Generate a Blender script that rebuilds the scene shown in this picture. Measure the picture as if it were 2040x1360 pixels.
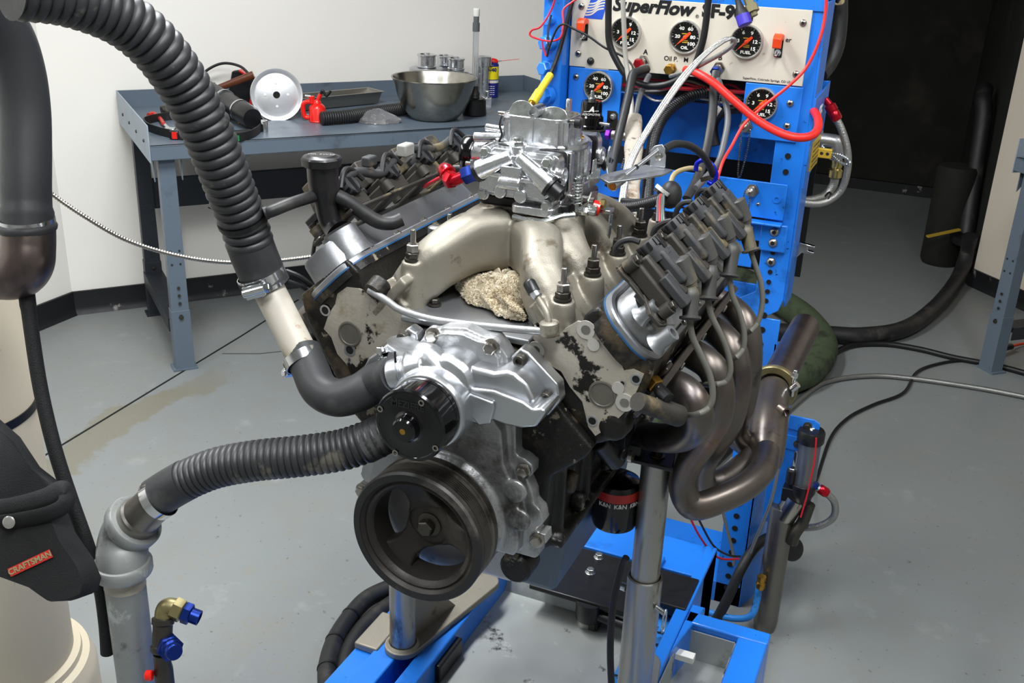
import bpy, math, random
from mathutils import Vector as V, Matrix, Quaternion
random.seed(7)
for o in list(bpy.data.objects): bpy.data.objects.remove(o)
SC = bpy.context.scene
COL = SC.collection
PI = math.pi
def rad(a): return a*PI/180
# ------------------------------------------------------------------ camera
FPX = 2071.0
PIT, ROL, YAW = rad(22.508), rad(2.21), rad(22.95)
CAM = V((.576, -1.052, 1.65))
def _e(v):
    xd = V((math.cos(YAW), -math.sin(YAW), 0)); yd = V((math.sin(YAW), math.cos(YAW), 0))
    return V((v.dot(xd), v.dot(yd), v.z))
_F = V((0, math.cos(PIT), -math.sin(PIT))); _R0 = V((1, 0, 0)); _D0 = -_R0.cross(_F)
_R = _R0*math.cos(ROL) - _D0*math.sin(ROL); _D = _D0*math.cos(ROL) + _R0*math.sin(ROL)
CF, CR, CD = _e(_F), _e(_R), _e(_D)
cd = bpy.data.cameras.new('camera'); cd.sensor_width = 36; cd.lens = FPX/2040*36; cd.clip_start = .02; cd.clip_end = 60
co = bpy.data.objects.new('camera', cd); COL.objects.link(co)
M = Matrix.Identity(4)
for i in range(3):
    M[i][0] = CR[i]; M[i][1] = -CD[i]; M[i][2] = -CF[i]; M[i][3] = CAM[i]
co.matrix_world = M
SC.camera = co
def P(px, py, **k):
    """point of the place seen at photo pixel (px,py) on the plane x=, y= or z= given, or at depth d="""
    d = CF + CR*((px-1020)/FPX) + CD*((py-680)/FPX)
    (a, v), = k.items()
    if a == 'd': return CAM + d*v
    i = 'xyz'.index(a)
    return CAM + d*((v-CAM[i])/d[i])
# ------------------------------------------------------------------ world and lamps
W = bpy.data.worlds.new('world'); SC.world = W; W.use_nodes = True
W.node_tree.nodes['Background'].inputs[0].default_value = (.8, .85, .9, 1)
W.node_tree.nodes['Background'].inputs[1].default_value = .02
def area(name, loc, sx, sy, power, col=(.97, .985, 1), rot=(0, 0, 0)):
    l = bpy.data.lights.new(name, 'AREA'); l.shape = 'RECTANGLE'; l.size = sx; l.size_y = sy; l.energy = power; l.color = col
    o = bpy.data.objects.new(name, l); COL.objects.link(o); o.location = loc; o.rotation_euler = rot
    return o
LAMPS = [(-1.0, .75, 2.86, .35, 1.5, 36), (.45, -.6, 2.86, .35, 1.5, 26), (1.5, .4, 2.86, .35, 1.5, 13), (-1.9, -1.0, 2.86, .35, 1.5, 14)]
for (x, y, z, sx, sy, pw) in LAMPS: area('ceiling_lamp_light', (x, y, z), sx, sy, pw)
SC.view_settings.view_transform = 'Standard'; SC.view_settings.look = 'None'; SC.view_settings.gamma = 1
SC.view_settings.use_curve_mapping = False
SC.view_settings.exposure = 1.2
# ------------------------------------------------------------------ materials
def lin(h):
    if isinstance(h, str):
        c = [int(h[i:i+2], 16)/255 for i in (0, 2, 4)]
        return tuple(x/12.92 if x <= .04045 else ((x+.055)/1.055)**2.4 for x in c)
    return tuple(h)
MATS = {}
def mat(name, col, rough=.5, metal=0., var=.12, vs=9., bump=0., bs=120., dirt=None, coat=0., trans=0., alpha=1., ior=1.45, emit=None, sx=(1, 1, 1), rv=.12, spec=.5):
    """procedural surface: base colour with a little noise, optional dirt (colour, scale, lo, hi) and fine bump"""
    m = bpy.data.materials.new(name); m.use_nodes = True; nt = m.node_tree; N = nt.nodes; L = nt.links
    b = N['Principled BSDF']; c = lin(col)
    b.inputs['Roughness'].default_value = rough; b.inputs['Metallic'].default_value = metal
    b.inputs['Coat Weight'].default_value = coat; b.inputs['Coat Roughness'].default_value = .08
    b.inputs['Transmission Weight'].default_value = trans; b.inputs['Alpha'].default_value = alpha; b.inputs['IOR'].default_value = ior
    b.inputs['Specular IOR Level'].default_value = spec
    tc = N.new('ShaderNodeTexCoord'); mp = N.new('ShaderNodeMapping'); mp.inputs['Scale'].default_value = sx
    L.new(tc.outputs['Object'], mp.inputs['Vector'])
    def noise(scale, detail=4, rough_=.55):
        n = N.new('ShaderNodeTexNoise'); n.inputs['Scale'].default_value = scale; n.inputs['Detail'].default_value = detail
        n.inputs['Roughness'].default_value = rough_; L.new(mp.outputs[0], n.inputs['Vector']); return n
    out = None
    n1 = noise(vs)
    mx = N.new('ShaderNodeMix'); mx.data_type = 'RGBA'
    mx.inputs['A'].default_value = (*[max(0, x*(1-var)) for x in c], 1); mx.inputs['B'].default_value = (*[min(1, x*(1+var)) for x in c], 1)
    L.new(n1.outputs['Fac'], mx.inputs['Factor']); out = mx.outputs['Result']
    if dirt:
        for dd in (dirt if isinstance(dirt, list) else [dirt]):
            dc, ds, lo, hi = dd[:4]; lo = .5+(lo-.5)*.55; hi = .5+(hi-.5)*.62
            n2 = noise(ds, 7, .65); r = N.new('ShaderNodeMapRange'); r.inputs['From Min'].default_value = lo; r.inputs['From Max'].default_value = hi
            L.new(n2.outputs['Fac'], r.inputs['Value'])
            m2 = N.new('ShaderNodeMix'); m2.data_type = 'RGBA'; m2.inputs['B'].default_value = (*lin(dc), 1)
            L.new(r.outputs[0], m2.inputs['Factor']); L.new(out, m2.inputs['A']); out = m2.outputs['Result']
            if metal > .3 and len(dd) > 4:
                mm = N.new('ShaderNodeMath'); mm.operation = 'MULTIPLY_ADD'; mm.inputs[1].default_value = -metal; mm.inputs[2].default_value = metal
                L.new(r.outputs[0], mm.inputs[0]); L.new(mm.outputs[0], b.inputs['Metallic'])
    L.new(out, b.inputs['Base Color'])
    if rv:
        n3 = noise(vs*2.3); r3 = N.new('ShaderNodeMapRange')
        r3.inputs['To Min'].default_value = max(.02, rough-rv); r3.inputs['To Max'].default_value = min(1, rough+rv)
        L.new(n3.outputs['Fac'], r3.inputs['Value']); L.new(r3.outputs[0], b.inputs['Roughness'])
    if bump:
        n4 = noise(bs, 3); bp = N.new('ShaderNodeBump'); bp.inputs['Strength'].default_value = bump; bp.inputs['Distance'].default_value = .002
        L.new(n4.outputs['Fac'], bp.inputs['Height']); L.new(bp.outputs[0], b.inputs['Normal'])
    if emit:
        b.inputs['Emission Color'].default_value = (*lin(emit[0]), 1); b.inputs['Emission Strength'].default_value = emit[1]
    MATS[name] = m
    return m
mat('wall_paint', 'E9E6DF', .75, var=.03, vs=1.3, bump=.08, bs=60)
mat('wall_tan', 'D3C8B8', .75, var=.04, vs=1.3, bump=.08, bs=60)
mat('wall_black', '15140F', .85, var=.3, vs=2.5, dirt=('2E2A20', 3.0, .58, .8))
mat('ceiling_unseen_grey', 'A9A9A6', .85, var=.02)  # unseen ceiling, its grey lowered to hold down bounced light
mat('wall_unseen_grey', '93928D', .9, var=.1)  # unseen walls, greyed to cut the fill light they bounce back
mat('base_black', '0E0F12', .55, var=.2, dirt=('8A8880', 14, .74, .8))
mat('blue', '1E74D8', .33, var=.05, vs=5, dirt=[('154E93', 7, .62, .82), ('0A2036', 60, .80, .84)], coat=.15)
mat('blue_dirty', '2A7CCB', .42, var=.08, vs=7, dirt=[('123A63', 12, .55, .72), ('0B0F14', 34, .62, .7)])
mat('bench_grey', '5B6773', .42, var=.06, vs=6, dirt=('4C555F', 5, .62, .75))
mat('bench_lit', '8F9BA6', .5, var=.05, vs=6)  # paler copy of the bench grey, light on the end panel put into colour
mat('bench_dark_shaded', '23272D', .5, var=.08)  # dark stringer colour, also paints the shadow onto rear legs and braces
mat('panel_cream', 'C6C0B2', .5, var=.03, vs=8, dirt=('A29A86', 60, .78, .84))
mat('chrome', 'D2D4D6', .16, 1, var=.05, vs=20)
mat('zinc', 'C4C8C6', .28, 1, var=.1, vs=40)
mat('zinc_yellow', 'C9B77A', .3, 1, var=.12, vs=40)
mat('alu_bright', 'DADCDF', .26, 1, var=.06, vs=25, bump=.12, bs=260)
mat('alu_machined', 'C3C6CA', .33, 1, var=.06, vs=14, rv=.07)
mat('groove_steel', '6E6B66', .38, .85, var=.3, vs=18, dirt=('3C3935', 9, .58, .8))
mat('alu_satin', 'DCDDDE', .4, .8, var=.05, vs=20)
mat('brass_dull', '8F8560', .4, .85, var=.2, vs=40)
mat('bare_metal', 'BDBAB2', .4, .5, var=.08, vs=60)
mat('plug_grey', '5A574F', .5, .2, var=.25, vs=60)
mat('alu_cast', '8E897D', .5, .6, var=.08, vs=13, bump=.22, bs=700, dirt=[('8A8274', 8, .6, .8), ('6A6153', 26, .66, .78)], rv=.06)
mat('alu_dull', 'A4A5A6', .42, .8, var=.12, vs=16, bump=.25, bs=240, dirt=('5C5A57', 9, .6, .78))
mat('alu_cover', '989A9D', .42, .85, var=.08, vs=12, bump=.1, bs=200, dirt=('6E6B66', 10, .66, .8))
mat('head_face', 'A7A195', .5, .35, var=.1, vs=12, bump=.25, bs=200, dirt=[('8D836F', 14, .58, .74), ('171512', 9, .655, .675)])
mat('iron_black', '141311', .42, .2, var=.35, vs=12, bump=.5, bs=150, dirt=[('4A4031', 7, .62, .74), ('8A8170', 22, .68, .72)], rv=.2)
mat('iron_balancer', '35322F', .48, .5, var=.25, vs=12, bump=.2, bs=200, dirt=[('6A3A24', 11, .84, .9), ('5E5952', 6, .56, .8)])
mat('rubber_ring', '1A1918', .55, var=.2, vs=14, dirt=('4A4641', 8, .6, .75))
mat('rubber', '1B1B1C', .52, var=.15, vs=10, bump=.15, bs=180, dirt=('3A3834', 8, .6, .8))
mat('rubber_grey', '2C2D2F', .5, var=.12, vs=10, bump=.12, bs=150, dirt=('4A4A49', 6, .56, .75))
mat('hose_corr', '28292B', .46, var=.12, vs=10, bump=.1, bs=150, dirt=('5A574E', 14, .64, .74))
mat('plastic_black', '151517', .35, var=.1, vs=20)
mat('plastic_dusty', '303133', .62, var=.15, vs=14, bump=.15, bs=220, dirt=[('655A42', 9, .60, .80), ('1A1A1A', 16, .62, .74)])
mat('coil_case', '2F2C27', .6, var=.15, vs=14, bump=.15, bs=220, dirt=[('6E6247', 10, .56, .74)])
mat('boot_rubber', '3A3A38', .5, var=.1, vs=14, dirt=('5A5342', 12, .56, .74))
mat('plug_wire', '57564F', .5, var=.12, vs=30)
mat('anod_black', '08080A', .16, .4, var=.1, coat=.5)
mat('anod_red', 'B01626', .25, .75, var=.1)
mat('anod_blue', '17307E', .3, .75, var=.15, vs=30)
mat('anod_purple', '6A1FB0', .3, .7)
mat('red_paint', 'D8180F', .3, var=.06, coat=.3)
mat('red_rubber', 'D9261F', .4, var=.06)
mat('red_wire', 'C0182A', .45, var=.05)
mat('orange', 'E8481A', .4, var=.06)
mat('yellow', 'C9B62C', .45, var=.1, vs=30)
mat('yellow_bright', 'E6D310', .4, var=.05)
mat('gauge_face', '0D0E0C', .35, var=.1)
mat('gauge_white', 'E8E8E0', .5, var=.02)
mat('gauge_amber', 'B89A2A', .5, var=.02)
mat('bezel', 'BFBDB8', .3, .9, var=.05)
mat('bolt_steel', 'A19D96', .3, 1, var=.12, vs=50)
mat('bolt_dark', '4B4842', .4, .8, var=.2, vs=50)
mat('brass', 'B48A3C', .35, 1, var=.12, vs=30)
mat('black_void', '040404', .8)
mat('header', '6C655F', .36, .9, var=.2, vs=8, dirt=[('7C6350', 5, .60, .85), ('4A4852', 6, .6, .85), ('3A3633', 15, .62, .8)], bump=.05, bs=120)
mat('header_pipe', '6A5F5B', .33, .9, var=.12, vs=10, dirt=('52484A', 8, .55, .8), sx=(1, 1, .4))
mat('galv', '969997', .5, .6, var=.14, vs=16, dirt=[('5E5F5D', 10, .6, .72), ('B9BDBB', 24, .64, .76)])
mat('tube_steel', 'A5A39C', .36, .85, var=.08, vs=9, dirt=[('73695A', 14, .66, .76)], sx=(1, 1, .3))
mat('steel_dark', '7C7973', .33, .9, var=.12, vs=14)
mat('braid', '9A9A97', .35, .85, var=.3, vs=300, bump=.6, bs=420)
mat('floor_tray', 'A4A8A6', .48, .6, var=.15, vs=6, dirt=[('5A564C', 6, .66, .8), ('1D1A15', 9, .66, .72), ('C8CBC9', 13, .66, .8)])
mat('pvc', 'ADA79B', .45, var=.08, vs=12, dirt=[('85663F', 16, .62, .70), ('8F8675', 7, .52, .75)])
mat('barrel', 'CFC4AC', .5, var=.04, vs=4, dirt=('8F856F', 12, .72, .78))
mat('cordura', '0A0B0D', .75, var=.3, vs=30, bump=.4, bs=600)
mat('webbing', '0C0C0E', .7, var=.3, vs=60, bump=.5, bs=500)
mat('stainless', 'A9A69D', .24, 1, var=.1, vs=8, dirt=('7E7A70', 7, .62, .9))
mat('pan_grey', '8E8B85', .4, .9, var=.1)
mat('wood', '5A2F1A', .4, var=.25, vs=20, sx=(1, 1, 1))
mat('label_white', 'DCDCD6', .5, var=.03)
mat('ink', '0C0C10', .5, var=.02)
mat('green', '0E8E4A', .5, var=.04)
mat('can_blue', '1A1E70', .3, var=.05, coat=.3)
mat('sign_blue', '1F4DB8', .5, var=.05)
mat('fuse_red', 'B52A24', .4, var=.05)
mat('canvas', '3E4A33', .8, var=.25, vs=12, dirt=('23291C', 9, .5, .7))
mat('fiberglass', '9C958A', .85, var=.2, vs=14, bump=.6, bs=200, dirt=[('7A5F46', 12, .56, .74), ('3F392F', 24, .62, .74)])
mat('rag', 'CDC1A8', .95, var=.3, vs=60, bump=1, bs=420, dirt=[('9C8763', 14, .58, .8), ('E2DAC8', 40, .6, .8)])
mat('clear_plastic', 'D5D8DA', .12, 0, trans=.85, var=.02)
mat('glass', 'E6EEF0', .05, 0, trans=.95, var=0, rv=0)
mat('baggie', 'DADADD', .15, 0, trans=.85, var=.05)
mat('bead_chain', 'D0CDC4', .25, 1, var=.05)
mat('gasket_blue', '1E4E78', .5, var=.1)
mat('wire_black', '0F0F11', .45, var=.1)
mat('wire_grey', '55575A', .45, var=.1)
mat('wire_white', 'A5A39C', .4, .3, var=.08)
mat('wire_tan', '8C7F5C', .5, var=.15, vs=30)
mat('wire_green', '1F5A44', .45, var=.1)
mat('tie_black', '0B0B0C', .4)
mat('carabiner', '1422B8', .25, .6, var=.05)
mat('grey_plastic', '8C8C88', .5, var=.05)
mat('conn_blue', '3B2FA8', .45, var=.1)
mat('conn_olive', '77704F', .55, var=.1)
mat('plate_yellow', 'C9A93A', .45, .3, var=.08)
mat('lamp_diffuser', 'F4F4EE', .6, emit=('F4FAFF', 2), var=0, rv=0)
mat('lamp_body', 'E0E0DC', .5, var=.02)
mat('handle_grip', '141416', .5, var=.1)
# floor: painted concrete with scuffs, oil spots and an old yellow stain along the saw cut
def floor_mat():
    m = bpy.data.materials.new('floor_paint'); m.use_nodes = True; nt = m.node_tree; N = nt.nodes; L = nt.links; b = N['Principled BSDF']
    tc = N.new('ShaderNodeTexCoord')
    def noise(s, d=6, r=.6):
        n = N.new('ShaderNodeTexNoise'); n.inputs['Scale'].default_value = s; n.inputs['Detail'].default_value = d; n.inputs['Roughness'].default_value = r
        L.new(tc.outputs['Object'], n.inputs['Vector']); return n
    def mr(src, a, c):
        r = N.new('ShaderNodeMapRange'); r.inputs['From Min'].default_value = a; r.inputs['From Max'].default_value = c; L.new(src, r.inputs['Value']); return r.outputs[0]
    def mix(a, colb, fac):
        x = N.new('ShaderNodeMix'); x.data_type = 'RGBA'; L.new(fac, x.inputs['Factor']); L.new(a, x.inputs['A']); x.inputs['B'].default_value = (*lin(colb), 1); return x.outputs['Result']
    def mul(a, bb):
        x = N.new('ShaderNodeMath'); x.operation = 'MULTIPLY'
        for i, s in enumerate((a, bb)):
            if isinstance(s, (int, float)): x.inputs[i].default_value = s
            else: L.new(s, x.inputs[i])
        return x.outputs[0]
    base = N.new('ShaderNodeMix'); base.data_type = 'RGBA'
    base.inputs['A'].default_value = (*lin('757978'), 1); base.inputs['B'].default_value = (*lin('828686'), 1); L.new(noise(1.6).outputs['Fac'], base.inputs['Factor'])
    o = base.outputs['Result']
    o = mix(o, '7E7E78', mul(mr(noise(5.5, 8, .7).outputs['Fac'], .51, .64), .6))
    o = mix(o, '5B574C', mul(mr(noise(60, 3).outputs['Fac'], .675, .70), .75))
    o = mix(o, 'B4B8B8', mul(mr(noise(9, 6).outputs['Fac'], .60, .85), .35))
    sp = N.new('ShaderNodeSeparateXYZ'); L.new(tc.outputs['Object'], sp.inputs[0])
    # stain band beside the saw cut (x = -1.93)
    wob = noise(3.2, 5)
    ad = N.new('ShaderNodeMath'); ad.operation = 'MULTIPLY_ADD'; L.new(wob.outputs['Fac'], ad.inputs[0]); ad.inputs[1].default_value = .46; L.new(sp.outputs['X'], ad.inputs[2])
    band = mul(mr(ad.outputs[0], -1.70, -1.68), mr(ad.outputs[0], -1.54, -1.56))
    yl = mul(mr(sp.outputs['Y'], .55, .7), mr(sp.outputs['Y'], 1.9, 1.6))
    o = mix(o, '736E5A', mul(mul(band, yl), .7))
    # scattered round water marks
    vo = N.new('ShaderNodeTexVoronoi'); vo.inputs['Scale'].default_value = 11; L.new(tc.outputs['Object'], vo.inputs['Vector'])
    ring = mul(mr(vo.outputs['Distance'], .22, .25), mr(vo.outputs['Distance'], .30, .27))
    area_ = mul(mr(noise(1.1, 2).outputs['Fac'], .5, .58), .5)
    o = mix(o, '807C70', mul(ring, area_))
    L.new(o, b.inputs['Base Color'])
    r = N.new('ShaderNodeMapRange'); r.inputs['To Min'].default_value = .3; r.inputs['To Max'].default_value = .55; L.new(noise(4).outputs['Fac'], r.inputs['Value']); L.new(r.outputs[0], b.inputs['Roughness'])
    bp = N.new('ShaderNodeBump'); bp.inputs['Strength'].default_value = .12; bp.inputs['Distance'].default_value = .003; L.new(noise(30).outputs['Fac'], bp.inputs['Height']); L.new(bp.outputs[0], b.inputs['Normal'])
    MATS['floor_paint'] = m
floor_mat()
# ------------------------------------------------------------------ mesh helpers
ORG = {}
def basis(axis):
    a = V(axis).normalized(); t = V((0, 0, 1)) if abs(a.z) < .9 else V((1, 0, 0))
    u = t.cross(a).normalized(); return u, a.cross(u).normalized(), a
def crv(pts, n=8, closed=False):
    """Catmull-Rom through points"""
    p = [V(q) for q in pts]; out = []; m = len(p)
    for i in range(m if closed else m-1):
        if closed: a, b, c, d = p[(i-1) % m], p[i], p[(i+1) % m], p[(i+2) % m]
        else: a, b, c, d = p[max(i-1, 0)], p[i], p[i+1], p[min(i+2, m-1)]
        for k in range(n):
            t = k/n; t2 = t*t; t3 = t2*t
            out.append(.5*((2*b)+(c-a)*t+(2*a-5*b+4*c-d)*t2+(3*b-a-3*c+d)*t3))
    if not closed: out.append(p[-1])
    return out
def arc2(cx, cy, r, a0, a1, n=8): return [(cx+r*math.cos(rad(a0+(a1-a0)*i/n)), cy+r*math.sin(rad(a0+(a1-a0)*i/n))) for i in range(n+1)]
def rrect(w, h, r, n=5, cx=0, cy=0):
    w, h = w/2, h/2; o = []
    for sx, sy, a in ((1, 1, 0), (-1, 1, 90), (-1, -1, 180), (1, -1, 270)): o += arc2(cx+sx*(w-r), cy+sy*(h-r), r, a, a+90, n)
    return o
def resample(pts, step):
    out = [pts[0]]; acc = 0
    for a, b in zip(pts, pts[1:]):
        L = (b-a).length
        if L < 1e-9: continue
        t = step-acc
        while t <= L: out.append(a.lerp(b, t/L)); t += step
        acc = L-(t-step)
    return out
class MB:
    def __init__(s): s.v = []; s.f = []
    def add(s, vs, fs):
        o = len(s.v); s.v += [tuple(v) for v in vs]; s.f += [tuple(i+o for i in f) for f in fs]; return s
    def box(s, c, size, ax=None):
        """ax: optional (u,v,w) unit axes"""
        u, v, w = [V(a) for a in (ax or ((1, 0, 0), (0, 1, 0), (0, 0, 1)))]; c = V(c); a, b, d = [x/2 for x in size]
        vs = [c+u*a*i+v*b*j+w*d*k for k in (-1, 1) for j in (-1, 1) for i in (-1, 1)]
        fs = [(0, 2, 3, 1), (4, 5, 7, 6), (0, 1, 5, 4), (2, 6, 7, 3), (0, 4, 6, 2), (1, 3, 7, 5)]
        if u.cross(v).dot(w) < 0: fs = [f[::-1] for f in fs]
        return s.add(vs, fs)
    def bx(s, x0, x1, y0, y1, z0, z1): return s.box(((x0+x1)/2, (y0+y1)/2, (z0+z1)/2), (abs(x1-x0), abs(y1-y0), abs(z1-z0)))
    def bar(s, p0, p1, w, h, up=(0, 0, 1)):
        p0, p1 = V(p0), V(p1); a = (p1-p0); L = a.length; a.normalize(); u = V(up).cross(a)
        if u.length < 1e-4: u = V((1, 0, 0)).cross(a)
        u.normalize(); return s.box((p0+p1)/2, (w, h, L), (u, a.cross(u), a))
    def lathe(s, o, axis, prof, n=28, a0=0, cap=True):
        """prof: [(radius, distance along axis)...]"""
        o = V(o); u, v, w = basis(axis); vs = []; fs = []; m = len(prof)
        for r, h in prof:
            for k in range(n):
                t = 2*PI*k/n+a0; vs.append(o+w*h+(u*math.cos(t)+v*math.sin(t))*max(r, 1e-5))
        up = prof[-1][1] >= prof[0][1]
        for i in range(m-1):
            for k in range(n):
                q = (i*n+k, i*n+(k+1) % n, (i+1)*n+(k+1) % n, (i+1)*n+k); fs.append(q)
        if cap: fs.append(tuple(range(n))[::-1]); fs.append(tuple((m-1)*n+k for k in range(n)))
        return s.add(vs, fs)
    def cyl(s, p0, p1, r, r1=None, n=24):
        p0, p1 = V(p0), V(p1); return s.lathe(p0, p1-p0, [(r, 0), (r if r1 is None else r1, (p1-p0).length)], n)
    def rod(s, p0, p1, r, n=20, b=.15):
        """cylinder with chamfered ends"""
        p0, p1 = V(p0), V(p1); L = (p1-p0).length; e = min(r*b, L*.3)
        return s.lathe(p0, p1-p0, [(r-e, 0), (r, e), (r, L-e), (r-e, L)], n)
    def ring(s, o, axis, r0, r1, h, n=28, b=.0):
        """washer / open tube of wall r0..r1"""
        o = V(o); u, v, w = basis(axis); vs = []; fs = []
        P4 = [(r0, 0), (r1, 0), (r1, h), (r0, h)]
        for r, d in P4:
            for k in range(n):
                t = 2*PI*k/n; vs.append(o+w*d+(u*math.cos(t)+v*math.sin(t))*r)
        for i in range(4):
            for k in range(n): fs.append((i*n+k, ((i+1) % 4)*n+k, ((i+1) % 4)*n+(k+1) % n, i*n+(k+1) % n))
        return s.add(vs, [f[::-1] for f in fs])
    def revolve(s, o, axis, prof, n=32):
        """closed profile loop revolved (torus-like solid)"""
        o = V(o); u, v, w = basis(axis); vs = []; fs = []; m = len(prof)
        for r, h in prof:
            for k in range(n):
                t = 2*PI*k/n; vs.append(o+w*h+(u*math.cos(t)+v*math.sin(t))*r)
        for i in range(m):
            for k in range(n): fs.append((i*n+k, i*n+(k+1) % n, ((i+1) % m)*n+(k+1) % n, ((i+1) % m)*n+k))
        return s.add(vs, fs)
    def hexa(s, p0, axis, af, h, a0=0, dome=.12):
        r = af/2/math.cos(PI/6); return s.lathe(p0, axis, [(r*.97, 0), (r, h*.06), (r, h*(1-dome)), (r*.86, h)], 6, a0)
    def sph(s, c, r, n=16, sc=(1, 1, 1)):
        c = V(c); vs = []; fs = []; m = n//2
        for i in range(1, m):
            for k in range(n):
                a = PI*i/m; t = 2*PI*k/n; vs.append(c+V((math.sin(a)*math.cos(t)*r*sc[0], math.sin(a)*math.sin(t)*r*sc[1], math.cos(a)*r*sc[2])))
        vs += [c+V((0, 0, r*sc[2])), c-V((0, 0, r*sc[2]))]; T = len(vs)-2; B = T+1
        for i in range(m-2):
            for k in range(n): fs.append((i*n+k, (i+1)*n+k, (i+1)*n+(k+1) % n, i*n+(k+1) % n))
        for k in range(n): fs.append((T, k, (k+1) % n)); fs.append((B, (m-2)*n+(k+1) % n, (m-2)*n+k))
        return s.add(vs, fs)
    def tube(s, pts, r, n=12, up=None, flat=1., cap=True, closed=False):
        """round (or flattened) tube along points; r: number, list or function of (index, length so far)"""
        pts = [V(p) for p in pts]; m = len(pts); vs = []; fs = []
        T = []
        for i in range(m):
            if closed: t = pts[(i+1) % m]-pts[i-1]
            else: t = pts[min(i+1, m-1)]-pts[max(i-1, 0)]
            T.append(t.normalized() if t.length > 1e-9 else V((0, 0, 1)))
        u, _, _ = basis(T[0]) if up is None else (V(up), 0, 0); u = (u-T[0]*u.dot(T[0])).normalized(); acc = 0
        for i in range(m):
            if i: acc += (pts[i]-pts[i-1]).length; u = (u-T[i]*u.dot(T[i])).normalized()
            w = T[i].cross(u); rr = r(i, acc) if callable(r) else (r[i] if isinstance(r, (list, tuple)) else r)
            for k in range(n):
                t = 2*PI*k/n; vs.append(pts[i]+u*math.cos(t)*rr+w*math.sin(t)*rr*flat)
        for i in range(m if closed else m-1):
            j = (i+1) % m
            for k in range(n): fs.append((i*n+k, i*n+(k+1) % n, j*n+(k+1) % n, j*n+k))
        if cap and not closed: fs.append(tuple(range(n))[::-1]); fs.append(tuple((m-1)*n+k for k in range(n)))
        return s.add(vs, fs)
    def loft(s, rings, cap=True):
        n = len(rings[0]); vs = [v for r in rings for v in r]; fs = []
        for i in range(len(rings)-1):
            for k in range(n): fs.append((i*n+k, i*n+(k+1) % n, (i+1)*n+(k+1) % n, (i+1)*n+k))
        if cap: fs.append(tuple(range(n))[::-1]); fs.append(tuple((len(rings)-1)*n+k for k in range(n)))
        return s.add(vs, fs)
    def prism(s, poly, o, u, v, h, inset=0, dep=0):
        """polygon poly (2D in u,v) extruded along u x v by h (inset: top shrinks by scale, for draft)"""
        o, u, v = V(o), V(u), V(v); w = u.cross(v).normalized()
        area_ = sum(a[0]*b[1]-b[0]*a[1] for a, b in zip(poly, poly[1:]+poly[:1]))
        if area_ < 0: poly = poly[::-1]
        cx = sum(p[0] for p in poly)/len(poly); cy = sum(p[1] for p in poly)/len(poly)
        A = [o+u*x+v*y for x, y in poly]; k = 1-inset
        B = [o+u*(cx+(x-cx)*k)+v*(cy+(y-cy)*k)+w*h for x, y in poly]; n = len(poly)
        if h < 0: A, B = B, A
        fs = [tuple(range(n))[::-1], tuple(range(n, 2*n))]+[(i, (i+1) % n, n+(i+1) % n, n+i) for i in range(n)]
        return s.add(A+B, fs)
    def build(s, name, m, parent=None, sm=38, bev=0, seg=2, remesh=0, smooth=0, solid=0, sub=0, label=None, kind=None, cat=None, group=None):
        me = bpy.data.meshes.new(name); og = ORG.get(parent.name, V((0, 0, 0))) if parent else V((0, 0, 0))
        if not parent and kind != 'structure':
            xs = [V(v) for v in s.v]; og = sum(xs, V((0, 0, 0)))/len(xs); og.z = min(v.z for v in xs)
        me.from_pydata([tuple(V(v)-og) for v in s.v], [], s.f); me.update()
        me.materials.append(MATS[m] if isinstance(m, str) else m)
        o = bpy.data.objects.new(name, me); COL.objects.link(o)
        if parent: o.parent = parent
        else: o.location = og
        ORG[o.name] = og
        if remesh:
            r = o.modifiers.new('r', 'REMESH'); r.mode = 'VOXEL'; r.voxel_size = remesh; r.use_smooth_shade = True
            if smooth: q = o.modifiers.new('s', 'SMOOTH'); q.iterations = smooth; q.factor = .5
        else:
            if sub: q = o.modifiers.new('d', 'SUBSURF'); q.levels = sub; q.render_levels = sub
            if sm:
                me.polygons.foreach_set('use_smooth', [True]*len(me.polygons)); me.set_sharp_from_angle(angle=rad(sm))
            if bev:
                q = o.modifiers.new('b', 'BEVEL'); q.width = bev; q.segments = seg; q.limit_method = 'ANGLE'; q.angle_limit = rad(40); q.harden_normals = False
        if solid: q = o.modifiers.new('t', 'SOLIDIFY'); q.thickness = solid
        if label: o['label'] = label
        if kind: o['kind'] = kind
        if cat: o['category'] = cat
        if group: o['group'] = group
        return o
def empty(name, loc, label=None, cat=None, group=None):
    o = bpy.data.objects.new(name, None); COL.objects.link(o); o.location = loc; ORG[o.name] = V(loc); o.empty_display_size = .05
    if label: o['label'] = label
    if cat: o['category'] = cat
    if group: o['group'] = group
    return o
def text(name, body, loc, right, up, size, m, parent, ext=.0004, bold=0, shear=0, align='CENTER', sx=1., kind=None):
    """flat lettering lying on a surface, as a mesh part"""
    cu = bpy.data.curves.new(name, 'FONT'); cu.body = body; cu.size = size; cu.extrude = ext; cu.offset = bold; cu.shear = shear
    cu.align_x = align; cu.align_y = 'CENTER'; cu.resolution_u = 3
    t = bpy.data.objects.new('tmp', cu); COL.objects.link(t)
    dg = bpy.context.evaluated_depsgraph_get(); me = bpy.data.meshes.new_from_object(t.evaluated_get(dg)); bpy.data.objects.remove(t)
    r = V(right).normalized(); u = V(up); u = (u-r*u.dot(r)).normalized(); n = r.cross(u); L = V(loc)
    og = ORG.get(parent.name, V((0, 0, 0)))
    for v in me.vertices:
        c = v.co.copy(); v.co = L+r*c.x*sx+u*c.y+n*c.z-og
    me.materials.clear(); me.materials.append(MATS[m]); me.name = name
    o = bpy.data.objects.new(name, me); COL.objects.link(o); o.parent = parent; ORG[o.name] = og
    return o
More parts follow.
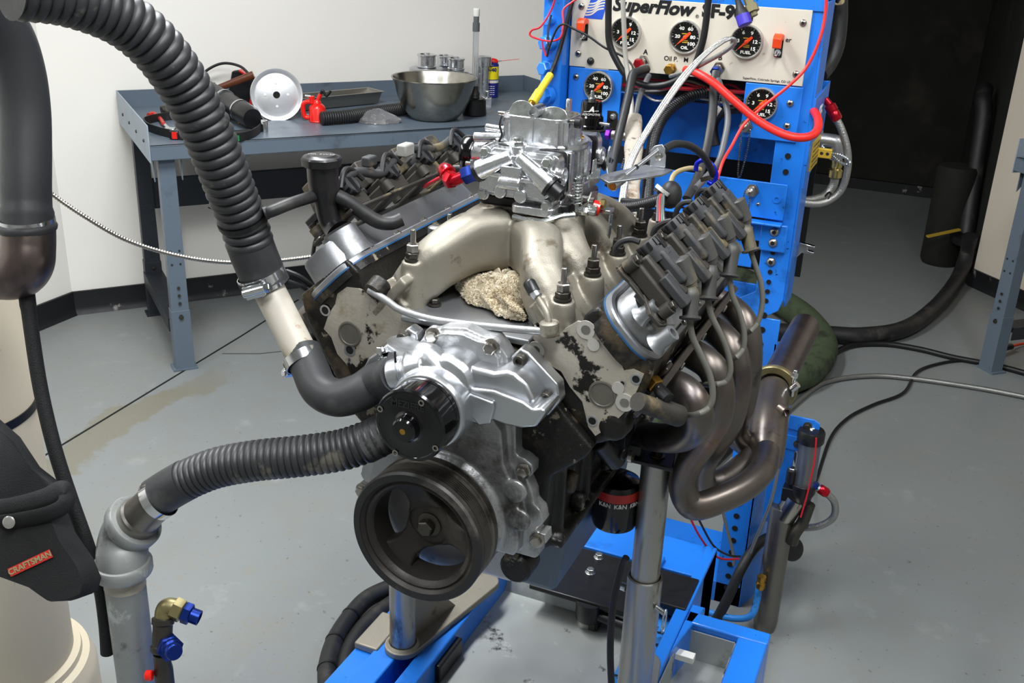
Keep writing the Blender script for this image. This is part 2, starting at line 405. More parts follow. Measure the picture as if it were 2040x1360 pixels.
def copy_tree(o, off, parent=None):
    c = o.copy(); COL.objects.link(c)
    if parent is None: c.location = o.location+V(off); ORG[c.name] = ORG[o.name]+V(off)
    else: c.parent = parent; ORG[c.name] = ORG[parent.name]
    for ch in [x for x in bpy.data.objects if x.parent == o]: copy_tree(ch, off, c)
    return c
X, Y, Z = V((1, 0, 0)), V((0, 1, 0)), V((0, 0, 1))
# ================================================================== the room
BD = V((math.sin(rad(39.46)), math.cos(rad(39.46)), 0))     # direction along the bench wall
BN = V((-BD.y, BD.x, 0))                                    # from the bench front towards the wall
HT = 2.95
corner = V((-2.74, 2.0, 0)); w1 = corner+BD*3.2
RM = [V((-2.74, -3.0, 0)), corner, w1, V((w1.x, 6.22, 0)), V((.59, 6.22, 0)), V((.748, 4.404, 0)), V((2.7, 2.32, 0)), V((2.7, -3.0, 0))]
def wall(name, a, b, m, th=.1):
    d = (b-a).normalized(); n = V((-d.y, d.x, 0)); mb = MB()
    mb.box((a+b)/2+n*th/2+Z*HT/2, ((b-a).length+.0, th, HT), (d, n, Z)); return mb.build(name, m, kind='structure')
wall('wall_left', RM[0], RM[1], 'wall_paint'); wall('wall_back', RM[1], RM[2], 'wall_paint')
wall('wall_recess_left', RM[2], RM[3], 'wall_black'); wall('wall_recess_back', RM[3], RM[4], 'wall_black'); wall('wall_recess_right', RM[4], RM[5], 'wall_black')
wall('wall_right', RM[5], RM[6], 'wall_tan'); wall('wall_side', RM[6], RM[7], 'wall_unseen_grey'); wall('wall_front', RM[7], RM[0], 'wall_unseen_grey')
MB().bx(-3, 3, -3.2, 6.5, -.06, 0).build('floor', 'floor_paint', kind='structure')
MB().bx(-3, 3, -3.2, 4.6, HT, HT+.05).build('ceiling', 'ceiling_unseen_grey', kind='structure')
MB().bx(-3, 3, 4.6, 6.5, HT, HT+.05).build('ceiling_recess', 'wall_black', kind='structure')
fl = bpy.data.objects['floor']
def strip(name, pts, w, m, z=.0006):
    mb = MB()
    for a, b in zip(pts, pts[1:]): mb.bar(V((*a, z)), V((*b, z)), w, .001)
    return mb.build(name, m, fl)
strip('saw_cut', [(-1.87, .2), (-1.90, 1.01), (-1.977, 2.13), (-2.02, 2.6)], .008, 'black_void')
strip('crack', [(-1.93, 1.95), (-1.80, 2.02), (-1.66, 2.16), (-1.5, 2.3)], .004, 'bolt_dark')
def skirting(name, a, b, h, m='base_black', t=.012):
    d = (b-a).normalized(); n = V((d.y, -d.x, 0)); mb = MB()
    prof = [(0, 0), (t*2.2, 0), (t*1.4, .012), (t, .03), (t, h), (0, h)]
    mb.loft([[q+n*x+Z*z for x, z in prof] for q in (a, b)]); return mb.build(name, m, kind='structure')
skirting('baseboard_left', V((-2.74, -2.9, 0)), corner, .1); skirting('baseboard_back', corner, w1, .1)
skirting('baseboard_right', RM[5], RM[6], .085)
MB().bar(RM[4]+V((-.012, 0, .03)), RM[5]+V((-.012, 0, .03)), .02, .06).build('baseboard_recess', 'base_black', kind='structure')
MB().bx(w1.x, .59, 6.19, 6.22, 0, .07).build('baseboard_recess_back', 'base_black', kind='structure')
for i, (x, y, z, sx, sy, pw) in enumerate(LAMPS):
    nm = ['above the bench side of the engine', 'above the front of the engine', 'on the tan wall side of the room', 'near the cream tank'][i]
    e = empty('ceiling_lamp', (x, y, HT-.06), 'white fluorescent ceiling lamp '+nm, 'lamp', 'fluorescent ceiling lamps')
    MB().bx(x-sx/2-.03, x+sx/2+.03, y-sy/2-.03, y+sy/2+.03, HT-.045, HT-.001).build('housing', 'lamp_body', e, bev=.005)
    MB().bx(x-sx/2, x+sx/2, y-sy/2, y+sy/2, HT-.06, HT-.045).build('diffuser', 'lamp_diffuser', e)
# ================================================================== left workbench
BZ = .86
def bench(name, O, d, n, L, dep, label, full=True):
    """O: front corner on the floor, d along the front, n towards the back"""
    e = empty(name, O, label, 'workbench')
    q = lambda a, b, z: O+d*a+n*b+Z*z
    ax = (d, n, Z)
    mb = MB(); mb.box(q(L/2, dep/2, BZ-.004), (L, dep, .008), ax); mb.box(q(L/2, .008, BZ-.026), (L, .016, .052), ax); mb.box(q(L/2, dep-.005, BZ-.02), (L, .01, .04), ax)
    mb.build('worktop', 'bench_grey', e, bev=.003)
    MB().box(q(L/2, dep-.003, BZ+.034), (L, .004, .07), ax).build('back_stop', 'bench_grey', e, bev=.001)
    for a in ((-.002, L+.002) if full else (-.002,)):
        MB().box(q(a, dep/2, BZ+.005), (.004, dep, .13), ax).build('end_stop', 'bench_lit' if a < .5 else 'bench_grey', e, bev=.001)
    for k in range(4):
        MB().lathe(q(-.004, .10+.17*k, BZ-.0), -d, [(.006, 0), (.006, .003), (.003, .005)], 10).build('bolt', 'bolt_dark', e)
    def leg(a, b, m='bench_grey'):
        mb = MB()                                     # folded channel: face, two flanges
        pr = [(-.045, 0), (.045, 0), (.045, .05), (.041, .05), (.041, .004), (-.041, .004), (-.041, .05), (-.045, .05)]
        mb.loft([[q(a+x*s, b+y, z) for x, y in pr][::-1] for z, s in ((.2, .70), (BZ-.05, .62))])
        lg = mb.build('leg', m, e, sm=0, bev=.001)
        mb = MB(); mb.loft([[q(a+x*s, b-.003+y*1.12, z) for x, y in pr][::-1] for z, s in ((.004, .78), (.24, .75))])
        mb.box(q(a, b+.03, .004), (.09, .07, .008), ax); mb.build('foot', m, lg, sm=0, bev=.001)
        mb = MB()
        for z in (.22, .27, .30, .33): mb.lathe(q(a, b-.0045, z), -n, [(.006, 0), (.006, .001)], 10)
        mb.lathe(q(a, b-.004, .215), -n, [(.009, 0), (.008, .005), (.004, .006)], 8)
        for z in (.42, .47): mb.lathe(q(a-.015, b-.0012, z), -n, [(.004, 0), (.004, .001)], 8); mb.lathe(q(a+.015, b-.0012, z), -n, [(.004, 0), (.004, .001)], 8)
        mb.build('adjust_hole', 'bolt_dark', lg, kind='stuff')
    ends = (.055, L-.055) if full else (.055,)
    for a in ends:
        leg(a, .03); leg(a, dep-.12, 'bench_dark_shaded')
        mb = MB(); mb.box(q(a, dep/2, .19), (.075, dep-.18, .006), ax); mb.box(q(a-.036, dep/2, .165), (.004, dep-.18, .05), ax); mb.box(q(a+.036, dep/2, .165), (.004, dep-.18, .05), ax)
        mb.build('leg_brace', 'bench_dark_shaded', e)
        mb = MB()
        for s in (-1, 1): mb.prism([(0, 0), (.07, 0), (0, -.08)], q(a+s*.047, .03, BZ-.052), n, Z, .004)
        mb.build('gusset', 'bench_grey', e)
    MB().box(q(L/2, dep-.10, .525), (L-.1, .02, .125), ax).build('stringer', 'bench_dark_shaded', e, bev=.003)
    return e
BO = V((-1.962, 1.700, 0))
bench('workbench', BO, BD, BN, 1.83, .765, 'blue-grey steel workbench holding pulleys and a steel bowl, against the white wall')
def onb(px, py, z=BZ): return P(px, py, z=z)
# ================================================================== dyno console (blue frame with gauge panel)
CY = 1.25
con = empty('dyno_console', (0, 1.36, .8), 'blue steel test console with a cream gauge panel, standing behind the engine', 'console')
def cb(name, m, *boxes, bev=.0015, par=None, **k):
    mb = MB()
    for b in boxes: mb.bx(*b)
    return mb.build(name, m, par or con, bev=bev, **k)
# uprights: folded channels with a row of punched holes
def upright(x0, x1, z0, z1, side):
    mb = MB()
    xo = x1 if side > 0 else x0
    mb.bx(x0, x1, CY, CY+.005, z0, z1); mb.bx(xo-.005*(side > 0), xo+.005*(side < 0), CY, CY+.10, z0, z1)
    return mb.build('upright', 'blue', con, bev=.002)
pr = [(.205, 1.50), (.205, .86), (.166, .835), (.155, .80), (.228, .797), (.262, .822), (.270, .85), (.270, 1.50)]
u1 = MB().prism(pr, (0, CY, 0), X, Z, -.005).build('upright', 'blue', con, bev=.0015)
MB().prism([(CY, 1.50), (CY, .85), (CY+.012, .83), (CY+.09, .83), (CY+.10, 1.50)], (.27, 0, 0), Y, Z, .005).build('upright_side', 'blue', con, bev=.0015)
cb('upright', 'blue', (-.285, -.245, CY, CY+.005, .82, 1.50), (-.285, -.280, CY, CY+.1, .82, 1.5))
cb('top_rail', 'blue', (-.285, .270, CY-.004, CY+.03, 1.480, 1.512), (-.285, .270, CY-.0, CY+.11, 1.509, 1.515))
cb('interior_shade', 'black_void', (-.28, .265, CY+.28, CY+.285, .82, 1.50), (-.28, .265, CY+.1, CY+.28, 1.495, 1.5))  # black sheets added to stand for the dark inside of the console
cb('shelf_plate', 'blue', (-.245, .205, CY+.14, CY+.146, 1.125, 1.255), (-.245, .205, CY+.13, CY+.15, 1.250, 1.256))
# side box with a yellow notice plate
sb = MB().prism([(CY, 1.305), (CY, 1.11), (CY+.16, 1.15), (CY+.2, 1.318), (CY+.1, 1.31)], (.274, 0, 0), Y, Z, .004).build('side_box', 'blue', con, bev=.001)
cb('side_box_back', 'blue', (.15, .278, CY+.195, CY+.2, 1.16, 1.318))
yp = cb('notice_plate', 'plate_yellow', (.278, .281, CY+.04, CY+.15, 1.14, 1.205), bev=.0006)
for k in range(5): cb('notice_line', 'bolt_dark', (.2811, .2813, CY+.05, CY+.14, 1.148+.011*k, 1.151+.011*k), bev=0, par=yp)
text('side_lettering', 'SF', (.2785, CY+.1, 1.26), Y, Z, .045, 'label_white', con, bold=.001)
# cream gauge panel
pn = MB().prism([(-.281, 1.325), (.246, 1.328), (.246, 1.482), (-.281, 1.482)], (0, CY-.001, 0), X, Z, .004).build('gauge_panel', 'panel_cream', con, bev=.001)
FY = CY-.0052
text('brand_lettering', 'SuperFlow', (-.186, FY, 1.4655), X, Z, .0385, 'ink', pn, bold=.0017, shear=.25, align='LEFT', sx=1.09)
text('model_lettering', 'SF-902', (.016, FY, 1.4655), X, Z, .0375, 'ink', pn, bold=.0018, align='LEFT', sx=1.06)
text('registered_mark', '®', (.006, FY, 1.453), X, Z, .010, 'ink', pn)
text('port_lettering', 'A', (-.102, FY, 1.370), X, Z, .015, 'ink', pn, bold=.0004)
text('port_lettering', 'B', (.0655, FY, 1.372), X, Z, .015, 'ink', pn, bold=.0004)
text('port_lettering', 'Oil P.', (-.043, FY, 1.3605), X, Z, .0142, 'ink', pn, bold=.0002)
text('port_lettering', 'M', (-.009, FY, 1.3607), X, Z, .0142, 'ink', pn, bold=.0002)
text('switch_lettering', 'er', (.205, FY, 1.420), X, Z, .014, 'ink', pn, bold=.0002)
text('maker_lettering', 'SuperFlow, Colorado Springs, CO USA', (.172, FY, 1.3345), X, Z, .0066, 'ink', pn)
lg = MB().prism([(-.252, 1.432), (-.208, 1.432), (-.196, 1.482), (-.235, 1.482)], (0, FY+.0008, 0), X, Z, .001).build('logo_field', 'sign_blue', pn)
for k in range(5):
    pts = crv([(-.249+.002*k, FY-.0002, 1.4385+.0062*k), (-.234+.002*k, FY-.0002, 1.4415+.0062*k), (-.220+.002*k, FY-.0002, 1.452+.0064*k), (-.206+.001*k, FY-.0002, 1.4555+.0062*k)], 6)
    MB().tube(pts, .0016, 4, up=Z, flat=.3).build('logo_wave', 'panel_cream', lg)
def bolt_face(x, z, r=.0075, y=CY-.005, par=None, m='bolt_steel'):
    b = MB().lathe((x, y, z), -Y, [(r, 0), (r*.98, r*.18), (r*.8, r*.42), (r*.45, r*.58), (r*.44, r*.5)], 20).build('bolt', m, par or con)
    MB().lathe((x, y-r*.52, z), -Y, [(r*.42, 0), (r*.42, r*.09)], 6).build('socket', 'black_void', b)
    return b
for x, z in ((-.259, 1.457), (-.26, 1.354), (.23, 1.456), (.23, 1.352)): bolt_face(x, z, par=pn)
# gauges
def gauge(cx, cz, nums, title, y=CY-.004, R=.036, ang=224):
    g = MB().revolve((cx, y, cz), -Y, [(R*.84, 0), (R*.99, 0), (R, .004), (R*.98, .009), (R*.93, .0115), (R*.88, .011), (R*.86, .008), (R*.84, .003)], 40).build('gauge', 'bezel', con)
    MB().lathe((cx, y, cz), -Y, [(R*.86, 0), (R*.86, .004)], 36).build('dial', 'gauge_face', g)
    fy = y-.0046
    for t, a, rr in nums: text('dial_number', t, (cx+R*rr*math.cos(rad(a)), fy, cz+R*rr*math.sin(rad(a))), X, Z, .0098, 'gauge_white', g, ext=.0001, bold=.0003, sx=1.2)
    text('dial_title', title, (cx, fy, cz-R*.62), X, Z, .0088, 'gauge_white', g, ext=.0001, bold=.00025, sx=1.2)
    mb = MB()
    for a in (224, 180, 120, 62, 0, -44): mb.bar((cx+R*.82*math.cos(rad(a)), fy, cz+R*.82*math.sin(rad(a))), (cx+R*.72*math.cos(rad(a)), fy, cz+R*.72*math.sin(rad(a))), .0009, .0003, up=Y)
    for k in range(21):
        a = 224-13.4*k; mb.bar((cx+R*.82*math.cos(rad(a)), fy, cz+R*.82*math.sin(rad(a))), (cx+R*.77*math.cos(rad(a)), fy, cz+R*.77*math.sin(rad(a))), .0004, .0003, up=Y)
    mb.build('dial_tick', 'gauge_white', g, kind='stuff')
    mb = MB()
    for zz, w in ((.2, .016), (-.2, .013), (-.3, .013)): mb.bx(cx-w/2, cx+w/2, fy-.0001, fy, cz+R*zz-.001, cz+R*zz+.001)
    mb.build('dial_print', 'gauge_amber', g, kind='stuff')
    d = V((math.cos(rad(ang)), 0, math.sin(rad(ang)))); c = V((cx, fy-.0016, cz)); n_ = V((-d.z, 0, d.x))
    MB().add([c+d*R*.74, c+n_*.0028+d*.004, c+n_*.0035-d*.004, c-d*R*.42+n_*.0026, c-d*R*.42-n_*.0026, c-n_*.0035-d*.004, c-n_*.0028+d*.004], [(0, 1, 2, 3, 4, 5, 6)]).build('needle', 'orange', g, sm=0, solid=.001)
    MB().lathe((cx, fy-.001, cz), -Y, [(.0045, 0), (.0045, .0022), (.003, .003)], 14).build('needle_hub', 'orange', g)
    return g
N15 = [('3', 178, .5), ('6', 116, .56), ('9', 62, .56), ('12', 2, .48), ('15', -44, .56)]
N100 = [('20', 178, .48), ('40', 118, .56), ('60', 60, .56), ('80', 2, .46), ('100', -44, .54)]
gauge(-.150, 1.408, N15, 'FUEL'); gauge(-.0148, 1.409, N100, 'OIL'); gauge(.119, 1.410, N15, 'FUEL')
# lower gauge plates
cb('gauge_plate', 'blue', (-.278, -.152, CY-.006, CY-.001, 1.08, 1.3235))
cb('gauge_plate', 'blue', (.127, .249, CY-.006, CY-.001, 1.209, 1.3255))
gauge(-.204, 1.285, N100, 'FUEL', y=CY-.006); gauge(.167, 1.284, N15, 'FUEL', y=CY-.006)
for x, z in ((-.262, 1.302), (.226, 1.291), (.226, 1.243), (-.262, 1.13)): bolt_face(x, z, y=CY-.006)
# switches with lifted red guards
for x, z in ((-.248, 1.402), (.187, 1.401)):
    s_ = cb('switch', 'black_void', (x-.0085, x+.0085, CY-.008, CY-.004, z-.018, z+.022), bev=.002)
    MB().cyl((x, CY-.005, z-.008), (x, CY-.012, z-.008), .007).build('switch_collar', 'chrome', s_)
    MB().rod((x, CY-.010, z-.008), (x-.002, CY-.026, z-.014), .0028).build('switch_lever', 'chrome', s_)
    mb = MB(); mb.prism([(0, 0), (.018, .004), (.028, .0), (.032, -.006), (.030, -.024), (.024, -.026), (.022, -.010), (.01, -.008), (0, -.012)], (x-.009, CY-.006, z+.028), -Y, Z, -.018)
    mb.build('switch_guard', 'orange', s_, bev=.001)
MB().lathe((-.229, CY-.005, 1.340), -Y, [(.0085, 0), (.0085, .002), (.007, .007), (.003, .0095), (.0005, .010)], 20).build('push_button', 'plastic_black', con)
# bulkhead fittings A, oil, B
def fitting(x, z, cols, axis=-Y, y=CY-.005, s=1.):
    f = MB().hexa((x, y, z), axis, .024*s, .006).build('bulkhead_fitting', cols[0], con)
    o = V((x, y, z))+V(axis)*.006
    MB().lathe(o, axis, [(.0095*s, 0), (.0095*s, .010), (.008*s, .011)], 18).build('thread', cols[0], f)
    MB().hexa(o+V(axis)*.009, axis, .021*s, .012).build('swivel_nut', cols[1], f)
    return o+V(axis)*.021
fitA = fitting(-.103, 1.351, ('bolt_steel', 'anod_red'), V((-.35, -.9, -.25)).normalized())
fitO = fitting(-.040, 1.340, ('brass', 'brass'), s=.9)
fitB = fitting(.066, 1.352, ('bolt_steel', 'anod_blue'), V((-.1, -.9, -.3)).normalized())
# left manifold post with hex plugs
mp_ = cb('manifold_post', 'blue', (-.335, -.285, CY-.045, CY+.005, 1.225, 1.52), bev=.003)
for i, z in enumerate((1.490, 1.425, 1.378, 1.322, 1.262)):
    ax = V((-.35, -.93, 0)).normalized(); o = V((-.312, CY-.045, z))
    if i == 1:
        MB().rod(o, o+ax*.02, .010).build('plug', 'blue', mp_); continue
    big = 1.25 if i == 4 else 1
    q = MB().lathe(o, ax, [(.017*big, 0), (.017*big, .014), (.013, .016)], 20).build('plug_collar', 'blue', mp_)
    MB().hexa(o+ax*.014, ax, .027*big if i != 0 else .024, .016).build('plug', 'blue' if i else 'bolt_steel', mp_)
# front bar with quick fittings and bead chains
fb = cb('fitting_bar', 'blue', (-.30, .246, CY-.012, CY-.006, 1.036, 1.117))
cb('fitting_lip', 'blue', (-.30, .246, CY-.035, CY-.006, 1.026, 1.031))
for x, z, r in ((.148, 1.068, .0045), (.187, 1.066, .0045)): bolt_face(x, z, r, y=CY-.012)
MB().ring((.2265, CY-.012, 1.083), -Y, .0045, .009, .002).build('blind_nut', 'blue', con)
def chain(pts, par=con):
    ps = resample(crv(pts, 10), .0047); mb = MB()
    for p in ps: mb.sph(p, .0024, 6)
    return mb.build('bead_chain', 'bead_chain', par, kind='stuff')
def quick(x, z, y):
    f = MB().hexa((x, y, z), -Y, .026, .006).build('quick_fitting', 'bolt_steel', con)
    MB().lathe((x, y-.006, z), -Y, [(.010, 0), (.010, .006), (.007, .007), (.007, .013), (.0095, .014), (.0095, .020), (.005, .022), (.005, .027), (.003, .028)], 16).build('spigot', 'bolt_steel', f)
    return f
q1 = quick(.139, 1.233, CY-.006); chain([(.150, CY-.012, 1.226), (.149, CY-.014, 1.18), (.142, CY-.014, 1.130), (.1385, CY-.014, 1.122), (.135, CY-.014, 1.13), (.133, CY-.016, 1.19), (.134, CY-.03, 1.226)], q1)
q2 = quick(.171, 1.096, CY-.012); chain([(.165, CY-.03, 1.102), (.157, CY-.028, 1.09), (.156, CY-.026, 1.04), (.158, CY-.026, 1.012), (.163, CY-.026, 1.008), (.168, CY-.026, 1.014), (.171, CY-.026, 1.05), (.171, CY-.036, 1.092)], q2)
q3 = MB().hexa((.068, CY+.02, 1.262), V((-.3, -.5, -.7)), .02, .03).build('hanging_cap', 'bolt_steel', con); chain([(.07, CY+.01, 1.30), (.071, CY+.01, 1.28), (.069, CY+.015, 1.262)], q3)
# selector plate with stencilled words
cb('selector_plate', 'blue', (.10, .205, CY-.010, CY-.005, .982, 1.026), (.10, .188, CY-.003, CY+.0, .915, .99))
text('stencil', 'CARB', (.160, CY-.0105, 1.006), X, Z, .022, 'label_white', con, bold=.0004, sx=.85)
text('stencil', 'EFI', (.118, CY-.0035, .958), Z, -X, .022, 'label_white', con, bold=.0004, sx=.85)
for x, z, r in ((.183, 1.000, .004), (.132, .958, .004)): bolt_face(x, z, r, y=CY-.010)
cb('clamp_plate', 'blue', (.200, .2585, CY-.012, CY-.006, .962, 1.026), bev=.004)
for z in (1.009, .984, .936): bolt_face(.231, z, .0105, y=CY-.012 if z > .96 else CY-.001)
mb = MB()
for z in (.912, .888, .865, .842): mb.lathe((.232, CY-.0012, z), -Y, [(.0055, 0), (.0055, .001)], 14)
mb.lathe((.232, CY-.0012, .958), -Y, [(.0055, 0), (.0055, .001)], 14)
for z in (1.178, 1.143): mb.lathe((.236, CY-.0012, z), -Y, [(.0065, 0), (.0065, .001)], 14)
mb.build('punched_hole', 'black_void', u1, kind='stuff')
# throttle lever tips and hook on the side
hk = MB().prism([(0, 0), (.012, .02), (.03, .018), (.045, .016), (.045, .012), (.03, .012), (.030, .004), (.045, .002), (.045, -.002), (.018, -.003), (.01, -.014), (0, -.016)], (.27, CY+.05, .955), X, Z, -.012).build('side_latch', 'chrome', con, bev=.001)
cb('toe_plate', 'blue', (-.28, .205, CY+.05, CY+.056, .80, .86))
# red and maroon rails inside the console opening
MB().tube([(-.24, CY+.03, 1.285), (-.05, CY+.03, 1.293), (.13, CY+.03, 1.300)], .005, 10).build('maroon_rail', 'red_wire', con)
# ================================================================== the V8 engine
ZC = .862                                                   # crankshaft height
eng = empty('v8_engine', (0, .36, ZC), 'grimy V8 engine with a bright carburettor and black electric water pump on the test stand', 'engine')
def bk(s, a, o, y): return V((s*(a+o)*.70711, y, ZC+(a-o)*.70711))      # bank coordinates: a along the bore, o outwards
def pz(px, y): return [(q.x, q.z) for q in (P(a, b, y=y) for a, b in px)]
def plate(poly, y0, y1, mb=None, inset=0):
    mb = mb or MB(); return mb.prism(poly, (0, y1, 0), X, Z, y1-y0, inset)
def bolt(p, ax, r, h, m='bolt_steel', par=None, wash=True, hexr=True, name='bolt'):
    p = V(p); ax = V(ax).normalized(); mb = MB()
    if wash: mb.lathe(p-ax*.001, ax, [(r*1.45, 0), (r*1.45, r*.3), (r*1.2, r*.4)], 18); p = p+ax*r*.3
    if hexr: mb.hexa(p, ax, r*1.85, h)
    else: mb.lathe(p, ax, [(r, 0), (r, h*.85), (r*.85, h)], 16)
    return mb.build(name, m, par or eng)
def socket_bolt(p, ax, r, h, par, m='bolt_dark'):
    p = V(p); ax = V(ax).normalized(); mb = MB(); mb.lathe(p-ax*.002, ax, [(r, 0), (r, h), (r*.9, h+.001), (r*.55, h+.001), (r*.5, h*.5+.001)], 18)
    return mb.build('bolt', m, par)
# ---- block
blk = [(-.135, .80), (.135, .80), (.142, .93), (.19, .972), (.20, .99), (.088, 1.10), (.05, 1.112), (-.05, 1.112), (-.088, 1.10), (-.20, .99), (-.19, .972), (-.142, .93)]
mb = MB(); plate(blk, .122, .63, mb)
for y in (.17, .285, .40, .51, .6):
    mb.bx(.132, .150, y-.008, y+.008, .80, .94); mb.bx(-.150, -.132, y-.008, y+.008, .80, .94)
mb.bx(.128, .158, .15, .62, .802, .816); mb.bx(-.158, -.128, .15, .62, .802, .816)
bl = mb.build('block', 'iron_black', eng, remesh=.004, smooth=4)
mb = MB(); mb.bx(.148, .165, .33, .46, .84, .90); mb.build('mount_pad', 'iron_black', eng, bev=.006)
# bosses and plugs on the right flank of the block
for y, z, r in ((.20, .885, .014), (.245, .83, .011), (.30, .93, .017), (.5, .88, .02)):
    MB().lathe((.138, y, z), X, [(r*1.3, 0), (r*1.25, .012), (r, .016), (r*.6, .017)], 20).build('block_boss', 'iron_black', eng)
MB().ring((.118, .121, .818), -Y, .007, .0135, .008).build('dowel_boss', 'alu_dull', eng)
# ---- oil pan
mb = MB(); mb.loft([[V((x, y, z)) for x, y in ((-.125, .13), (.125, .13), (.125, .62), (-.125, .62))] for z in (.80, .785)][::-1])
mb.loft([[V((x*k, .13+(y-.13)*1, z)) for x, y in ((-.11, .13), (.11, .13), (.11, .30), (-.11, .30))] for z, k in ((.735, .8), (.79, 1))])
mb.build('oil_pan', 'alu_dull', eng, remesh=.004, smooth=5)
mb = MB(); mb.loft([[V((x*k, y, z)) for x, y in ((-.13, .25), (.13, .25), (.13, .60), (-.13, .60))] for z, k in ((.645, .88), (.795, 1))])
mb.build('oil_sump', 'bench_grey', eng, bev=.012, seg=3)
MB().lathe(P(1035, 1120, y=.12), -Y, [(.024, -.02), (.024, .015), (.02, .02)], 20).build('pan_plug', 'iron_black', eng)
# ---- timing cover
half = [(0, 1.06), (.06, 1.055), (.098, 1.02), (.101, .968), (.112, .966), (.126, .958), (.126, .943), (.118, .935), (.128, .915), (.130, .90), (.142, .89), (.146, .872), (.138, .862), (.136, .855), (.150, .856), (.152, .842), (.143, .836), (.142, .818), (.135, .812), (0, .812)]
tcp = half + [(-x, z) for x, z in half[::-1] if x > 0]
mb = MB(); plate(tcp, .098, .123, mb)
inner = [(0, 1.05), (.055, 1.045), (.086, 1.01), (.092, .96), (.108, .925), (.118, .89), (.118, .83), (.112, .822), (0, .822)]
plate(inner+[(-x, z) for x, z in inner[::-1] if x > 0], .078, .1, mb)
mb.lathe((0, .08, ZC), -Y, [(.098, -.005), (.094, .006), (.088, .012), (.04, .02)], 40)
for px in ((1026, 978), (1033, 1035)): p = P(*px, y=.078); mb.lathe(p+Y*.004, -Y, [(.0175, 0), (.0170, .0065), (.015, .0075)], 28)
tcv = mb.build('timing_cover', 'alu_dull', eng, remesh=.0022, smooth=3)
for px in ((1043, 938), (1070, 1075)): bolt(P(*px, y=.096), -Y, .0078, .007, 'bolt_steel', tcv)
for x, z in ((-.117, .951), (-.141, .849)): bolt((x, .096, z), -Y, .0078, .007, 'bolt_steel', tcv)
# ---- camshaft front cover
cc = pz([(840, 700), (838, 680), (850, 662), (872, 655), (885, 650), (930, 652), (965, 668), (985, 672), (1000, 690), (1013, 712), (1014, 732), (1000, 745), (960, 730), (900, 715), (870, 705)], .10)
mb = MB(); plate(cc, .096, .125, mb)
mb2 = [(sum(p[0] for p in cc)/len(cc)+(x-sum(p[0] for p in cc)/len(cc))*.86, sum(p[1] for p in cc)/len(cc)+(z-sum(p[1] for p in cc)/len(cc))*.82) for x, z in cc]
plate(mb2, .086, .1, mb)
for px in ((864, 669), (979, 691)): p = P(*px, y=.096); mb.lathe(p+Y*.01, -Y, [(.0135, 0), (.0125, .014)], 20)
ccv = mb.build('cam_cover', 'alu_dull', eng, remesh=.0018, smooth=3)
for px in ((864, 669), (979, 691)): bolt(P(*px, y=.092), -Y, .0082, .007, 'bolt_steel', ccv)
# ---- crank balancer and pulley
R = .0985
prof = [(.072, .052), (.072, .012), (.076, .006), (.079, .004), (.082, .006), (.0845, .003), (.0865, 0), (.0965, 0), (R, .003), (R, .0105), (R-.010, .0105), (R-.010, .0555), (R-.002, .0555), (R-.002, .058), (.09, .058), (.09, .054)]
bal = MB().revolve((0, 0, ZC), Y, prof, 72).build('crank_pulley', 'iron_balancer', eng, sm=30)
gp = [(R-.0098, .0108)]; y = .0115
for k in range(6): gp += [(R-.0005, y), (R-.005, y+.0016), (R-.005, y+.0021), (R-.0005, y+.0033)]; y += .0037
gp += [(R-.002, y+.0004), (R-.004, y+.001), (R-.004, y+.0095), (R-.0015, y+.0105)]; y += .0112
for k in range(3): gp += [(R-.0005, y), (R-.004, y+.0012), (R-.004, y+.0015), (R-.0005, y+.0024)]; y += .0028
gp += [(R-.0005, .0552), (R-.0098, .0552)]
MB().revolve((0, 0, ZC), Y, gp, 72).build('belt_grooves', 'groove_steel', bal, sm=20)
MB().revolve((0, 0, ZC), Y, [(.0868, -.0012), (.0962, -.0012), (.0985, .0025), (.0868, .004)], 72).build('rubber_rim', 'rubber_ring', bal)
hub = MB(); hub.lathe((0, .07, ZC), -Y, [(.040, 0), (.038, .022), (.033, .028), (.026, .030)], 32); hub.build('hub', 'iron_balancer', bal)
for a in (232, 352, 112):
    d = V((math.cos(rad(a)), 0, math.sin(rad(a)))); n_ = V((-d.z, 0, d.x)); rings = []
    for r, w, yf, yb in ((.02, .030, .042, .066), (.035, .021, .040, .062), (.052, .018, .034, .058), (.066, .023, .028, .055), (.075, .036, .024, .054)):
        c = V((0, 0, ZC))+d*r; rings.append([c+n_*w+Y*yf, c-n_*w+Y*yf, c-n_*w+Y*yb, c+n_*w+Y*yb])
    MB().loft(rings).build('spoke', 'iron_balancer', bal, bev=.004, seg=3)
MB().lathe((0, .042, ZC), -Y, [(.0185, 0), (.0185, .004), (.016, .0055)], 28).build('washer', 'bolt_dark', bal)
MB().hexa((0, .037, ZC), -Y, .021, .013, .3).build('crank_bolt', 'bolt_dark', bal)
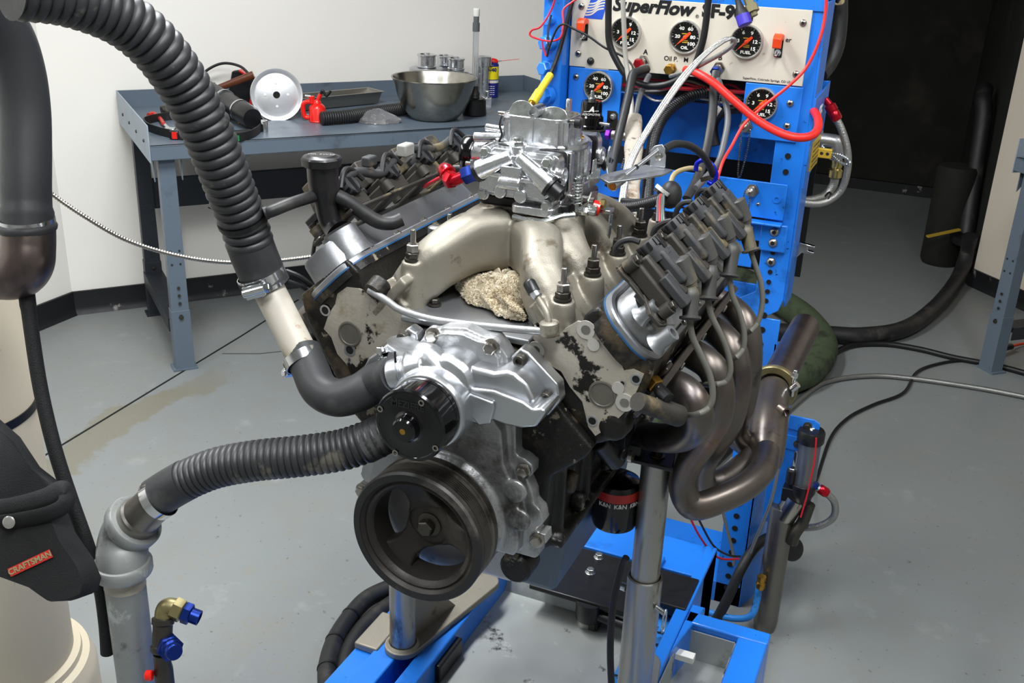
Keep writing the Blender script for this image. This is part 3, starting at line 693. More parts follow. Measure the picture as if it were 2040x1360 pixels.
# ---- cylinder heads
hp = [(.197, .988), (.214, .996), (.262, 1.085), (.270, 1.118), (.190, 1.186), (.172, 1.172), (.160, 1.128), (.120, 1.116), (.085, 1.104)]
for s in (1, -1):
    mb = MB(); yo = 0 if s > 0 else .004
    plate([(s*x, z) for x, z in hp], .138+yo, .615, mb)
    pass
    if s > 0: mb.lathe((.222, .15, 1.02), -Y, [(.022, -.02), (.02, .012), (.015, .016)], 20)
    hd = mb.build('cylinder_head', 'iron_black', eng, remesh=.004, smooth=3)
    if s > 0:
        patch = [(1064, 648), (1085, 672), (1108, 672), (1125, 655), (1150, 640), (1180, 645), (1200, 660), (1218, 655), (1232, 668), (1236, 690), (1222, 700), (1235, 715), (1243, 738), (1262, 735), (1283, 745), (1270, 775), (1250, 815), (1215, 850), (1186, 868), (1172, 850), (1160, 800), (1135, 770), (1118, 740), (1100, 730), (1085, 715), (1078, 690), (1062, 675)]
        plug = (1200, 785); yy = .1365
    else:
        patch = [(690, 572), (715, 575), (738, 590), (755, 612), (770, 600), (790, 612), (812, 615), (835, 628), (828, 650), (790, 685), (752, 715), (715, 742), (700, 745), (690, 725), (672, 705), (660, 672), (645, 655), (655, 625), (668, 605), (672, 585)]
        plug = (697, 665); yy = .1405
    plate(pz(patch, yy), yy, yy+.004).build('bare_face', 'head_face', hd)
    c = P(*plug, y=yy); f_ = MB(); f_.lathe(c, -Y, [(.0195, 0), (.0190, .0015), (.0165, .0018), (.0155, .0008), (.002, .0006)], 28); f_.build('core_plug', 'plug_grey', hd)
    for px, r in (((1180, 838), .0055), ((1267, 755), .0052), ((1240, 763), .003)) if s > 0 else (((815, 632), .006), ((697, 697), .0065), ((648, 618), .006)):
        c = P(*px, y=yy); MB().ring(c, -Y, r, r*1.45, .0008, 18).build('bolt_hole', 'alu_dull', hd); MB().lathe(c, -Y, [(r, 0), (r, .0004)], 16).build('hole_dark', 'black_void', hd)
    if s > 0:
        for (ax_, ay_), (bx_, by_) in (((1068, 697), (1088, 730)), ((1168, 656), (1183, 686)), ((1245, 801), (1232, 772))):
            A, B = P(ax_, ay_, y=yy), P(bx_, by_, y=yy); mb = MB(); d = (B-A).normalized(); n_ = V((-d.z, 0, d.x))
            mb.lathe(A, -Y, [(.0125, 0), (.0125, .002)], 22); mb.lathe(B, -Y, [(.0085, 0), (.0085, .002)], 18); mb.prism([(0, -.005), ((B-A).length, -.0035), ((B-A).length, .0035), (0, .005)], A, d, n_ if d.cross(n_).y < 0 else -n_, .0019)
            bo = mb.build('machined_boss', 'bare_metal', hd); MB().lathe(A-Y*.002, -Y, [(.0065, 0), (.0065, .0004)], 16).build('boss_hole', 'bolt_steel', bo)
# ---- valley plate, coolant pipe
MB().prism([(-.098, .135), (.098, .135), (.098, .60), (-.098, .60)], (0, 0, 1.112), X, Y, .010).build('valley_plate', 'alu_cover', eng, bev=.003)
vl = MB().tube(crv([P(735, 577, y=.128), P(770, 598, y=.125), P(800, 618, y=.122), P(860, 636, y=.122), P(930, 646, y=.122), P(1010, 654, y=.122), P(1085, 660, y=.122)], 8), .0052, 12).build('coolant_pipe', 'alu_dull', eng)
MB().rod(P(742, 585, y=.13), P(748, 570, y=.13)+Y*.02, .016).build('pipe_block', 'iron_black', eng)
MB().rod(P(1096, 668, y=.125), P(1094, 640, y=.125), .013).build('pipe_boss', 'alu_cast', eng)
for px in ((866, 606), (1038, 634)): bolt(P(*px, z=1.124), Z, .0068, .007, 'bolt_dark')
tp = crv([P(1094, 645, y=.125), P(1088, 620, y=.13), P(1075, 598, y=.138), P(1066, 585, y=.142)], 6)
pt_ = MB().tube(tp, .0045, 10).build('steam_pipe', 'alu_cast', eng)
MB().rod(P(1072, 592, y=.139), P(1062, 578, y=.143), .0068).build('pipe_collar', 'alu_machined', pt_)
MB().lathe(P(1064, 582, y=.142), P(1054, 563, y=.147)-P(1064, 582, y=.142), [(.0088, 0), (.0088, .014), (.0075, .017), (.004, .019)], 16).build('vinyl_cap', 'plastic_black', pt_)
# ---- valve covers
def vcover(s, y0, y1):
    o0, o1 = (-.098, .008) if s > 0 else (-.104, .008); q_ = 0 if s > 0 else -.016; c = (o0+o1)/2; r = .042; L = y1-y0
    out = rrect(o1-o0, L, r, 8, c, (y0+y1)/2)
    u = (bk(s, 0, 1, 0)-bk(s, 0, 0, 0)); n_ = bk(s, 1, 0, 0)-bk(s, 0, 0, 0)
    def ring_(a, k): return [bk(s, a, c+(x-c)*(1-k/((o1-o0)/2)), (y0+y1)/2+(yy-(y0+y1)/2)*(1-k/(L/2))) for x, yy in (out if s < 0 else out[::-1])]
    mb = MB(); mb.loft([ring_(.340, .001), ring_(.368+q_, 0)]); mb.build('head_rail', 'iron_black', eng)
    g = MB().loft([ring_(.367+q_, -.001), ring_(.3695+q_, -.001)]); g.build('gasket', 'gasket_blue', eng)
    mb = MB(); mb.loft([ring_(.369+q_, 0), ring_(.376+q_, 0), ring_(.378+q_, .002), ring_(.378+q_, .007), ring_(.372+q_, .0085), ring_(.372+q_, .0105), ring_(.380+q_, .0118), ring_(.398, .015), ring_(.402, .017), ring_(.403, .021)])
    v = mb.build('valve_cover', 'alu_cover', eng, sm=30)
    return v
vr = vcover(1, .128, .60); vlft = vcover(-1, .132, .604)
# front of the right cover: raised pocket rim and two standoffs
for o_, y_, r in ((-.014, .128, .0105), (-.052, .142, .010)):
    a = bk(1, .398, o_, y_); b = bk(1, .428, o_, y_)
    MB().lathe(a, b-a, [(r*1.5, 0), (r*1.1, .006), (r, .012), (r, .030), (r*.55, .030), (r*.5, .016)], 22).build('standoff', 'alu_cover', vr)
MB().prism([(-.078, .155), (-.03, .160), (-.012, .20), (-.04, .215), (-.08, .19)], bk(1, .4025, 0, 0), bk(1, 0, 1, 0)-bk(1, 0, 0, 0), Y, .002).build('cover_pocket', 'alu_dull', vr, bev=.002)
for y_ in (.28, .40, .52):
    MB().lathe(bk(1, .398, -.02, y_), bk(1, 1, 0, 0)-bk(1, 0, 0, 0), [(.011, 0), (.01, .03)], 18).build('standoff', 'alu_cover', vr)
for k in range(5): bolt(bk(1, .377, .001, .20+.085*k), bk(1, 1, 0, 0)-bk(1, 0, 0, 0), .0045, .004, 'bolt_steel', vr)
for k in range(5): bolt(bk(-1, .361, -.098, .20+.085*k), bk(-1, 1, 0, 0)-bk(-1, 0, 0, 0), .0045, .004, 'bolt_steel', vlft)
# oil filler on the left cover
f0 = P(703, 508, y=.19); f1 = P(674, 462, y=.19)
MB().lathe(f0, f1-f0, [(.034, -.004), (.030, .006), (.028, .03), (.028, (f1-f0).length+.0)], 28).build('filler_boss', 'alu_cover', vlft)
fp = crv([f1, P(660, 445, y=.195), P(651, 415, y=.195), P(648, 385, y=.195), P(644, 360, y=.195), P(642, 330, y=.195)], 6)
n_ = len(fp)
MB().tube(fp, [.0165+.006*max(0, (i/(n_-1)-.45)/.2 if i/(n_-1) < .65 else 1) if i/(n_-1) > .45 else .0165+.004*max(0, .15-i/(n_-1))/.15 for i in range(n_)], 24).build('filler_neck', 'plastic_black', vlft)
MB().lathe(f1-(f1-f0).normalized()*.006, f1-f0, [(.024, 0), (.025, .006), (.022, .010)], 24).build('filler_seal', 'rubber', vlft)
cp = P(641, 330, y=.195); rr_ = []
mb = MB(); nn = 48
def capring(h, r, k): return [cp+V((math.cos(2*PI*i/nn), math.sin(2*PI*i/nn), 0))*(r+k*max(0, math.cos(2*PI*i/nn*8)))+Z*h for i in range(nn)]
mb.loft([capring(0, .0265, 0), capring(.001, .028, .0012), capring(.011, .028, .0016), capring(.0135, .0265, .001), capring(.0145, .022, 0), capring(.0165, .019, 0)])
cap = mb.build('filler_cap', 'plastic_black', vlft, sm=30)
text('cap_lettering', 'OIL 5W30', cp+Z*.0166, V((.9, .4, 0)), V((-.4, .9, 0)), .009, 'grey_plastic', cap, ext=.0002)
# breather hose either side of the filler neck
h1 = MB().tube(crv([P(530, 424, y=.10), P(545, 419, y=.105), P(580, 405, y=.13), P(618, 393, y=.17), P(636, 388, y=.19)], 8), .0086, 14).build('breather_hose', 'rubber', vlft)
MB().lathe(P(530, 424, y=.10), P(524, 426, y=.097)-P(530, 424, y=.10), [(.0095, -.002), (.0095, .003), (.005, .003), (.0045, -.002)], 16).build('hose_mouth', 'rubber', h1)
MB().tube(crv([P(660, 385, y=.20), P(690, 400, y=.205), P(725, 425, y=.215), P(755, 442, y=.225), P(780, 444, y=.235), P(800, 436, y=.245)], 8), .0105, 16).build('breather_hose', 'rubber', vlft)
# ---- intake manifold: plenum, eight runners, flanges
mb = MB()
def runner(pts, sz, side):
    c = crv(pts, 6); m = len(c); rings = []
    for i, p in enumerate(c):
        t = (c[min(i+1, m-1)]-c[max(i-1, 0)]).normalized(); w_ = t.cross(Z).normalized(); up_ = w_.cross(t)
        f_ = i/(m-1)*(len(sz)-1); k = min(int(f_), len(sz)-2); q = f_-k; ww = sz[k][0]*(1-q)+sz[k+1][0]*q; hh = sz[k][1]*(1-q)+sz[k+1][1]*q
        rings.append([p+w_*a+up_*b for a, b in rrect(ww, hh, min(ww, hh)*.36, 4)])
    mb.loft(rings)
PY = .395; ZT = 1.245; SY = {1: (.168, .286, .398, .510, .62), -1: (.180, .348, .462, .576)}
for s in (1, -1):
    for i, ye_ in enumerate((.192, .306, .420, .534)):
        y0 = PY+(ye_-PY)*.42; sp = (ye_-PY)
        runner([V((s*.02, y0, 1.199)), V((s*.055, PY+sp*.62, 1.198)), V((s*.082, PY+sp*.9, 1.178)), V((s*.112, ye_, 1.140))], [(.064, .090), (.062, .088), (.055, .076), (.050, .064)], s)
mb.loft([[V((x*k, PY+y_*k, z)) for x, y_ in rrect(.148, .148, .02, 4)] for z, k in ((1.155, .80), (1.20, .90), (1.225, .97), (ZT, 1))])
for s in (1, -1):
    u = V((s*.64, 0, -.768)); n_ = V((s*.768, 0, .64)); mb.box(V((s*.121, .365, 1.140)), (.078, .45, .014), (u, Y, n_))
    for ys in SY[s]: mb.lathe((s*(.102 if s < 0 and ys < .21 else .130), ys, 1.118), Z, [(.020, 0), (.0185, .04), (.0165, .056 if s > 0 else .070 if ys < .21 else .049)], 20)
    mb.box(V((s*.127, .178, 1.131)), (.03, .05, .05), (u, Y, n_))
bs_ = P(1078, 440, z=1.222); mb.lathe((bs_.x, bs_.y, 1.17), Z, [(.020, 0), (.0185, .04), (.0165, .051)], 20)           # plugged sensor boss
mb.lathe((.078, .352, 1.16), Z, [(.013, 0), (.0125, .06), (.0125, .082)], 18)           # linkage post
man = mb.build('intake_manifold', 'alu_cast', eng, remesh=.0026, smooth=5)
MB().lathe((bs_.x, bs_.y, 1.2205), Z, [(.0125, 0), (.012, .003), (.006, .003), (.0055, .001)], 20).build('plug', 'alu_dull', man)
for s in (1, -1):
    for ys in (SY[1] if s > 0 else SY[-1][:2]):
        c = V((s*(.102 if s < 0 and ys < .21 else .130), ys, 1.176 if s > 0 else 1.190 if ys < .21 else 1.168)); st = MB().rod(c, c+Z*.044, .004, 12).build('stud', 'bolt_steel', man)
        MB().lathe(c-Z*.001, Z, [(.0125, 0), (.0125, .003)], 20).build('washer', 'bolt_dark', st)
        MB().hexa(c+Z*.002, Z, .0185, .009).build('nut', 'bolt_dark', st); MB().hexa(c+Z*.012, Z, .0165, .011, .3).build('nut', 'bolt_dark' if ys > .25 else 'bolt_steel', st)
for p in (P(945, 428, z=1.205), P(868, 460, z=1.195), P(1265, 445, z=1.15)): MB().lathe(p, Z, [(.012, -.02), (.012, .006), (.009, .008)], 18).build('sensor_plug', 'alu_dull', man)
# ---- left bank coils and bracket (dusty)
def coil(s, yc, full=True):
    u = (bk(s, 0, 1, 0)-bk(s, 0, 0, 0)); n_ = (bk(s, 1, 0, 0)-bk(s, 0, 0, 0)); ax = (u, Y, n_)
    q = lambda o, dy, a: bk(s, a, o, yc+dy)
    c = MB(); c.box(q(-.076, 0, .432), (.074, .060, .022), ax); c.box(q(-.078, .0, .447), (.062, .046, .014), ax)
    c.box(q(-.060, .006, .456), (.040, .034, .010), ax)
    cl = c.build('ignition_coil', 'coil_case', eng, bev=.003)
    m_ = MB(); m_.box(q(-.052, -.016, .4525), (.046, .020, .012), ax); m_.build('coil_window', 'plastic_dusty', cl, bev=.002)
    m_ = MB(); m_.box(q(-.078, .008, .462), (.05, .036, .016), ax); m_.build('coil_core', 'plastic_dusty', cl, bev=.004)
    k0 = q(-.098, .004, .455)
    m_ = MB(); m_.lathe(k0, -u, [(.0165, -.004), (.0165, .010), (.0145, .0105), (.0145, .022), (.013, .024)], 20); m_.build('connector', 'plastic_dusty', cl)
    m_ = MB()
    for i in range(9): m_.box(k0-u*.018+(Y*math.cos(.7*i)+n_*math.sin(.7*i))*.0148, (.010, .004, .003), (u, (Y*math.cos(.7*i+PI/2)+n_*math.sin(.7*i+PI/2)), (Y*math.cos(.7*i)+n_*math.sin(.7*i))))
    m_.build('connector_rib', 'plastic_black', cl, kind='stuff')
    m_ = MB(); m_.box(k0-u*.014, (.02, .012, .034), ax); m_.build('lock_tab', 'plastic_black', cl, bev=.001)
    for o, dy in ((-.112, -.028), (-.040, -.030)):
        e_ = MB().lathe(q(o, dy, .425), n_, [(.009, 0), (.009, .016), (.006, .0165)], 16).build('mount_ear', 'coil_case', cl)
        MB().hexa(q(o, dy, .4415), n_, .011, .006).build('bolt', 'bolt_dark', e_)
    t0 = q(-.078, .014, .464); t1 = q(-.042, .014, .453)
    m_ = MB(); rings = []
    for t, w_, h_ in ((-.1, .028, .028), (-.05, .031, .033), (.80, .030, .032), (.82, .028, .030), (1, .025, .027)):
        p = t0.lerp(t1, t); d = (t1-t0).normalized(); up_ = d.cross(Y).normalized(); rings.append([p+Y*a+up_*b for a, b in rrect(w_, h_, .007, 3)])
    m_.loft(rings); b_ = m_.build('coil_tower', 'boot_rubber', cl, sm=32)
    return cl, t1
coils = []
for i in range(4): coils.append(coil(1, .172+.111*i))
lco = []
for i in range(4): lco.append(coil(-1, .235+.117*i))
for s, y0 in ((1, .145), (-1, .21)):
    u = (bk(s, 0, 1, 0)-bk(s, 0, 0, 0)); n_ = (bk(s, 1, 0, 0)-bk(s, 0, 0, 0)); mb = MB()
    mb.box(bk(s, .419, -.112, y0+.215), (.014, .44, .004), (u, Y, n_)); mb.box(bk(s, .419, -.040, y0+.215), (.016, .44, .004), (u, Y, n_))
    for k in range(4): mb.box(bk(s, .419, -.076, y0+.111*k), (.09, .02, .004), (u, Y, n_))
    mb.prism([(-.118, -.012), (-.106, -.014), (-.075, .0), (-.050, -.022), (-.030, -.020), (-.024, -.004), (-.036, .016), (-.118, .016)], bk(s, .417, 0, y0), u, Y, .005*s)
    mb.build('coil_bracket', 'coil_case', eng, bev=.001)
    MB().ring(bk(s, .42, -.039, y0-.010), n_, .005, .009, .004).build('bracket_eyelet', 'bolt_steel', eng)
# loom and clutter lying along the left coils
MB().tube(crv([bk(-1, .46, -.10, .19), bk(-1, .47, -.12, .26), bk(-1, .455, -.115, .33), bk(-1, .475, -.12, .42), bk(-1, .46, -.118, .52), bk(-1, .47, -.11, .6)], 8), .007, 10).build('coil_loom', 'plastic_dusty', eng)
for k in range(4):
    y_ = .21+.117*k; MB().tube(crv([bk(-1, .455, -.118, y_), bk(-1, .474, -.128, y_+.02), bk(-1, .474, -.124, y_+.045), bk(-1, .455, -.12, y_+.06)], 6), .0042, 8).build('coil_lead', 'rubber', eng)
for k in range(4):
    y_ = .235+.117*k; u_ = bk(-1, 0, 1, 0)-bk(-1, 0, 0, 0); n__ = bk(-1, 1, 0, 0)-bk(-1, 0, 0, 0); rr = []
    for a_, w_, h_ in ((.455, .036, .050), (.478, .030, .040), (.500, .028, .030)): rr.append([bk(-1, a_, -.070+dx*w_, y_+dy*h_) for dx, dy in ((-.5, -.5), (.5, -.5), (.5, .5), (-.5, .5))])
    MB().loft(rr[::1]).build('coil_top', 'coil_case', lco[k][0], bev=.002)
MB().box(bk(-1, .47, -.135, .40), (.018, .03, .02)).build('loom_plug', 'grey_plastic', eng, bev=.003)
MB().box(bk(-1, .475, -.13, .30), (.016, .024, .016)).build('loom_plug', 'plastic_dusty', eng, bev=.003)
# ---- boots and spark plug wires on the right bank
ends = [((1352, 830), .30, .03), ((1395, 775), .31, .135), ((1395, 690), .31, .25), ((1450, 625), .31, .37)]
BW = [[(1380, 590), (1384, 625), (1379, 700), (1378, 655)], ]
spec = [  # boot pixels (bend, bottom) and wire pixels with plane x
 (((1376, 588), (1375, 632)), [(1374, 640), (1380, 672), (1395, 705), (1413, 745), (1420, 785), (1412, 812), (1385, 826), (1352, 826)], .335),
 (((1414, 545), (1411, 593)), [(1411, 600), (1418, 630), (1435, 665), (1449, 700), (1455, 735), (1446, 760), (1420, 766), (1395, 765)], .330),
 (((1458, 500), (1453, 548)), [(1453, 555), (1460, 590), (1472, 620), (1482, 660), (1480, 695), (1460, 715), (1440, 715)], .325),
 (((1486, 462), (1496, 498)), [(1497, 505), (1507, 535), (1517, 570), (1518, 610), (1508, 645), (1490, 662), (1472, 668)], .320)]
for i, ((b0, b1), wp, xp) in enumerate(spec):
    t1 = coils[i][1]; dep = (t1-CAM).dot(CF)
    A = t1; B = P(*b0, d=dep-.01); C_ = P(*b1, d=dep-.012)
    m_ = MB(); pts = crv([A, A.lerp(B, .6), B, B.lerp(C_, .35), C_], 5); n_ = len(pts)
    m_.tube(pts, [.0118 if k < n_*.35 else .0115-.003*(k/n_-.35) for k in range(n_-2)]+[.0100, .0100], 14)
    w_ = MB(); d = (C_-B).normalized()
    m_.lathe(C_-d*.002, d, [(.0105, 0), (.0140, .001), (.0140, .004), (.0105, .005)], 16)
    wo = m_.build('plug_boot', 'boot_rubber', eng)
    wps = [C_]+[P(a, b, d=dep-.012+(k+1)*(-.0+.004)) for k, (a, b) in enumerate(wp[:-1])]
    last = P(*wp[-1], x=.275); wps.append(last)
    w_.tube(crv(wps, 6), .0043, 10); w_.build('plug_wire', 'plug_wire', wo)
# spark plug boot of the front cylinder and brass sender
mb = MB(); a = P(1270, 800, x=.262); b = P(1352, 828, x=.300); mb.lathe(a, b-a, [(.0125, 0), (.0125, (b-a).length*.7), (.015, (b-a).length*.75), (.015, (b-a).length), (.009, (b-a).length+.004)], 14); mb.build('plug_boot', 'coil_case', eng)
sn = V((.262, .165, 1.085)); MB().hexa(sn, V((.8, -.5, -.3)), .021, .012).build('temp_sender', 'brass', eng); MB().rod(sn+V((.8, -.5, -.3)).normalized()*.011, sn+V((.8, -.5, -.3)).normalized()*.036, .009, 12).build('sender_plug', 'wire_black', eng)
# ---- electric water pump
MC = P(815, 849, y=-.03); mx_, mz_ = MC.x, MC.z
wp = MB()
wp.lathe((mx_, .11, mz_), -Y, [(.05, 0), (.054, .02), (.054, .088), (.052, .096), (.049, .0965)], 56)
wp.tube(crv([(mx_+.01, .055, mz_+.035), (mx_-.02, .06, mz_+.052), P(826, 712, y=.07), P(806, 700, y=.09), P(790, 700, y=.108)], 6), .0225, 24)
wp.lathe((mx_+.012, .075, mz_+.03), Y*-1, [(.040, -.02), (.038, .02), (.034, .030), (.026, .034)], 36)
nk0, nk1 = P(838, 735, y=.055), P(778, 748, y=.045)
wp.lathe(nk0, nk1-nk0, [(.027, -.01), (.0265, .014), (.023, .018), (.0215, .022), (.0215, (nk1-nk0).length)], 28)
pump = wp.build('water_pump', 'alu_machined', eng, remesh=.0014, smooth=5)
armp = pz([(862, 722), (884, 714), (915, 722), (950, 733), (985, 741), (1008, 738), (1026, 742), (1050, 766), (1066, 796), (1060, 812), (1042, 800), (985, 778), (930, 776), (890, 780)], .062)
plate(armp, .058, .118).build('pump_arm', 'alu_machined', pump, bev=.006, seg=4)
plate(pz([(925, 770), (985, 778), (1042, 800), (1062, 815), (1080, 812), (1088, 820), (1068, 850), (1040, 852), (1008, 846), (984, 836), (960, 846), (938, 842), (918, 812)], .05), .048, .11).build('pump_lobe', 'alu_machined', pump, bev=.004, seg=3)
plate(pz([(1018, 710), (1036, 693), (1052, 701), (1112, 766), (1116, 800), (1092, 828), (1064, 815), (1026, 765)], .10), .098, .122).build('pump_flange', 'alu_machined', pump, bev=.003, seg=3)
plate(pz([(792, 672), (812, 652), (830, 664), (834, 690), (802, 708), (745, 742), (722, 738), (735, 712)], .10), .098, .122).build('pump_flange', 'alu_machined', pump, bev=.003, seg=3)
for i in range(4): MB().revolve(nk0+(nk1-nk0).normalized()*(.017+.003*i), nk1-nk0, [(.0205, 0), (.0235, .001), (.0205, .002)], 28).build('neck_rib', 'alu_machined', pump)
mo = MB(); mo.lathe((mx_, .02, mz_), -Y, [(.0495, 0), (.0495, .014), (.0485, .0145), (.0485, .0155), (.0495, .016), (.0495, .047), (.0475, .05), (.044, .0503), (.0435, .0498), (.022, .0498), (.0205, .0503), (.0175, .053), (.0165, .064), (.0145, .0665), (.006, .0668)], 56)
mot = mo.build('pump_motor', 'anod_black', pump, sm=30)
for px in ((840, 802), (758, 814), (788, 901), (868, 892)):
    p = P(*px, y=-.0302); MB().ring(p, -Y, .0024, .0042, .0014, 18).build('screw', 'bolt_steel', pump)
MB().lathe((mx_, -.0466, mz_), -Y, [(.004, 0), (.004, .0006)], 14).build('shaft_screw', 'brass', pump)
text('motor_lettering', 'MEZIERE', (mx_-.002, -.0304, mz_+.029), X, Z, .0125, 'plastic_black', pump, bold=.0004)
for px in ((806, 671), (1038, 716), (1090, 790)): socket_bolt(P(*px, y=.096), -Y, .0082, .010, pump)
for px in ((968, 810), (961, 838)): socket_bolt(P(*px, y=.046), -Y, .0055, .003, pump, 'bolt_steel')
plate(pz([(924, 778), (984, 800), (986, 812), (978, 842), (956, 846), (930, 815)], .046), .0425, .05).build('pump_port_cover', 'alu_machined', pump, bev=.002)
MB().tube([P(788, 722, y=.03), P(787, 700, y=.03)], .0016, 6).build('tie_end', 'tie_black', pump)
# ---- carburettor
crb = MB()
ZB = ZT+.010
MB().prism(rrect(.146, .146, .014, 4, 0, PY), (0, 0, ZT), X, Y, .013).build('carburettor_spacer', 'plastic_black', eng, bev=.002)
crb.prism(rrect(.130, .136, .012, 4, 0, PY), (0, 0, ZB), X, Y, .018)
crb.prism(rrect(.112, .112, .014, 4, 0, PY), (0, 0, ZB+.016), X, Y, .062)
for x in (-.056, -.03, 0, .03, .056):
    for s in (-1, 1): crb.bx(s*.054, s*.061, PY+x*.85-.004, PY+x*.85+.004, ZB+.014, ZB+.074)
crb.bx(.050, .066, PY-.05, PY-.036, ZB+.016, ZB+.076); crb.bx(.050, .064, PY+.030, PY+.046, ZB+.03, ZB+.078)
crb.lathe((.062, PY+.01, ZB+.03), Z, [(.010, 0), (.0085, .036), (.005, .044)], 16)
car = crb.build('carburettor', 'alu_bright', eng, bev=.002)
mb = MB(); ZR = 1.331
mb.lathe((0, PY, ZR-.012), Z, [(.056, 0), (.064, .006), (.0715, .010), (.073, .0125), (.073, .0175), (.0705, .0195), (.068, .0195), (.067, .0175)], 56)
mb.build('air_horn_ring', 'alu_bright', car, sm=25)
# choke horn: thin wall with ribs
def hornpath(k=0): return [(x, y_) for x, y_ in rrect(.104-2*k, .082-2*k, .022-k, 7, .004, PY-.014)]
mb = MB(); oz, iz = hornpath(0), hornpath(.0035); zt = ZR+.045
rings = [[V((x, y_, ZR+.003)) for x, y_ in oz], [V((x, y_, zt-.001)) for x, y_ in oz], [V((x, y_, zt)) for x, y_ in hornpath(.001)], [V((x, y_, zt)) for x, y_ in iz], [V((x, y_, ZR+.006)) for x, y_ in iz]]
mb.loft(rings, cap=False)
for x, w in ((-.036, .006), (.004, .006), (.044, .005)): mb.bx(x-w/2, x+w/2, PY-.0575, PY-.052, ZR+.003, zt-.004)
for y_ in (-.045, -.02, .005): mb.bx(.052, .0585, PY+y_-.003, PY+y_+.003, ZR+.003, zt-.004)
mb.build('choke_horn', 'alu_bright', car, sm=30)
MB().prism(hornpath(.0036), (0, 0, ZR+.005), X, Y, .002).build('horn_floor', 'alu_dull', car)
for s in (-1, 1):
    MB().ring((s*.026, PY-.02, ZR+.004), Z, .017, .020, .02).build('venturi', 'alu_machined', car)
    MB().rod((s*.026, PY-.045, ZR+.024), (s*.026, PY+.005, ZR+.024), .004).build('booster', 'brass', car)
# choke plates standing out of the horn
for x0, x1, hh in ((-.042, -.002, .018), (.008, .050, .014)):
    n2 = 9; out = []
    for i in range(n2+1):
        t = i/n2; x = x0+(x1-x0)*t; out.append((x, hh*min(1, math.sin(PI*min(max(t, .0), 1))**.35 if 0 < t < 1 else .15)))
    poly = [(x0, -.014)]+out+[(x1, -.014)]
    MB().prism(poly, (0, PY-.03, zt+.0), X, V((0, .25, 1)).normalized(), .0022).build('choke_plate', 'zinc', car, bev=.0006)
MB().bx(.034, .040, PY+.0, PY+.012, zt-.01, zt+.022).build('vent_post', 'alu_bright', car, bev=.002)
vt0, vt1 = V((.002, PY-.015, zt+.006)), V((.006, PY-.054, zt+.008)); MB().lathe(vt0, vt1-vt0, [(.0085, 0), (.0085, .042), (.0065, .042), (.006, .03)], 20).build('bowl_vent', 'alu_bright', car)
MB().rod((-.060, PY-.03, zt-.004), (.062, PY-.03, zt-.004), .003).build('choke_shaft', 'bolt_steel', car)
MB().lathe((.062, PY-.03, zt-.006), X, [(.007, 0), (.007, .008), (.004, .009)], 14).build('shaft_end', 'plastic_black', car)
MB().lathe((.03, PY+.045, ZR+.006), Z, [(.008, 0), (.008, .022), (.011, .023), (.011, .030), (.009, .032)], 18).build('tall_vent', 'alu_bright', car)
MB().lathe((.050, PY+.028, ZR+.007), Z, [(.006, 0), (.006, .002), (.003, .003), (.003, .008)], 12).build('idle_screw', 'brass', car)
# fuel bowls, front and rear
def bowl(sg):
    Y0 = PY+sg*.062; f = lambda d: Y0+sg*d
    mb = MB(); A = rrect(.124, .070, .010, 4, .002, ZB+.044)
    def pl(poly, d0, d1, inset=0): mb.prism(poly, (0, f(d0), 0), X, Z, -(f(d1)-f(d0)), inset)
    pl(A, .006, .030); pl(rrect(.112, .060, .010, 4, .002, ZB+.045), .028, .042, .05)
    yb = f(.040)
    def rod(a, b, r0, r1, m=20): mb.lathe(V(a), V(b)-V(a), [(r0, 0), (r1, (V(b)-V(a)).length)], m)
    rod((-.004, yb, ZB+.072), (-.056, yb+sg*.004, ZB+.046), .010, .0150); rod((.006, yb, ZB+.072), (.058, yb+sg*.004, ZB+.038), .010, .0165)
    pl([(-.016, ZB+.040), (.014, ZB+.040), (.014, ZB+.060), (-.016, ZB+.060)], .040, .053); mb.rod((-.018, f(.050), ZB+.036), (.016, f(.050), ZB+.036), .010)
    rod((-.040, f(.046), ZB+.045), (.040, f(.046), ZB+.041), .004, .004)
    for x, z in ((-.02, ZB+.020), (.012, ZB+.017)): mb.lathe((x, f(.040), z), V((0, sg, 0)), [(.0105, 0), (.0105, .004), (.0085, .006), (.005, .0055)], 20)
    mb.lathe((-.002, f(.026), ZB+.074), Z, [(.0125, 0), (.0115, .012)], 18)
    mb.lathe((.060, f(.020), ZB+.048), X, [(.014, -.004), (.0135, .010), (.0085, .0105), (.008, .004)], 18)
    for x, z in ((-.048, ZB+.012), (.052, ZB+.008), (-.046, ZB+.074), (.050, ZB+.070)): mb.lathe((x, f(.03), z), V((0, sg, 0)), [(.0095, -.02), (.009, .010)], 16)
    bo = mb.build('fuel_bowl', 'alu_bright', car, bev=.0018)
    MB().hexa((-.002, f(.026), ZB+.085), Z, .022, .008).build('needle_nut', 'zinc', car); MB().lathe((-.002, f(.026), ZB+.092), Z, [(.008, 0), (.008, .005), (.005, .006)], 14).build('needle_screw', 'zinc', car)
    for x, z in ((-.048, ZB+.012), (.052, ZB+.008), (-.046, ZB+.074), (.050, ZB+.070)): MB().hexa((x, f(.040), z), V((0, sg, 0)), .0125, .007).build('bowl_screw', 'zinc', car)
    MB().prism(rrect(.130, .072, .008, 3, 0, ZB+.044), (0, f(.0), 0), X, Z, -(f(.007)-f(0))).build('metering_gasket', 'plastic_black', car)
    MB().lathe(V((.058, yb+sg*.004, ZB+.038)), V((.52, 0, -.34)), [(.0165, -.003), (.0165, .002), (.012, .003), (.012, .018)], 18).build('inlet_plug', 'plastic_black', car)
    return yb
yb = bowl(-1); bowl(1)
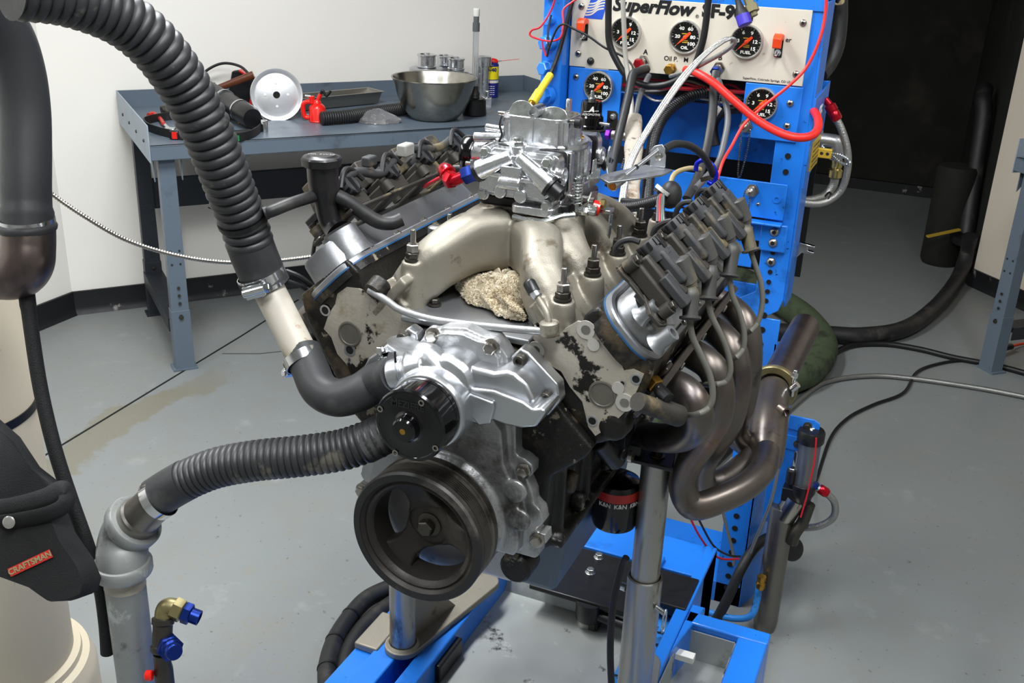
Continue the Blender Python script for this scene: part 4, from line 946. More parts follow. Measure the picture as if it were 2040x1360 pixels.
# accelerator pump under the front bowl and its lever
mb = MB(); mb.prism(rrect(.066, .046, .010, 3, .030, PY-.085), (0, 0, ZB-.008), X, Y, .012); mb.build('pump_cover', 'alu_bright', car, bev=.0015)
mb = MB(); mb.tube(crv([(.005, PY-.112, ZB-.012), (.04, PY-.115, ZB-.014), (.060, PY-.110, ZB-.010), (.075, PY-.10, ZB-.004), (.088, PY-.085, ZB-.004)], 6), .0042, 8); mb.build('pump_lever', 'zinc', car)
# electric choke on the left
cx0 = V((-.076, PY-.022, ZB+.050)); ax = V((-1, -.12, 0)).normalized()
MB().lathe(cx0, ax, [(.020, -.02), (.024, .0), (.024, .022)], 28).build('choke_housing', 'alu_bright', car)
MB().lathe(cx0+ax*.022, ax, [(.0265, 0), (.0275, .002), (.0275, .016), (.0255, .019), (.020, .020)], 32).build('choke_cap', 'anod_black', car)
for a in (70, 200, 320): MB().rod(cx0+V((0, math.cos(rad(a)), math.sin(rad(a))))*.028+ax*.0, cx0+V((0, math.cos(rad(a)), math.sin(rad(a))))*.028+ax*.026, .004, 10).build('choke_screw', 'zinc', car)
mb = MB(); mb.rod((-.05, PY-.035, ZB+.082), (-.092, PY-.045, ZB+.080), .0075); mb.rod((-.05, PY-.01, ZB+.088), (-.088, PY-.012, ZB+.090), .006); mb.build('choke_lug', 'alu_bright', car)
# blue and red hose fitting on the left inlet
i0 = V((-.056, yb-.004, ZB+.046)); di = V((-.52, -.04, -.26)).normalized()
MB().lathe(i0-di*.003, di, [(.0165, 0), (.0165, .006), (.013, .007)], 20).build('inlet_ring', 'plastic_black', car)
MB().hexa(i0+di*.004, di, .024, .020).build('inlet_union', 'anod_blue', car)
j0 = i0+di*.022; j1 = j0+di*.020; j2 = j1+V((-.6, .5, .2)).normalized()*.024
MB().tube(crv([j0, j1, j1+V((-.011, .004, .0)), j2], 5), .0088, 14).build('inlet_elbow', 'anod_red', car)
MB().hexa(j1-V((0, .002, 0)), V((-.8, .4, .1)), .022, .012).build('elbow_nut', 'anod_red', car)
MB().lathe(j2-V((-.6, .5, .2)).normalized()*.006, V((-.6, .5, .2)), [(.012, 0), (.013, .003), (.012, .006), (.013, .009), (.012, .012), (.010, .020)], 16).build('hose_socket', 'anod_red', car)
jf = j2+V((-.6, .5, .2)).normalized()*.014
# right side linkage
LX = .070
MB().rod((-.06, PY-.035, ZB+.008), (LX+.03, PY-.035, ZB+.008), .0045).build('throttle_shaft', 'bolt_steel', car)
hx = [V((LX+.012+.0075*math.cos(t*.55), PY-.060+.0075*math.sin(t*.55), ZB+.004+t*.00040)) for t in range(84)]
MB().tube(hx, .0012, 6).build('return_spring', 'zinc', car)
MB().rod((LX+.012, PY-.060, ZB-.006), (LX+.012, PY-.060, ZB+.046), .0035).build('spring_rod', 'zinc', car)
MB().hexa((LX+.012, PY-.060, ZB+.038), Z, .012, .006).build('spring_nut', 'zinc', car)
def lever(poly, x, th=.0022, m='zinc', nm='lever'): return MB().prism(poly, (x, 0, 0), Y, Z, th).build(nm, m, car, bev=.0005)
lever([(PY-.055, ZB+.030), (PY-.012, ZB+.030), (PY-.010, ZB+.050), (PY-.028, ZB+.052), (PY-.030, ZB+.068), (PY-.042, ZB+.068), (PY-.045, ZB+.050), (PY-.055, ZB+.048)], LX+.026)
lever([(PY-.040, ZB-.010), (PY-.005, ZB-.004), (PY-.004, ZB+.014), (PY-.030, ZB+.018), (PY-.044, ZB+.008)], LX+.022)
lever([(PY+.006+.010*math.cos(t/12*2*PI), ZB+.060+.021*math.sin(t/12*2*PI)) for t in range(12)], LX+.034)
MB().lathe((LX+.036, PY+.006, ZB+.060), X, [(.004, 0), (.004, .001)], 12).build('lever_slot', 'black_void', car)
lever([(PY-.022, ZB-.014), (PY-.008, ZB-.016), (PY-.012, ZB-.046), (PY-.018, ZB-.052), (PY-.026, ZB-.044)], LX+.050, nm='throttle_tab')
mb = MB(); mb.bx(LX+.024, LX+.054, PY-.030, PY-.010, ZB-.012, ZB-.006); mb.bx(LX+.024, LX+.04, PY-.05, PY-.03, ZB-.004, ZB+.004); mb.build('lever_bridge', 'zinc', car, bev=.001)
MB().lathe((LX+.030, PY-.038, ZB-.002), V((1, .2, -.2)), [(.011, 0), (.011, .010), (.008, .011)], 18).build('red_bush', 'red_paint', car)
MB().hexa((LX+.040, PY-.034, ZB+.004), X, .013, .007).build('lever_nut', 'zinc_yellow', car)
mb = MB(); mb.rod((LX+.01, PY-.055, ZB-.004), (LX+.04, PY-.055, ZB-.006), .004); mb.hexa((LX+.02, PY-.055, ZB-.0045), X, .012, .010); mb.build('adjuster', 'zinc', car)
# throttle cable bracket, rod and end
t0 = P(1222, 368, y=PY-.01); t1 = P(1310, 300, y=PY+.10)
rd = MB().rod(t0.lerp(t1, .05), t1, .0033, 12).build('throttle_rod', 'alu_machined', car)
MB().lathe(t0, t1-t0, [(.0085, -.004), (.0085, .022), (.006, .028)], 18).build('rod_end', 'alu_machined', car); MB().lathe(t0-(t1-t0).normalized()*.0045, t0-t1, [(.007, 0), (.006, .001)], 16).build('rod_end_cap', 'brass', car)
MB().rod(t0.lerp(t1, .48), t0.lerp(t1, .52), .0042, 12).build('rod_joint', 'plastic_black', rd)
vb = [P(*q, y=PY+.105) for q in ((1296, 330), (1297, 298), (1305, 290), (1320, 287), (1326, 296), (1325, 304), (1327, 309), (1326, 333))]
MB().prism([(v.x, v.z) for v in vb], (0, PY+.105, 0), X, Z, .003).build('cable_bracket', 'alu_machined', car, bev=.0006)
bz = vb[0].z; a_, b_ = P(1195, 358, z=bz-.004), P(1330, 334, z=bz-.004)
mb = MB(); mb.prism([(a_.x, a_.y), (a_.x+.02, a_.y-.02), (vb[-1].x+.008, PY+.062), (vb[-1].x+.012, PY+.102), (vb[0].x-.01, PY+.112), (a_.x-.005, a_.y+.02)], (0, 0, bz-.004), X, Y, .0032); mb.build('bracket_arm', 'alu_machined', car, bev=.0006)
MB().hexa(P(1313, 312, y=PY+.101), -Y, .010, .004).build('bracket_nut', 'bolt_steel', car)
thr_end = t1
# ---- exhaust header, right bank
hdr = MB().bar((.262, .15, 1.062), (.262, .60, 1.062), .010, .058, up=V((.55, 0, .83))).build('exhaust_header', 'header', eng, bev=.002)
def pxs(l): return [P(a, b, d=c) for a, b, c in l]
HR = .0228
HT_ = [
 [(1290, 742, 1.50), (1330, 762, 1.455), (1368, 782, 1.43), (1388, 815, 1.425), (1386, 848, 1.45), (1360, 868, 1.50), (1325, 872, 1.57), (1290, 868, 1.66)],
 [(1345, 690, 1.60), (1382, 706, 1.55), (1418, 732, 1.525), (1433, 775, 1.53), (1428, 832, 1.56), (1402, 878, 1.60), (1374, 918, 1.63), (1360, 958, 1.655), (1368, 995, 1.665), (1392, 1008, 1.67), (1462, 982, 1.70), (1500, 957, 1.73), (1522, 930, 1.77), (1528, 900, 1.83)],
 [(1392, 645, 1.70), (1425, 660, 1.66), (1456, 690, 1.635), (1468, 735, 1.635), (1466, 785, 1.66), (1452, 838, 1.69), (1424, 884, 1.72), (1400, 925, 1.75), (1402, 962, 1.78), (1440, 958, 1.80), (1485, 925, 1.84), (1518, 895, 1.88)],
 [(1430, 600, 1.80), (1462, 618, 1.76), (1486, 650, 1.745), (1492, 700, 1.75), (1488, 758, 1.78), (1476, 815, 1.82), (1464, 850, 1.86), (1478, 878, 1.88), (1510, 888, 1.90), (1526, 872, 1.92)]]
for l in HT_: MB().tube(crv(pxs(l), 7), HR, 24).build('primary_pipe', 'header', hdr)
co_ = crv(pxs([(1524, 918, 1.84), (1527, 885, 1.87), (1531, 845, 1.91), (1536, 800, 1.975), (1541, 775, 2.01)]), 6); n_ = len(co_)
MB().tube(co_, [.030+.005*math.sin(PI*i/(n_-1)) for i in range(n_)], 28).build('collector', 'header', hdr)
pa, pb = P(1541, 772, d=2.02), P(1603, 652, d=2.34)
MB().revolve(pa-(pb-pa).normalized()*.006, pb-pa, [(.032, 0), (.044, .0), (.046, .003), (.046, .012), (.044, .015), (.032, .015)], 40).build('v_band_clamp', 'brass_dull', hdr)
MB().lathe(pa, pb-pa, [(.0325, 0), (.0325, (pb-pa).length), (.030, (pb-pa).length), (.030, .1)], 36).build('tail_pipe', 'header_pipe', hdr)
cbx = P(1580, 770, d=1.99); mb = MB(); mb.rod(cbx+V((0, 0, .035)), cbx-V((0, 0, .02)), .004); mb.hexa(cbx+Z*.02, Z, .012, .01); mb.build('clamp_bolt', 'chrome', hdr); MB().lathe(P(1577, 775, d=1.985), V((.4, 0, .5)), [(.007, 0), (.007, .016)], 12).build('clamp_nut', 'chrome', hdr)
sq = P(1554, 815, d=1.90); MB().ring(sq, V((.75, -.6, -.1)), .0085, .0125, .016).build('sensor_bung', 'header', hdr)
for px in ((1349, 724), (1393, 665), (1435, 610)): bolt(P(*px, x=.268), V((1, -.1, -.3)), .006, .008, 'zinc', hdr, wash=True)
for i in range(3): MB().prism([(-.012, -.02), (.022, -.014), (.034, 0), (.022, .014), (-.012, .02)], (.262, .20+.12*i, 1.083), Y, V((.55, 0, .83)), .006).build('flange_ear', 'header', hdr, bev=.002)
# left header, only its bend shows beside the head
lh = MB().bar((-.262, .16, 1.062), (-.262, .60, 1.062), .010, .05, up=V((-.55, 0, .83))).build('exhaust_header', 'header', eng)
for k in range(4): MB().tube(crv([(-.255, .22+.115*k, 1.065), (-.292, .215+.115*k, 1.06), (-.312, .215+.115*k, 1.025), (-.305, .23+.115*k, .97), (-.285, .27+.115*k, .90), (-.27, .35+.1*k, .86)], 6), HR, 18).build('primary_pipe', 'header', lh)
# oil filter and starter parts under the right bank
of = P(1228, 985, y=.40); 
flt = MB().lathe(V((of.x, .40, of.z))+Z*.03, -Z, [(.020, -.01), (.037, 0), (.039, .006), (.039, .075), (.036, .083), (.02, .085)], 32).build('oil_filter', 'anod_black', eng)
MB().ring(V((of.x, .40, of.z+.005)), Z, .038, .0394, .016, 32).build('filter_band', 'fuse_red', flt)
for a in (-100, -62, -24): 
    d = V((math.cos(rad(a)), math.sin(rad(a)), 0)); text('filter_lettering', 'K&N', V((of.x, .40, of.z+.0))+d*.0398, Z.cross(d), Z, .0105, 'label_white', flt, bold=.0002)
mb = MB(); mb.rod((.165, .26, .93), (.185, .30, .88), .016); mb.rod((.16, .30, .90), (.20, .29, .90), .010); mb.box((.175, .36, .895), (.02, .05, .04)); mb.build('knock_sensor', 'plastic_black', eng, bev=.002)
MB().ring((.206, .29, .90), X, .006, .010, .006).build('sensor_eyelet', 'bolt_steel', eng)
# ================================================================== engine stand: blue base frame, posts, crossmember
std = empty('engine_stand', (0, .6, 0), 'blue steel engine stand with grey tube posts and a black crossmember under the engine', 'stand')
def sbx(name, m, *bs, bev=.003, par=None, **k):
    mb = MB()
    for b in bs: mb.bx(*b)
    return mb.build(name, m, par or std, bev=bev, **k)
sbx('side_rail', 'blue', (-.340, -.298, -.25, 1.05, .06, .288))
sbx('side_rail', 'blue', (-.296, -.246, -.25, 1.05, .20, .300))
sbx('side_rail', 'blue', (-.214, -.176, -.25, 1.05, .12, .300))
sbx('rail_web', 'blue', (-.246, -.214, -.25, 1.05, .12, .22), bev=0)
sbx('side_rail', 'blue_dirty', (.140, .205, -.25, .80, .20, .262))
sbx('side_rail', 'blue', (.205, .232, -.25, 1.03, .10, .302))
sbx('cross_rail', 'blue', (-.34, .232, .90, 1.03, .12, .300))
sbx('rail_gusset', 'blue', (.10, .135, .86, .93, .22, .31))
sbx('rail_foot', 'blue', (-.34, -.24, .98, 1.05, 0, .14), (-.34, -.24, -.2, -.12, 0, .14), (.14, .232, -.2, -.12, 0, .14), (.14, .232, .95, 1.03, 0, .14))
# outrigger box on the right with its own small drip tray
mb = MB()
mb.bx(.232, .405, .735, .775, .17, .300); mb.bx(.345, .405, -.05, .735, .17, .300)
mb.prism([(.232, .62), (.232, .80), (.262, .80)], (0, 0, .12), X, Y, .18)
mb.build('outrigger', 'blue', std, bev=.004)
sbx('outrigger_leg', 'blue', (.35, .405, .70, .77, 0, .18), (.35, .405, -.05, .02, 0, .18))
sbx('guide_block', 'label_white', (.235, .275, .655, .675, .262, .276), bev=.001)
# black crossmember with bolts and jack
xm = sbx('crossmember', 'plastic_black', (-.19, .226, .765, .885, .278, .306), bev=.003)
sbx('bearing_plate', 'plastic_black', (-.10, .12, .69, .875, .300, .312), par=xm)
for px in ((1193, 1110), (1176, 1140)): bolt(P(*px, z=.312), Z, .008, .008, 'zinc', xm)
jk = MB(); jk.lathe((.035, .705, .262), Z, [(.028, 0), (.030, .004), (.030, .045)], 24); jk.rod((.05, .70, .278), (.13, .69, .278), .012); jk.build('jack_housing', 'plastic_black', xm)
MB().cyl((.030, .705, .2435), (.030, .705, .264), .020).build('jack_tube', 'tube_steel', xm)
mb = MB()
for k in range(5): mb.bx(.050, .060, .690, .720, .244+.004*k, .246+.004*k)
mb.bx(.040, .054, .688, .722, .2435, .266); mb.build('jack_rack', 'bolt_dark', xm)
# drip tray of galvanised sheet, its own thing, resting between the rails
tr = MB(); tr.bx(-.1755, .139, -.2, .735, .240, .243)
tr.loft([[V((-.1755, .735, .240)), V((.139, .735, .240)), V((.139, .735, .243)), V((-.1755, .735, .243))], [V((-.1755, .762, .275)), V((.139, .762, .275)), V((.139, .760, .277)), V((-.1755, .760, .277))]])
tr.build('drip_tray', 'floor_tray', bev=0, label='galvanised sheet drip tray with oil stains lying under the engine', cat='tray')
t2 = empty('drip_tray', (.29, .5, .21), 'small square galvanised pan inside the blue outrigger box', 'tray')
mb = MB(); mb.bx(.234, .344, -.04, .733, .212, .215); mb.bx(.234, .344, .730, .733, .215, .285); mb.bx(.341, .344, -.04, .733, .215, .285); mb.bx(.234, .237, -.04, .733, .215, .285); mb.build('pan', 'floor_tray', t2)
MB().revolve((.318, .615, .215), Z, [(.010, 0), (.020, 0), (.022, .003), (.018, .006), (.012, .004)], 24).build('drain', 'bolt_dark', t2)
# posts
def post(x, y, top, m='tube_steel', split=.62):
    p = MB().lathe((x, y, .30), Z, [(.0300, 0), (.0300, split-.30), (.0265, split-.299), (.026, split-.31)], 32).build('post_sleeve', m, std)
    MB().cyl((x, y, .34), (x, y, top), .0245, n=32).build('post_tube', m, std)
    return p
post(.222, .40, .845)
MB().rod((.250, .385, .575), (.268, .375, .575), .005).build('post_bolt', 'zinc', std)
MB().tube([V((.268+.0*t, .375+.012*math.cos(t*.52), .560+.022*math.sin(t*.52))) for t in range(13)], .0016, 6).build('pin_clip', 'zinc', std)
MB().rod((.192, .40, .585), (.172, .405, .585), .007).build('set_screw', 'zinc', std)
MB().cyl((-.247, .40, .30), (-.247, .40, .80), .0255, n=32).build('post_tube', 'tube_steel', std)
for s, (x, y), (x2, y2) in ((-1, (-.247, .40), (-.190, .66)), (1, (.222, .40), (.20, .56))):
    d = V((x2-x, y2-y, 0)); L = d.length; d.normalize(); n_ = V((-d.y, d.x, 0)); poly = arc2(0, 0, .036, 90, 270, 10)+arc2(L, 0, .030, -90, 90, 10)
    MB().prism(poly, (x, y, .300 if s < 0 else .303), d, n_, .013).build('foot_plate', 'alu_cast' if s < 0 else 'tube_steel', std, bev=.002)
    MB().prism([(.02, 0), (.16, 0), (.02, .16)], V((x, y, .312))+n_*.004, d, Z, .008).build('foot_web', 'alu_cast', std)
    MB().revolve((x, y, .312), Z, [(.0255, 0), (.0335, 0), (.0275, .006)], 28).build('weld_bead', 'alu_cast', std)
sbx('clamp_block', 'alu_cast', (-.340, -.288, .37, .48, .288, .304), par=std)
sbx('stop_pad', 'plastic_black', (-.178, -.164, .40, .50, .244, .284))
# motor mount bracket on the right post
mb = MB(); mb.bx(.180, .262, .372, .428, .842, .850); mb.prism([(.372, .85), (.428, .85), (.428, .885), (.40, .915), (.372, .885)], (.255, 0, 0), Y, Z, .008); mb.bx(.15, .2, .38, .42, .85, .87)
mt = mb.build('mount_bracket', 'plastic_black', std, bev=.002)
bolt((.222, .40, .850), Z, .009, .010, 'bolt_dark', mt)
mb = MB(); mb.bx(-.262, -.160, .372, .428, .80, .84); mb.build('mount_bracket', 'plastic_black', std, bev=.003)
# console legs down to the floor
pr = MB(); pr.bx(.202, .270, CY, CY+.005, .0, .80); lg_ = pr.build('leg', 'blue', con, bev=.0015)
MB().loft([[V((x, y, z)) for x, y in ((.265, CY), (.270, CY), (.292, CY+.06), (.300, CY+.14), (.295, CY+.24), (.29, CY+.24), (.295, CY+.14), (.287, CY+.06))] for z in (.0, .74)]).build('leg_cover', 'blue', con)
mb = MB()
for k in range(22): mb.lathe((.232, CY-.0008, .05+.036*k), -Y, [(.0075, 0), (.0075, .001)], 12)
mb.build('punched_hole', 'black_void', lg_, kind='stuff')
cb('leg', 'blue', (-.285, -.215, CY, CY+.005, 0, .82), (-.285, -.28, CY, CY+.1, 0, .82))
cb('base_rail', 'blue', (-.28, .27, CY, CY+.24, .0, .06))
# ================================================================== floor-standing pump, filter and steel cylinder by the console leg
cyl_ = MB().lathe((.346, 1.195, .0), Z, [(.026, 0), (.028, .01), (.030, .03), (.030, .355), (.029, .358), (.0265, .3585), (.0262, .3565)], 36).build('surge_cylinder', 'steel_dark', label='plain upright steel cylinder with a flat lid beside the console leg', cat='cylinder')
ff = empty('fuel_filter', P(1612, 960, y=1.19), 'clear-bodied filter canister with black lid bolted to the blue console leg', 'filter')
c0, c1 = P(1598, 985, y=1.19), P(1618, 855, y=1.19)
ax = (c1-c0).normalized(); L = (c1-c0).length
MB().lathe(c0+ax*.03, ax, [(.026, 0), (.026, L-.06)], 28).build('canister', 'glass', ff)
MB().lathe(c0+ax*.03, ax, [(.016, 0), (.016, L-.06)], 20).build('filter_element', 'steel_dark', ff)
ld = MB().lathe(c0+ax*(L-.032), ax, [(.029, 0), (.031, .004), (.031, .026), (.028, .031), (.01, .032)], 32).build('lid', 'plastic_black', ff)
lt = c0+ax*(L+.0006); text('lid_mark', 'P', lt, V((.9, .42, 0)), V((-.4, .9, .0)), .024, 'label_white', ff, bold=.001)
mb = MB(); mb.lathe(c0, ax, [(.020, -.02), (.024, 0), (.029, .01), (.029, .032)], 24); mb.rod(c0+V((-.03, -.01, .03)), c0+V((-.03, -.01, .065)), .012); mb.box(c0+V((-.02, 0, .0)), (.05, .04, .035)); mb.build('pump_head', 'plastic_black', ff, bev=.002)
MB().rod(c0+V((-.03, -.01, .06)), c0+V((-.03, -.01, .070)), .009).build('port_plug', 'bolt_steel', ff)
MB().lathe(c0+V((-.012, 0, -.01)), V((-.35, 0, -1)), [(.027, 0), (.027, .06), (.025, .065)], 28).build('pump_body', 'stainless', ff)
MB().tube(crv([c0+V((.02, 0, -.02)), c0+V((.012, 0, -.07)), c0+V((.0, -.01, -.10)), c0+V((-.005, -.01, -.13))], 6), .014, 12).build('outlet_pipe', 'bolt_dark', ff)
for px, py in (((1578, 815), (1632, 850)), ((1555, 850), (1615, 885))):
    a, b = P(*px, y=1.23), P(*py, y=1.18); w = b.x-a.x
    br = MB().prism([(0, 0), (w*.8, 0), (w, -.008), (w, -.030), (w*.85, -.038), (0, -.034)], (a.x, 1.20, a.z), X, Z, .004).build('filter_bracket', 'blue', con, bev=.001)
    bolt((a.x+w*.62, 1.195, a.z-.018), -Y, .007, .006, 'bolt_dark', br)
cb('filter_strap', 'blue', (.300, .352, 1.20, 1.206, .30, .56))
# hoses of the filter set
MB().tube(crv([P(1622, 970, y=1.19), P(1640, 978, y=1.19), P(1662, 1000, y=1.2), P(1660, 1030, y=1.2), P(1630, 1048, y=1.2), P(1590, 1050, y=1.21), P(1575, 1042, y=1.22)], 8), .0085, 14).build('braided_hose', 'braid', label='short braided steel hose looping out beside the clear filter canister', cat='hose')
MB().lathe(P(1632, 972, y=1.189), P(1650, 984, y=1.192)-P(1632, 972, y=1.189), [(.010, 0), (.012, .004), (.012, .018), (.0095, .024)], 14).build('red_hose_end', 'anod_red', ff)
MB().lathe(P(1612, 962, y=1.189), P(1632, 972, y=1.189)-P(1612, 962, y=1.189), [(.009, 0), (.0115, .004), (.0115, .016), (.009, .022)], 6).build('blue_hose_end', 'anod_blue', ff)
MB().tube(crv([P(1424, 1240, y=1.12), P(1448, 1195, y=1.14), P(1478, 1130, y=1.18), P(1506, 1088, y=1.235), P(1538, 1068, y=1.31), P(1570, 1075, y=1.36)], 8), .013, 14).build('rubber_hose', 'rubber', label='black rubber hose slanting down in front of the blue perforated leg', cat='hose')
MB().tube(crv([P(1390, 1210, y=1.15), P(1430, 1225, y=1.13), P(1470, 1232, y=1.12), P(1497, 1225, y=1.12), P(1508, 1195, y=1.14), P(1512, 1165, y=1.15)], 8), .0085, 14).build('blue_hose', 'blue_dirty', label='paint-spattered blue hose curving to the foot of the steel cylinder', cat='hose')
MB().lathe(P(1514, 1172, y=1.15), Z, [(.010, 0), (.012, .004), (.012, .016), (.009, .02), (.011, .024), (.011, .036)], 8).build('hose_end', 'brass', cyl_)
MB().tube(crv([P(1425, 930, y=1.1), P(1433, 985, y=1.1), P(1445, 1040, y=1.12), P(1460, 1100, y=1.14), P(1462, 1125, y=1.15)], 6), .004, 8).build('braided_line', 'braid', label='thin braided line running down the left edge of the perforated leg', cat='hose')
MB().tube(crv([P(1556, 900, y=1.1), P(1540, 985, y=1.1), P(1520, 1040, y=1.12), P(1505, 1075, y=1.14), P(1495, 1100, y=1.15)], 6), .004, 8).build('braided_line', 'braid', label='thin braided line crossing the plain blue leg cover', cat='hose')
MB().tube(crv([P(1370, 1020, y=1.0), P(1395, 1070, y=1.02), P(1430, 1110, y=1.06), P(1472, 1113, y=1.1)], 6), .0026, 8).build('red_cable', 'red_wire', label='thin red wire hanging under the exhaust header', cat='wire')
MB().tube(crv([P(1390, 1030, y=1.0), P(1420, 1085, y=1.03), P(1450, 1105, y=1.07), P(1475, 1108, y=1.1)], 6), .0026, 8).build('black_cable', 'wire_black', label='thin black wire hanging beside the red one under the header', cat='wire')
MB().tube(crv([P(1626, 872, y=1.16), P(1622, 920, y=1.16), P(1608, 985, y=1.16), P(1595, 1030, y=1.16)], 6), .002, 8).build('red_cable', 'red_wire', label='thin red wire running down the side of the filter canister', cat='wire')
wh = MB().lathe(P(1577, 1093, y=1.25), V((.5, -.6, .35)), [(.028, -.008), (.030, -.004), (.030, .006), (.026, .010), (.01, .011)], 28).build('caster_wheel', 'rubber', con)
MB().rod(P(1545, 1075, y=1.26), P(1577, 1093, y=1.25), .010).build('caster_arm', 'bolt_dark', con)
# ================================================================== hoses on the floor behind
MB().tube(crv([V((-.5, 3.0, .04)), V((-.2, 3.1, .04)), P(1640, 665, z=.04), P(1720, 668, z=.04), P(1800, 655, z=.04), P(1860, 615, z=.04), P(1905, 560, z=.05), P(1925, 510, z=.14), P(1933, 470, z=.25)], 10), .036, 20).build('floor_hose', 'rubber', label='fat black rubber hose lying across the grey floor to the dark corner pipe', cat='hose')
MB().tube(crv([V((-.55, 3.9, .06)), V((-.3, 3.75, .06)), P(1555, 600, z=.07), P(1610, 640, z=.06), P(1640, 690, z=.06), P(1610, 740, z=.06), V((.05, 2.5, .06)), V((-.15, 2.2, .06)), V((-.25, 1.9, .06))], 8), .058, 20).build('canvas_duct', 'canvas', label='dusty green canvas duct lying behind the tail pipe', cat='duct')
MB().tube(crv([V((.0, 1.75, .014)), V((.08, 2.2, .013)), P(1600, 762, z=.012), P(1640, 722, z=.012), P(1690, 690, z=.012), P(1760, 685, z=.012), P(1830, 695, z=.012), P(1900, 712, z=.012), P(1985, 728, z=.012), P(2060, 748, z=.012)], 10), .012, 14).build('floor_cable', 'wire_black', label='thick black cable bowing across the floor to the right bench', cat='cable')
MB().tube(crv([V((.1, 1.75, .012)), V((.13, 2.2, .012)), P(1610, 782, z=.012), P(1660, 757, z=.012), P(1740, 748, z=.012), P(1820, 754, z=.012), P(1900, 765, z=.012), P(1980, 778, z=.012), P(2070, 796, z=.012)], 10), .0095, 14).build('floor_hose', 'braid', label='slim grey braided hose lying across the floor', cat='hose')
MB().tube(crv([V((.31, 1.6, .3)), V((.345, 1.75, .1)), V((.35, 2.0, .008)), P(1655, 872, z=.008), P(1690, 832, z=.008), P(1740, 806, z=.008), P(1800, 782, z=.008), P(1828, 740, z=.008), P(1880, 722, z=.008), P(1935, 716, z=.008)], 10), .006, 10).build('power_lead', 'wire_black', label='thin black lead crossing over the braided hose on the floor', cat='cable')
# dark drain pipe in the recess
dp = empty('drain_pipe', P(1935, 500, z=.0), 'black pipe with a flange and a yellow-handled valve in the dark recess', 'pipe')
b0 = V((.66, 4.75, .22)); b0 = P(1924, 470, y=4.62)
MB().tube(crv([V((b0.x, 4.62, b0.z)), V((b0.x-.012, 4.70, b0.z+.2)), V((b0.x-.03, 4.8, .75)), V((b0.x-.05, 4.85, .85)), V((b0.x-.05, 4.95, .88))], 8), .042, 20).build('riser', 'rubber', dp)
MB().lathe(V((b0.x, 4.62, b0.z)), V((0, -.3, 1)), [(.045, -.03), (.075, -.02), (.075, .02), (.047, .03)], 24).build('flange', 'plastic_black', dp)
MB().bar(P(1847, 471, y=4.45), P(1912, 457, y=4.55), .022, .008).build('valve_handle', 'plate_yellow', dp)
MB().lathe(V((b0.x-.10, 4.72, 0)), Z, [(.09, 0), (.10, .02), (.10, .5), (.09, .52)], 28).build('sump_tank', 'wall_black', dp)
# ================================================================== right bench (only its left leg shows)
RD = V((math.cos(rad(-46.9)), math.sin(rad(-46.9)), 0)); RN = V((-RD.y, RD.x, 0))
rb0 = P(1962, 738, z=0)
bench('workbench', rb0-RD*.055-RN*.03, RD, RN, 1.5, .70, 'grey steel workbench against the tan wall, its left leg on the floor cables', full=False)
pl = P(1985, 700, z=.02)
e = MB(); a, b = P(1985, 700, z=.03), P(2014, 690, z=.03); e.tube(crv([a, a.lerp(b, .5)+Z*.004, b], 6), .014, 10); e.build('cord_plug', 'plastic_black', label='black moulded plug lying on the floor by the right bench leg', cat='plug')
MB().tube(crv([P(2014, 690, z=.02), P(2040, 684, z=.015), P(2080, 684, z=.01)], 6), .006, 8).build('extension_cord', 'orange', label='orange-red cord end lying on the floor by the right bench leg', cat='cord')
# ================================================================== black hose coil on the floor at the left of the stand
for r_, lab in ((0, 'outer loop of black rubber hose on the floor beside the left stand rail'), (1, 'inner loop of black rubber hose on the floor beside the left stand rail')):
    pts = [(790, 1165), (735, 1190), (700, 1225), (668, 1275), (652, 1330), (655, 1385)] if not r_ else [(800, 1190), (750, 1225), (715, 1262), (690, 1310), (684, 1365), (690, 1400)]
    h = MB().tube(crv([P(a, b, z=.04-.01*r_) for a, b in pts], 8), .022, 16).build('rubber_hose', 'rubber', label=lab, cat='hose')
    if not r_:
        for k in (2, 3, 4):
            p = P(*pts[k], z=.04); d = P(*pts[k+1 if k < 5 else k], z=.04)-P(*pts[k-1], z=.04); MB().revolve(p, d, [(.0215, 0), (.0235, 0), (.0235, .006), (.0215, .006)], 18).build('tie', 'tie_black', h)
# ================================================================== coolant hoses and tank at the left
def corr(pts, r, pitch, amp, n=20, step=None):
    """ribbed hose: rounded ribs with narrow valleys"""
    c = resample(crv(pts, 24), step or pitch/10)
    return MB().tube(c, lambda i, s: r-amp*(1-abs(math.sin(PI*s/pitch))**.75), n)
def clamp(c, ax, r, w, label=None, sc=1., ang=0, parent=None, cat=None):
    ax = V(ax).normalized(); u, v, _ = basis(ax); d = u*math.cos(rad(ang))+v*math.sin(rad(ang)); t = ax.cross(d)
    e = parent or empty('hose_clamp', c, label, 'clamp')
    MB().ring(V(c)-ax*w/2, ax, r, r+.0012, w, 40).build('band', 'chrome', e)
    mb = MB(); mb.box(V(c)+d*(r+.006*sc), (.024*sc, .008*sc, w*.9), (t, d, ax)); mb.rod(V(c)+d*(r+.008*sc)-t*.016*sc, V(c)+d*(r+.008*sc)+t*.014*sc, .005*sc); mb.build('worm_housing', 'chrome', e, bev=.001)
    MB().hexa(V(c)+d*(r+.008*sc)-t*.014*sc, -t, .010*sc, .008*sc).build('worm_screw', 'chrome', e)
    mb = MB()
    for k in range(7): mb.box(V(c)+(d*math.cos(rad(28+6*k))+t*math.sin(rad(28+6*k)))*(r+.0013), (.0012, .0006, w*.7), ((-d*math.sin(rad(28+6*k))+t*math.cos(rad(28+6*k))), (d*math.cos(rad(28+6*k))+t*math.sin(rad(28+6*k))), ax))
    mb.build('band_slot', 'bolt_dark', e, kind='stuff')
    return e
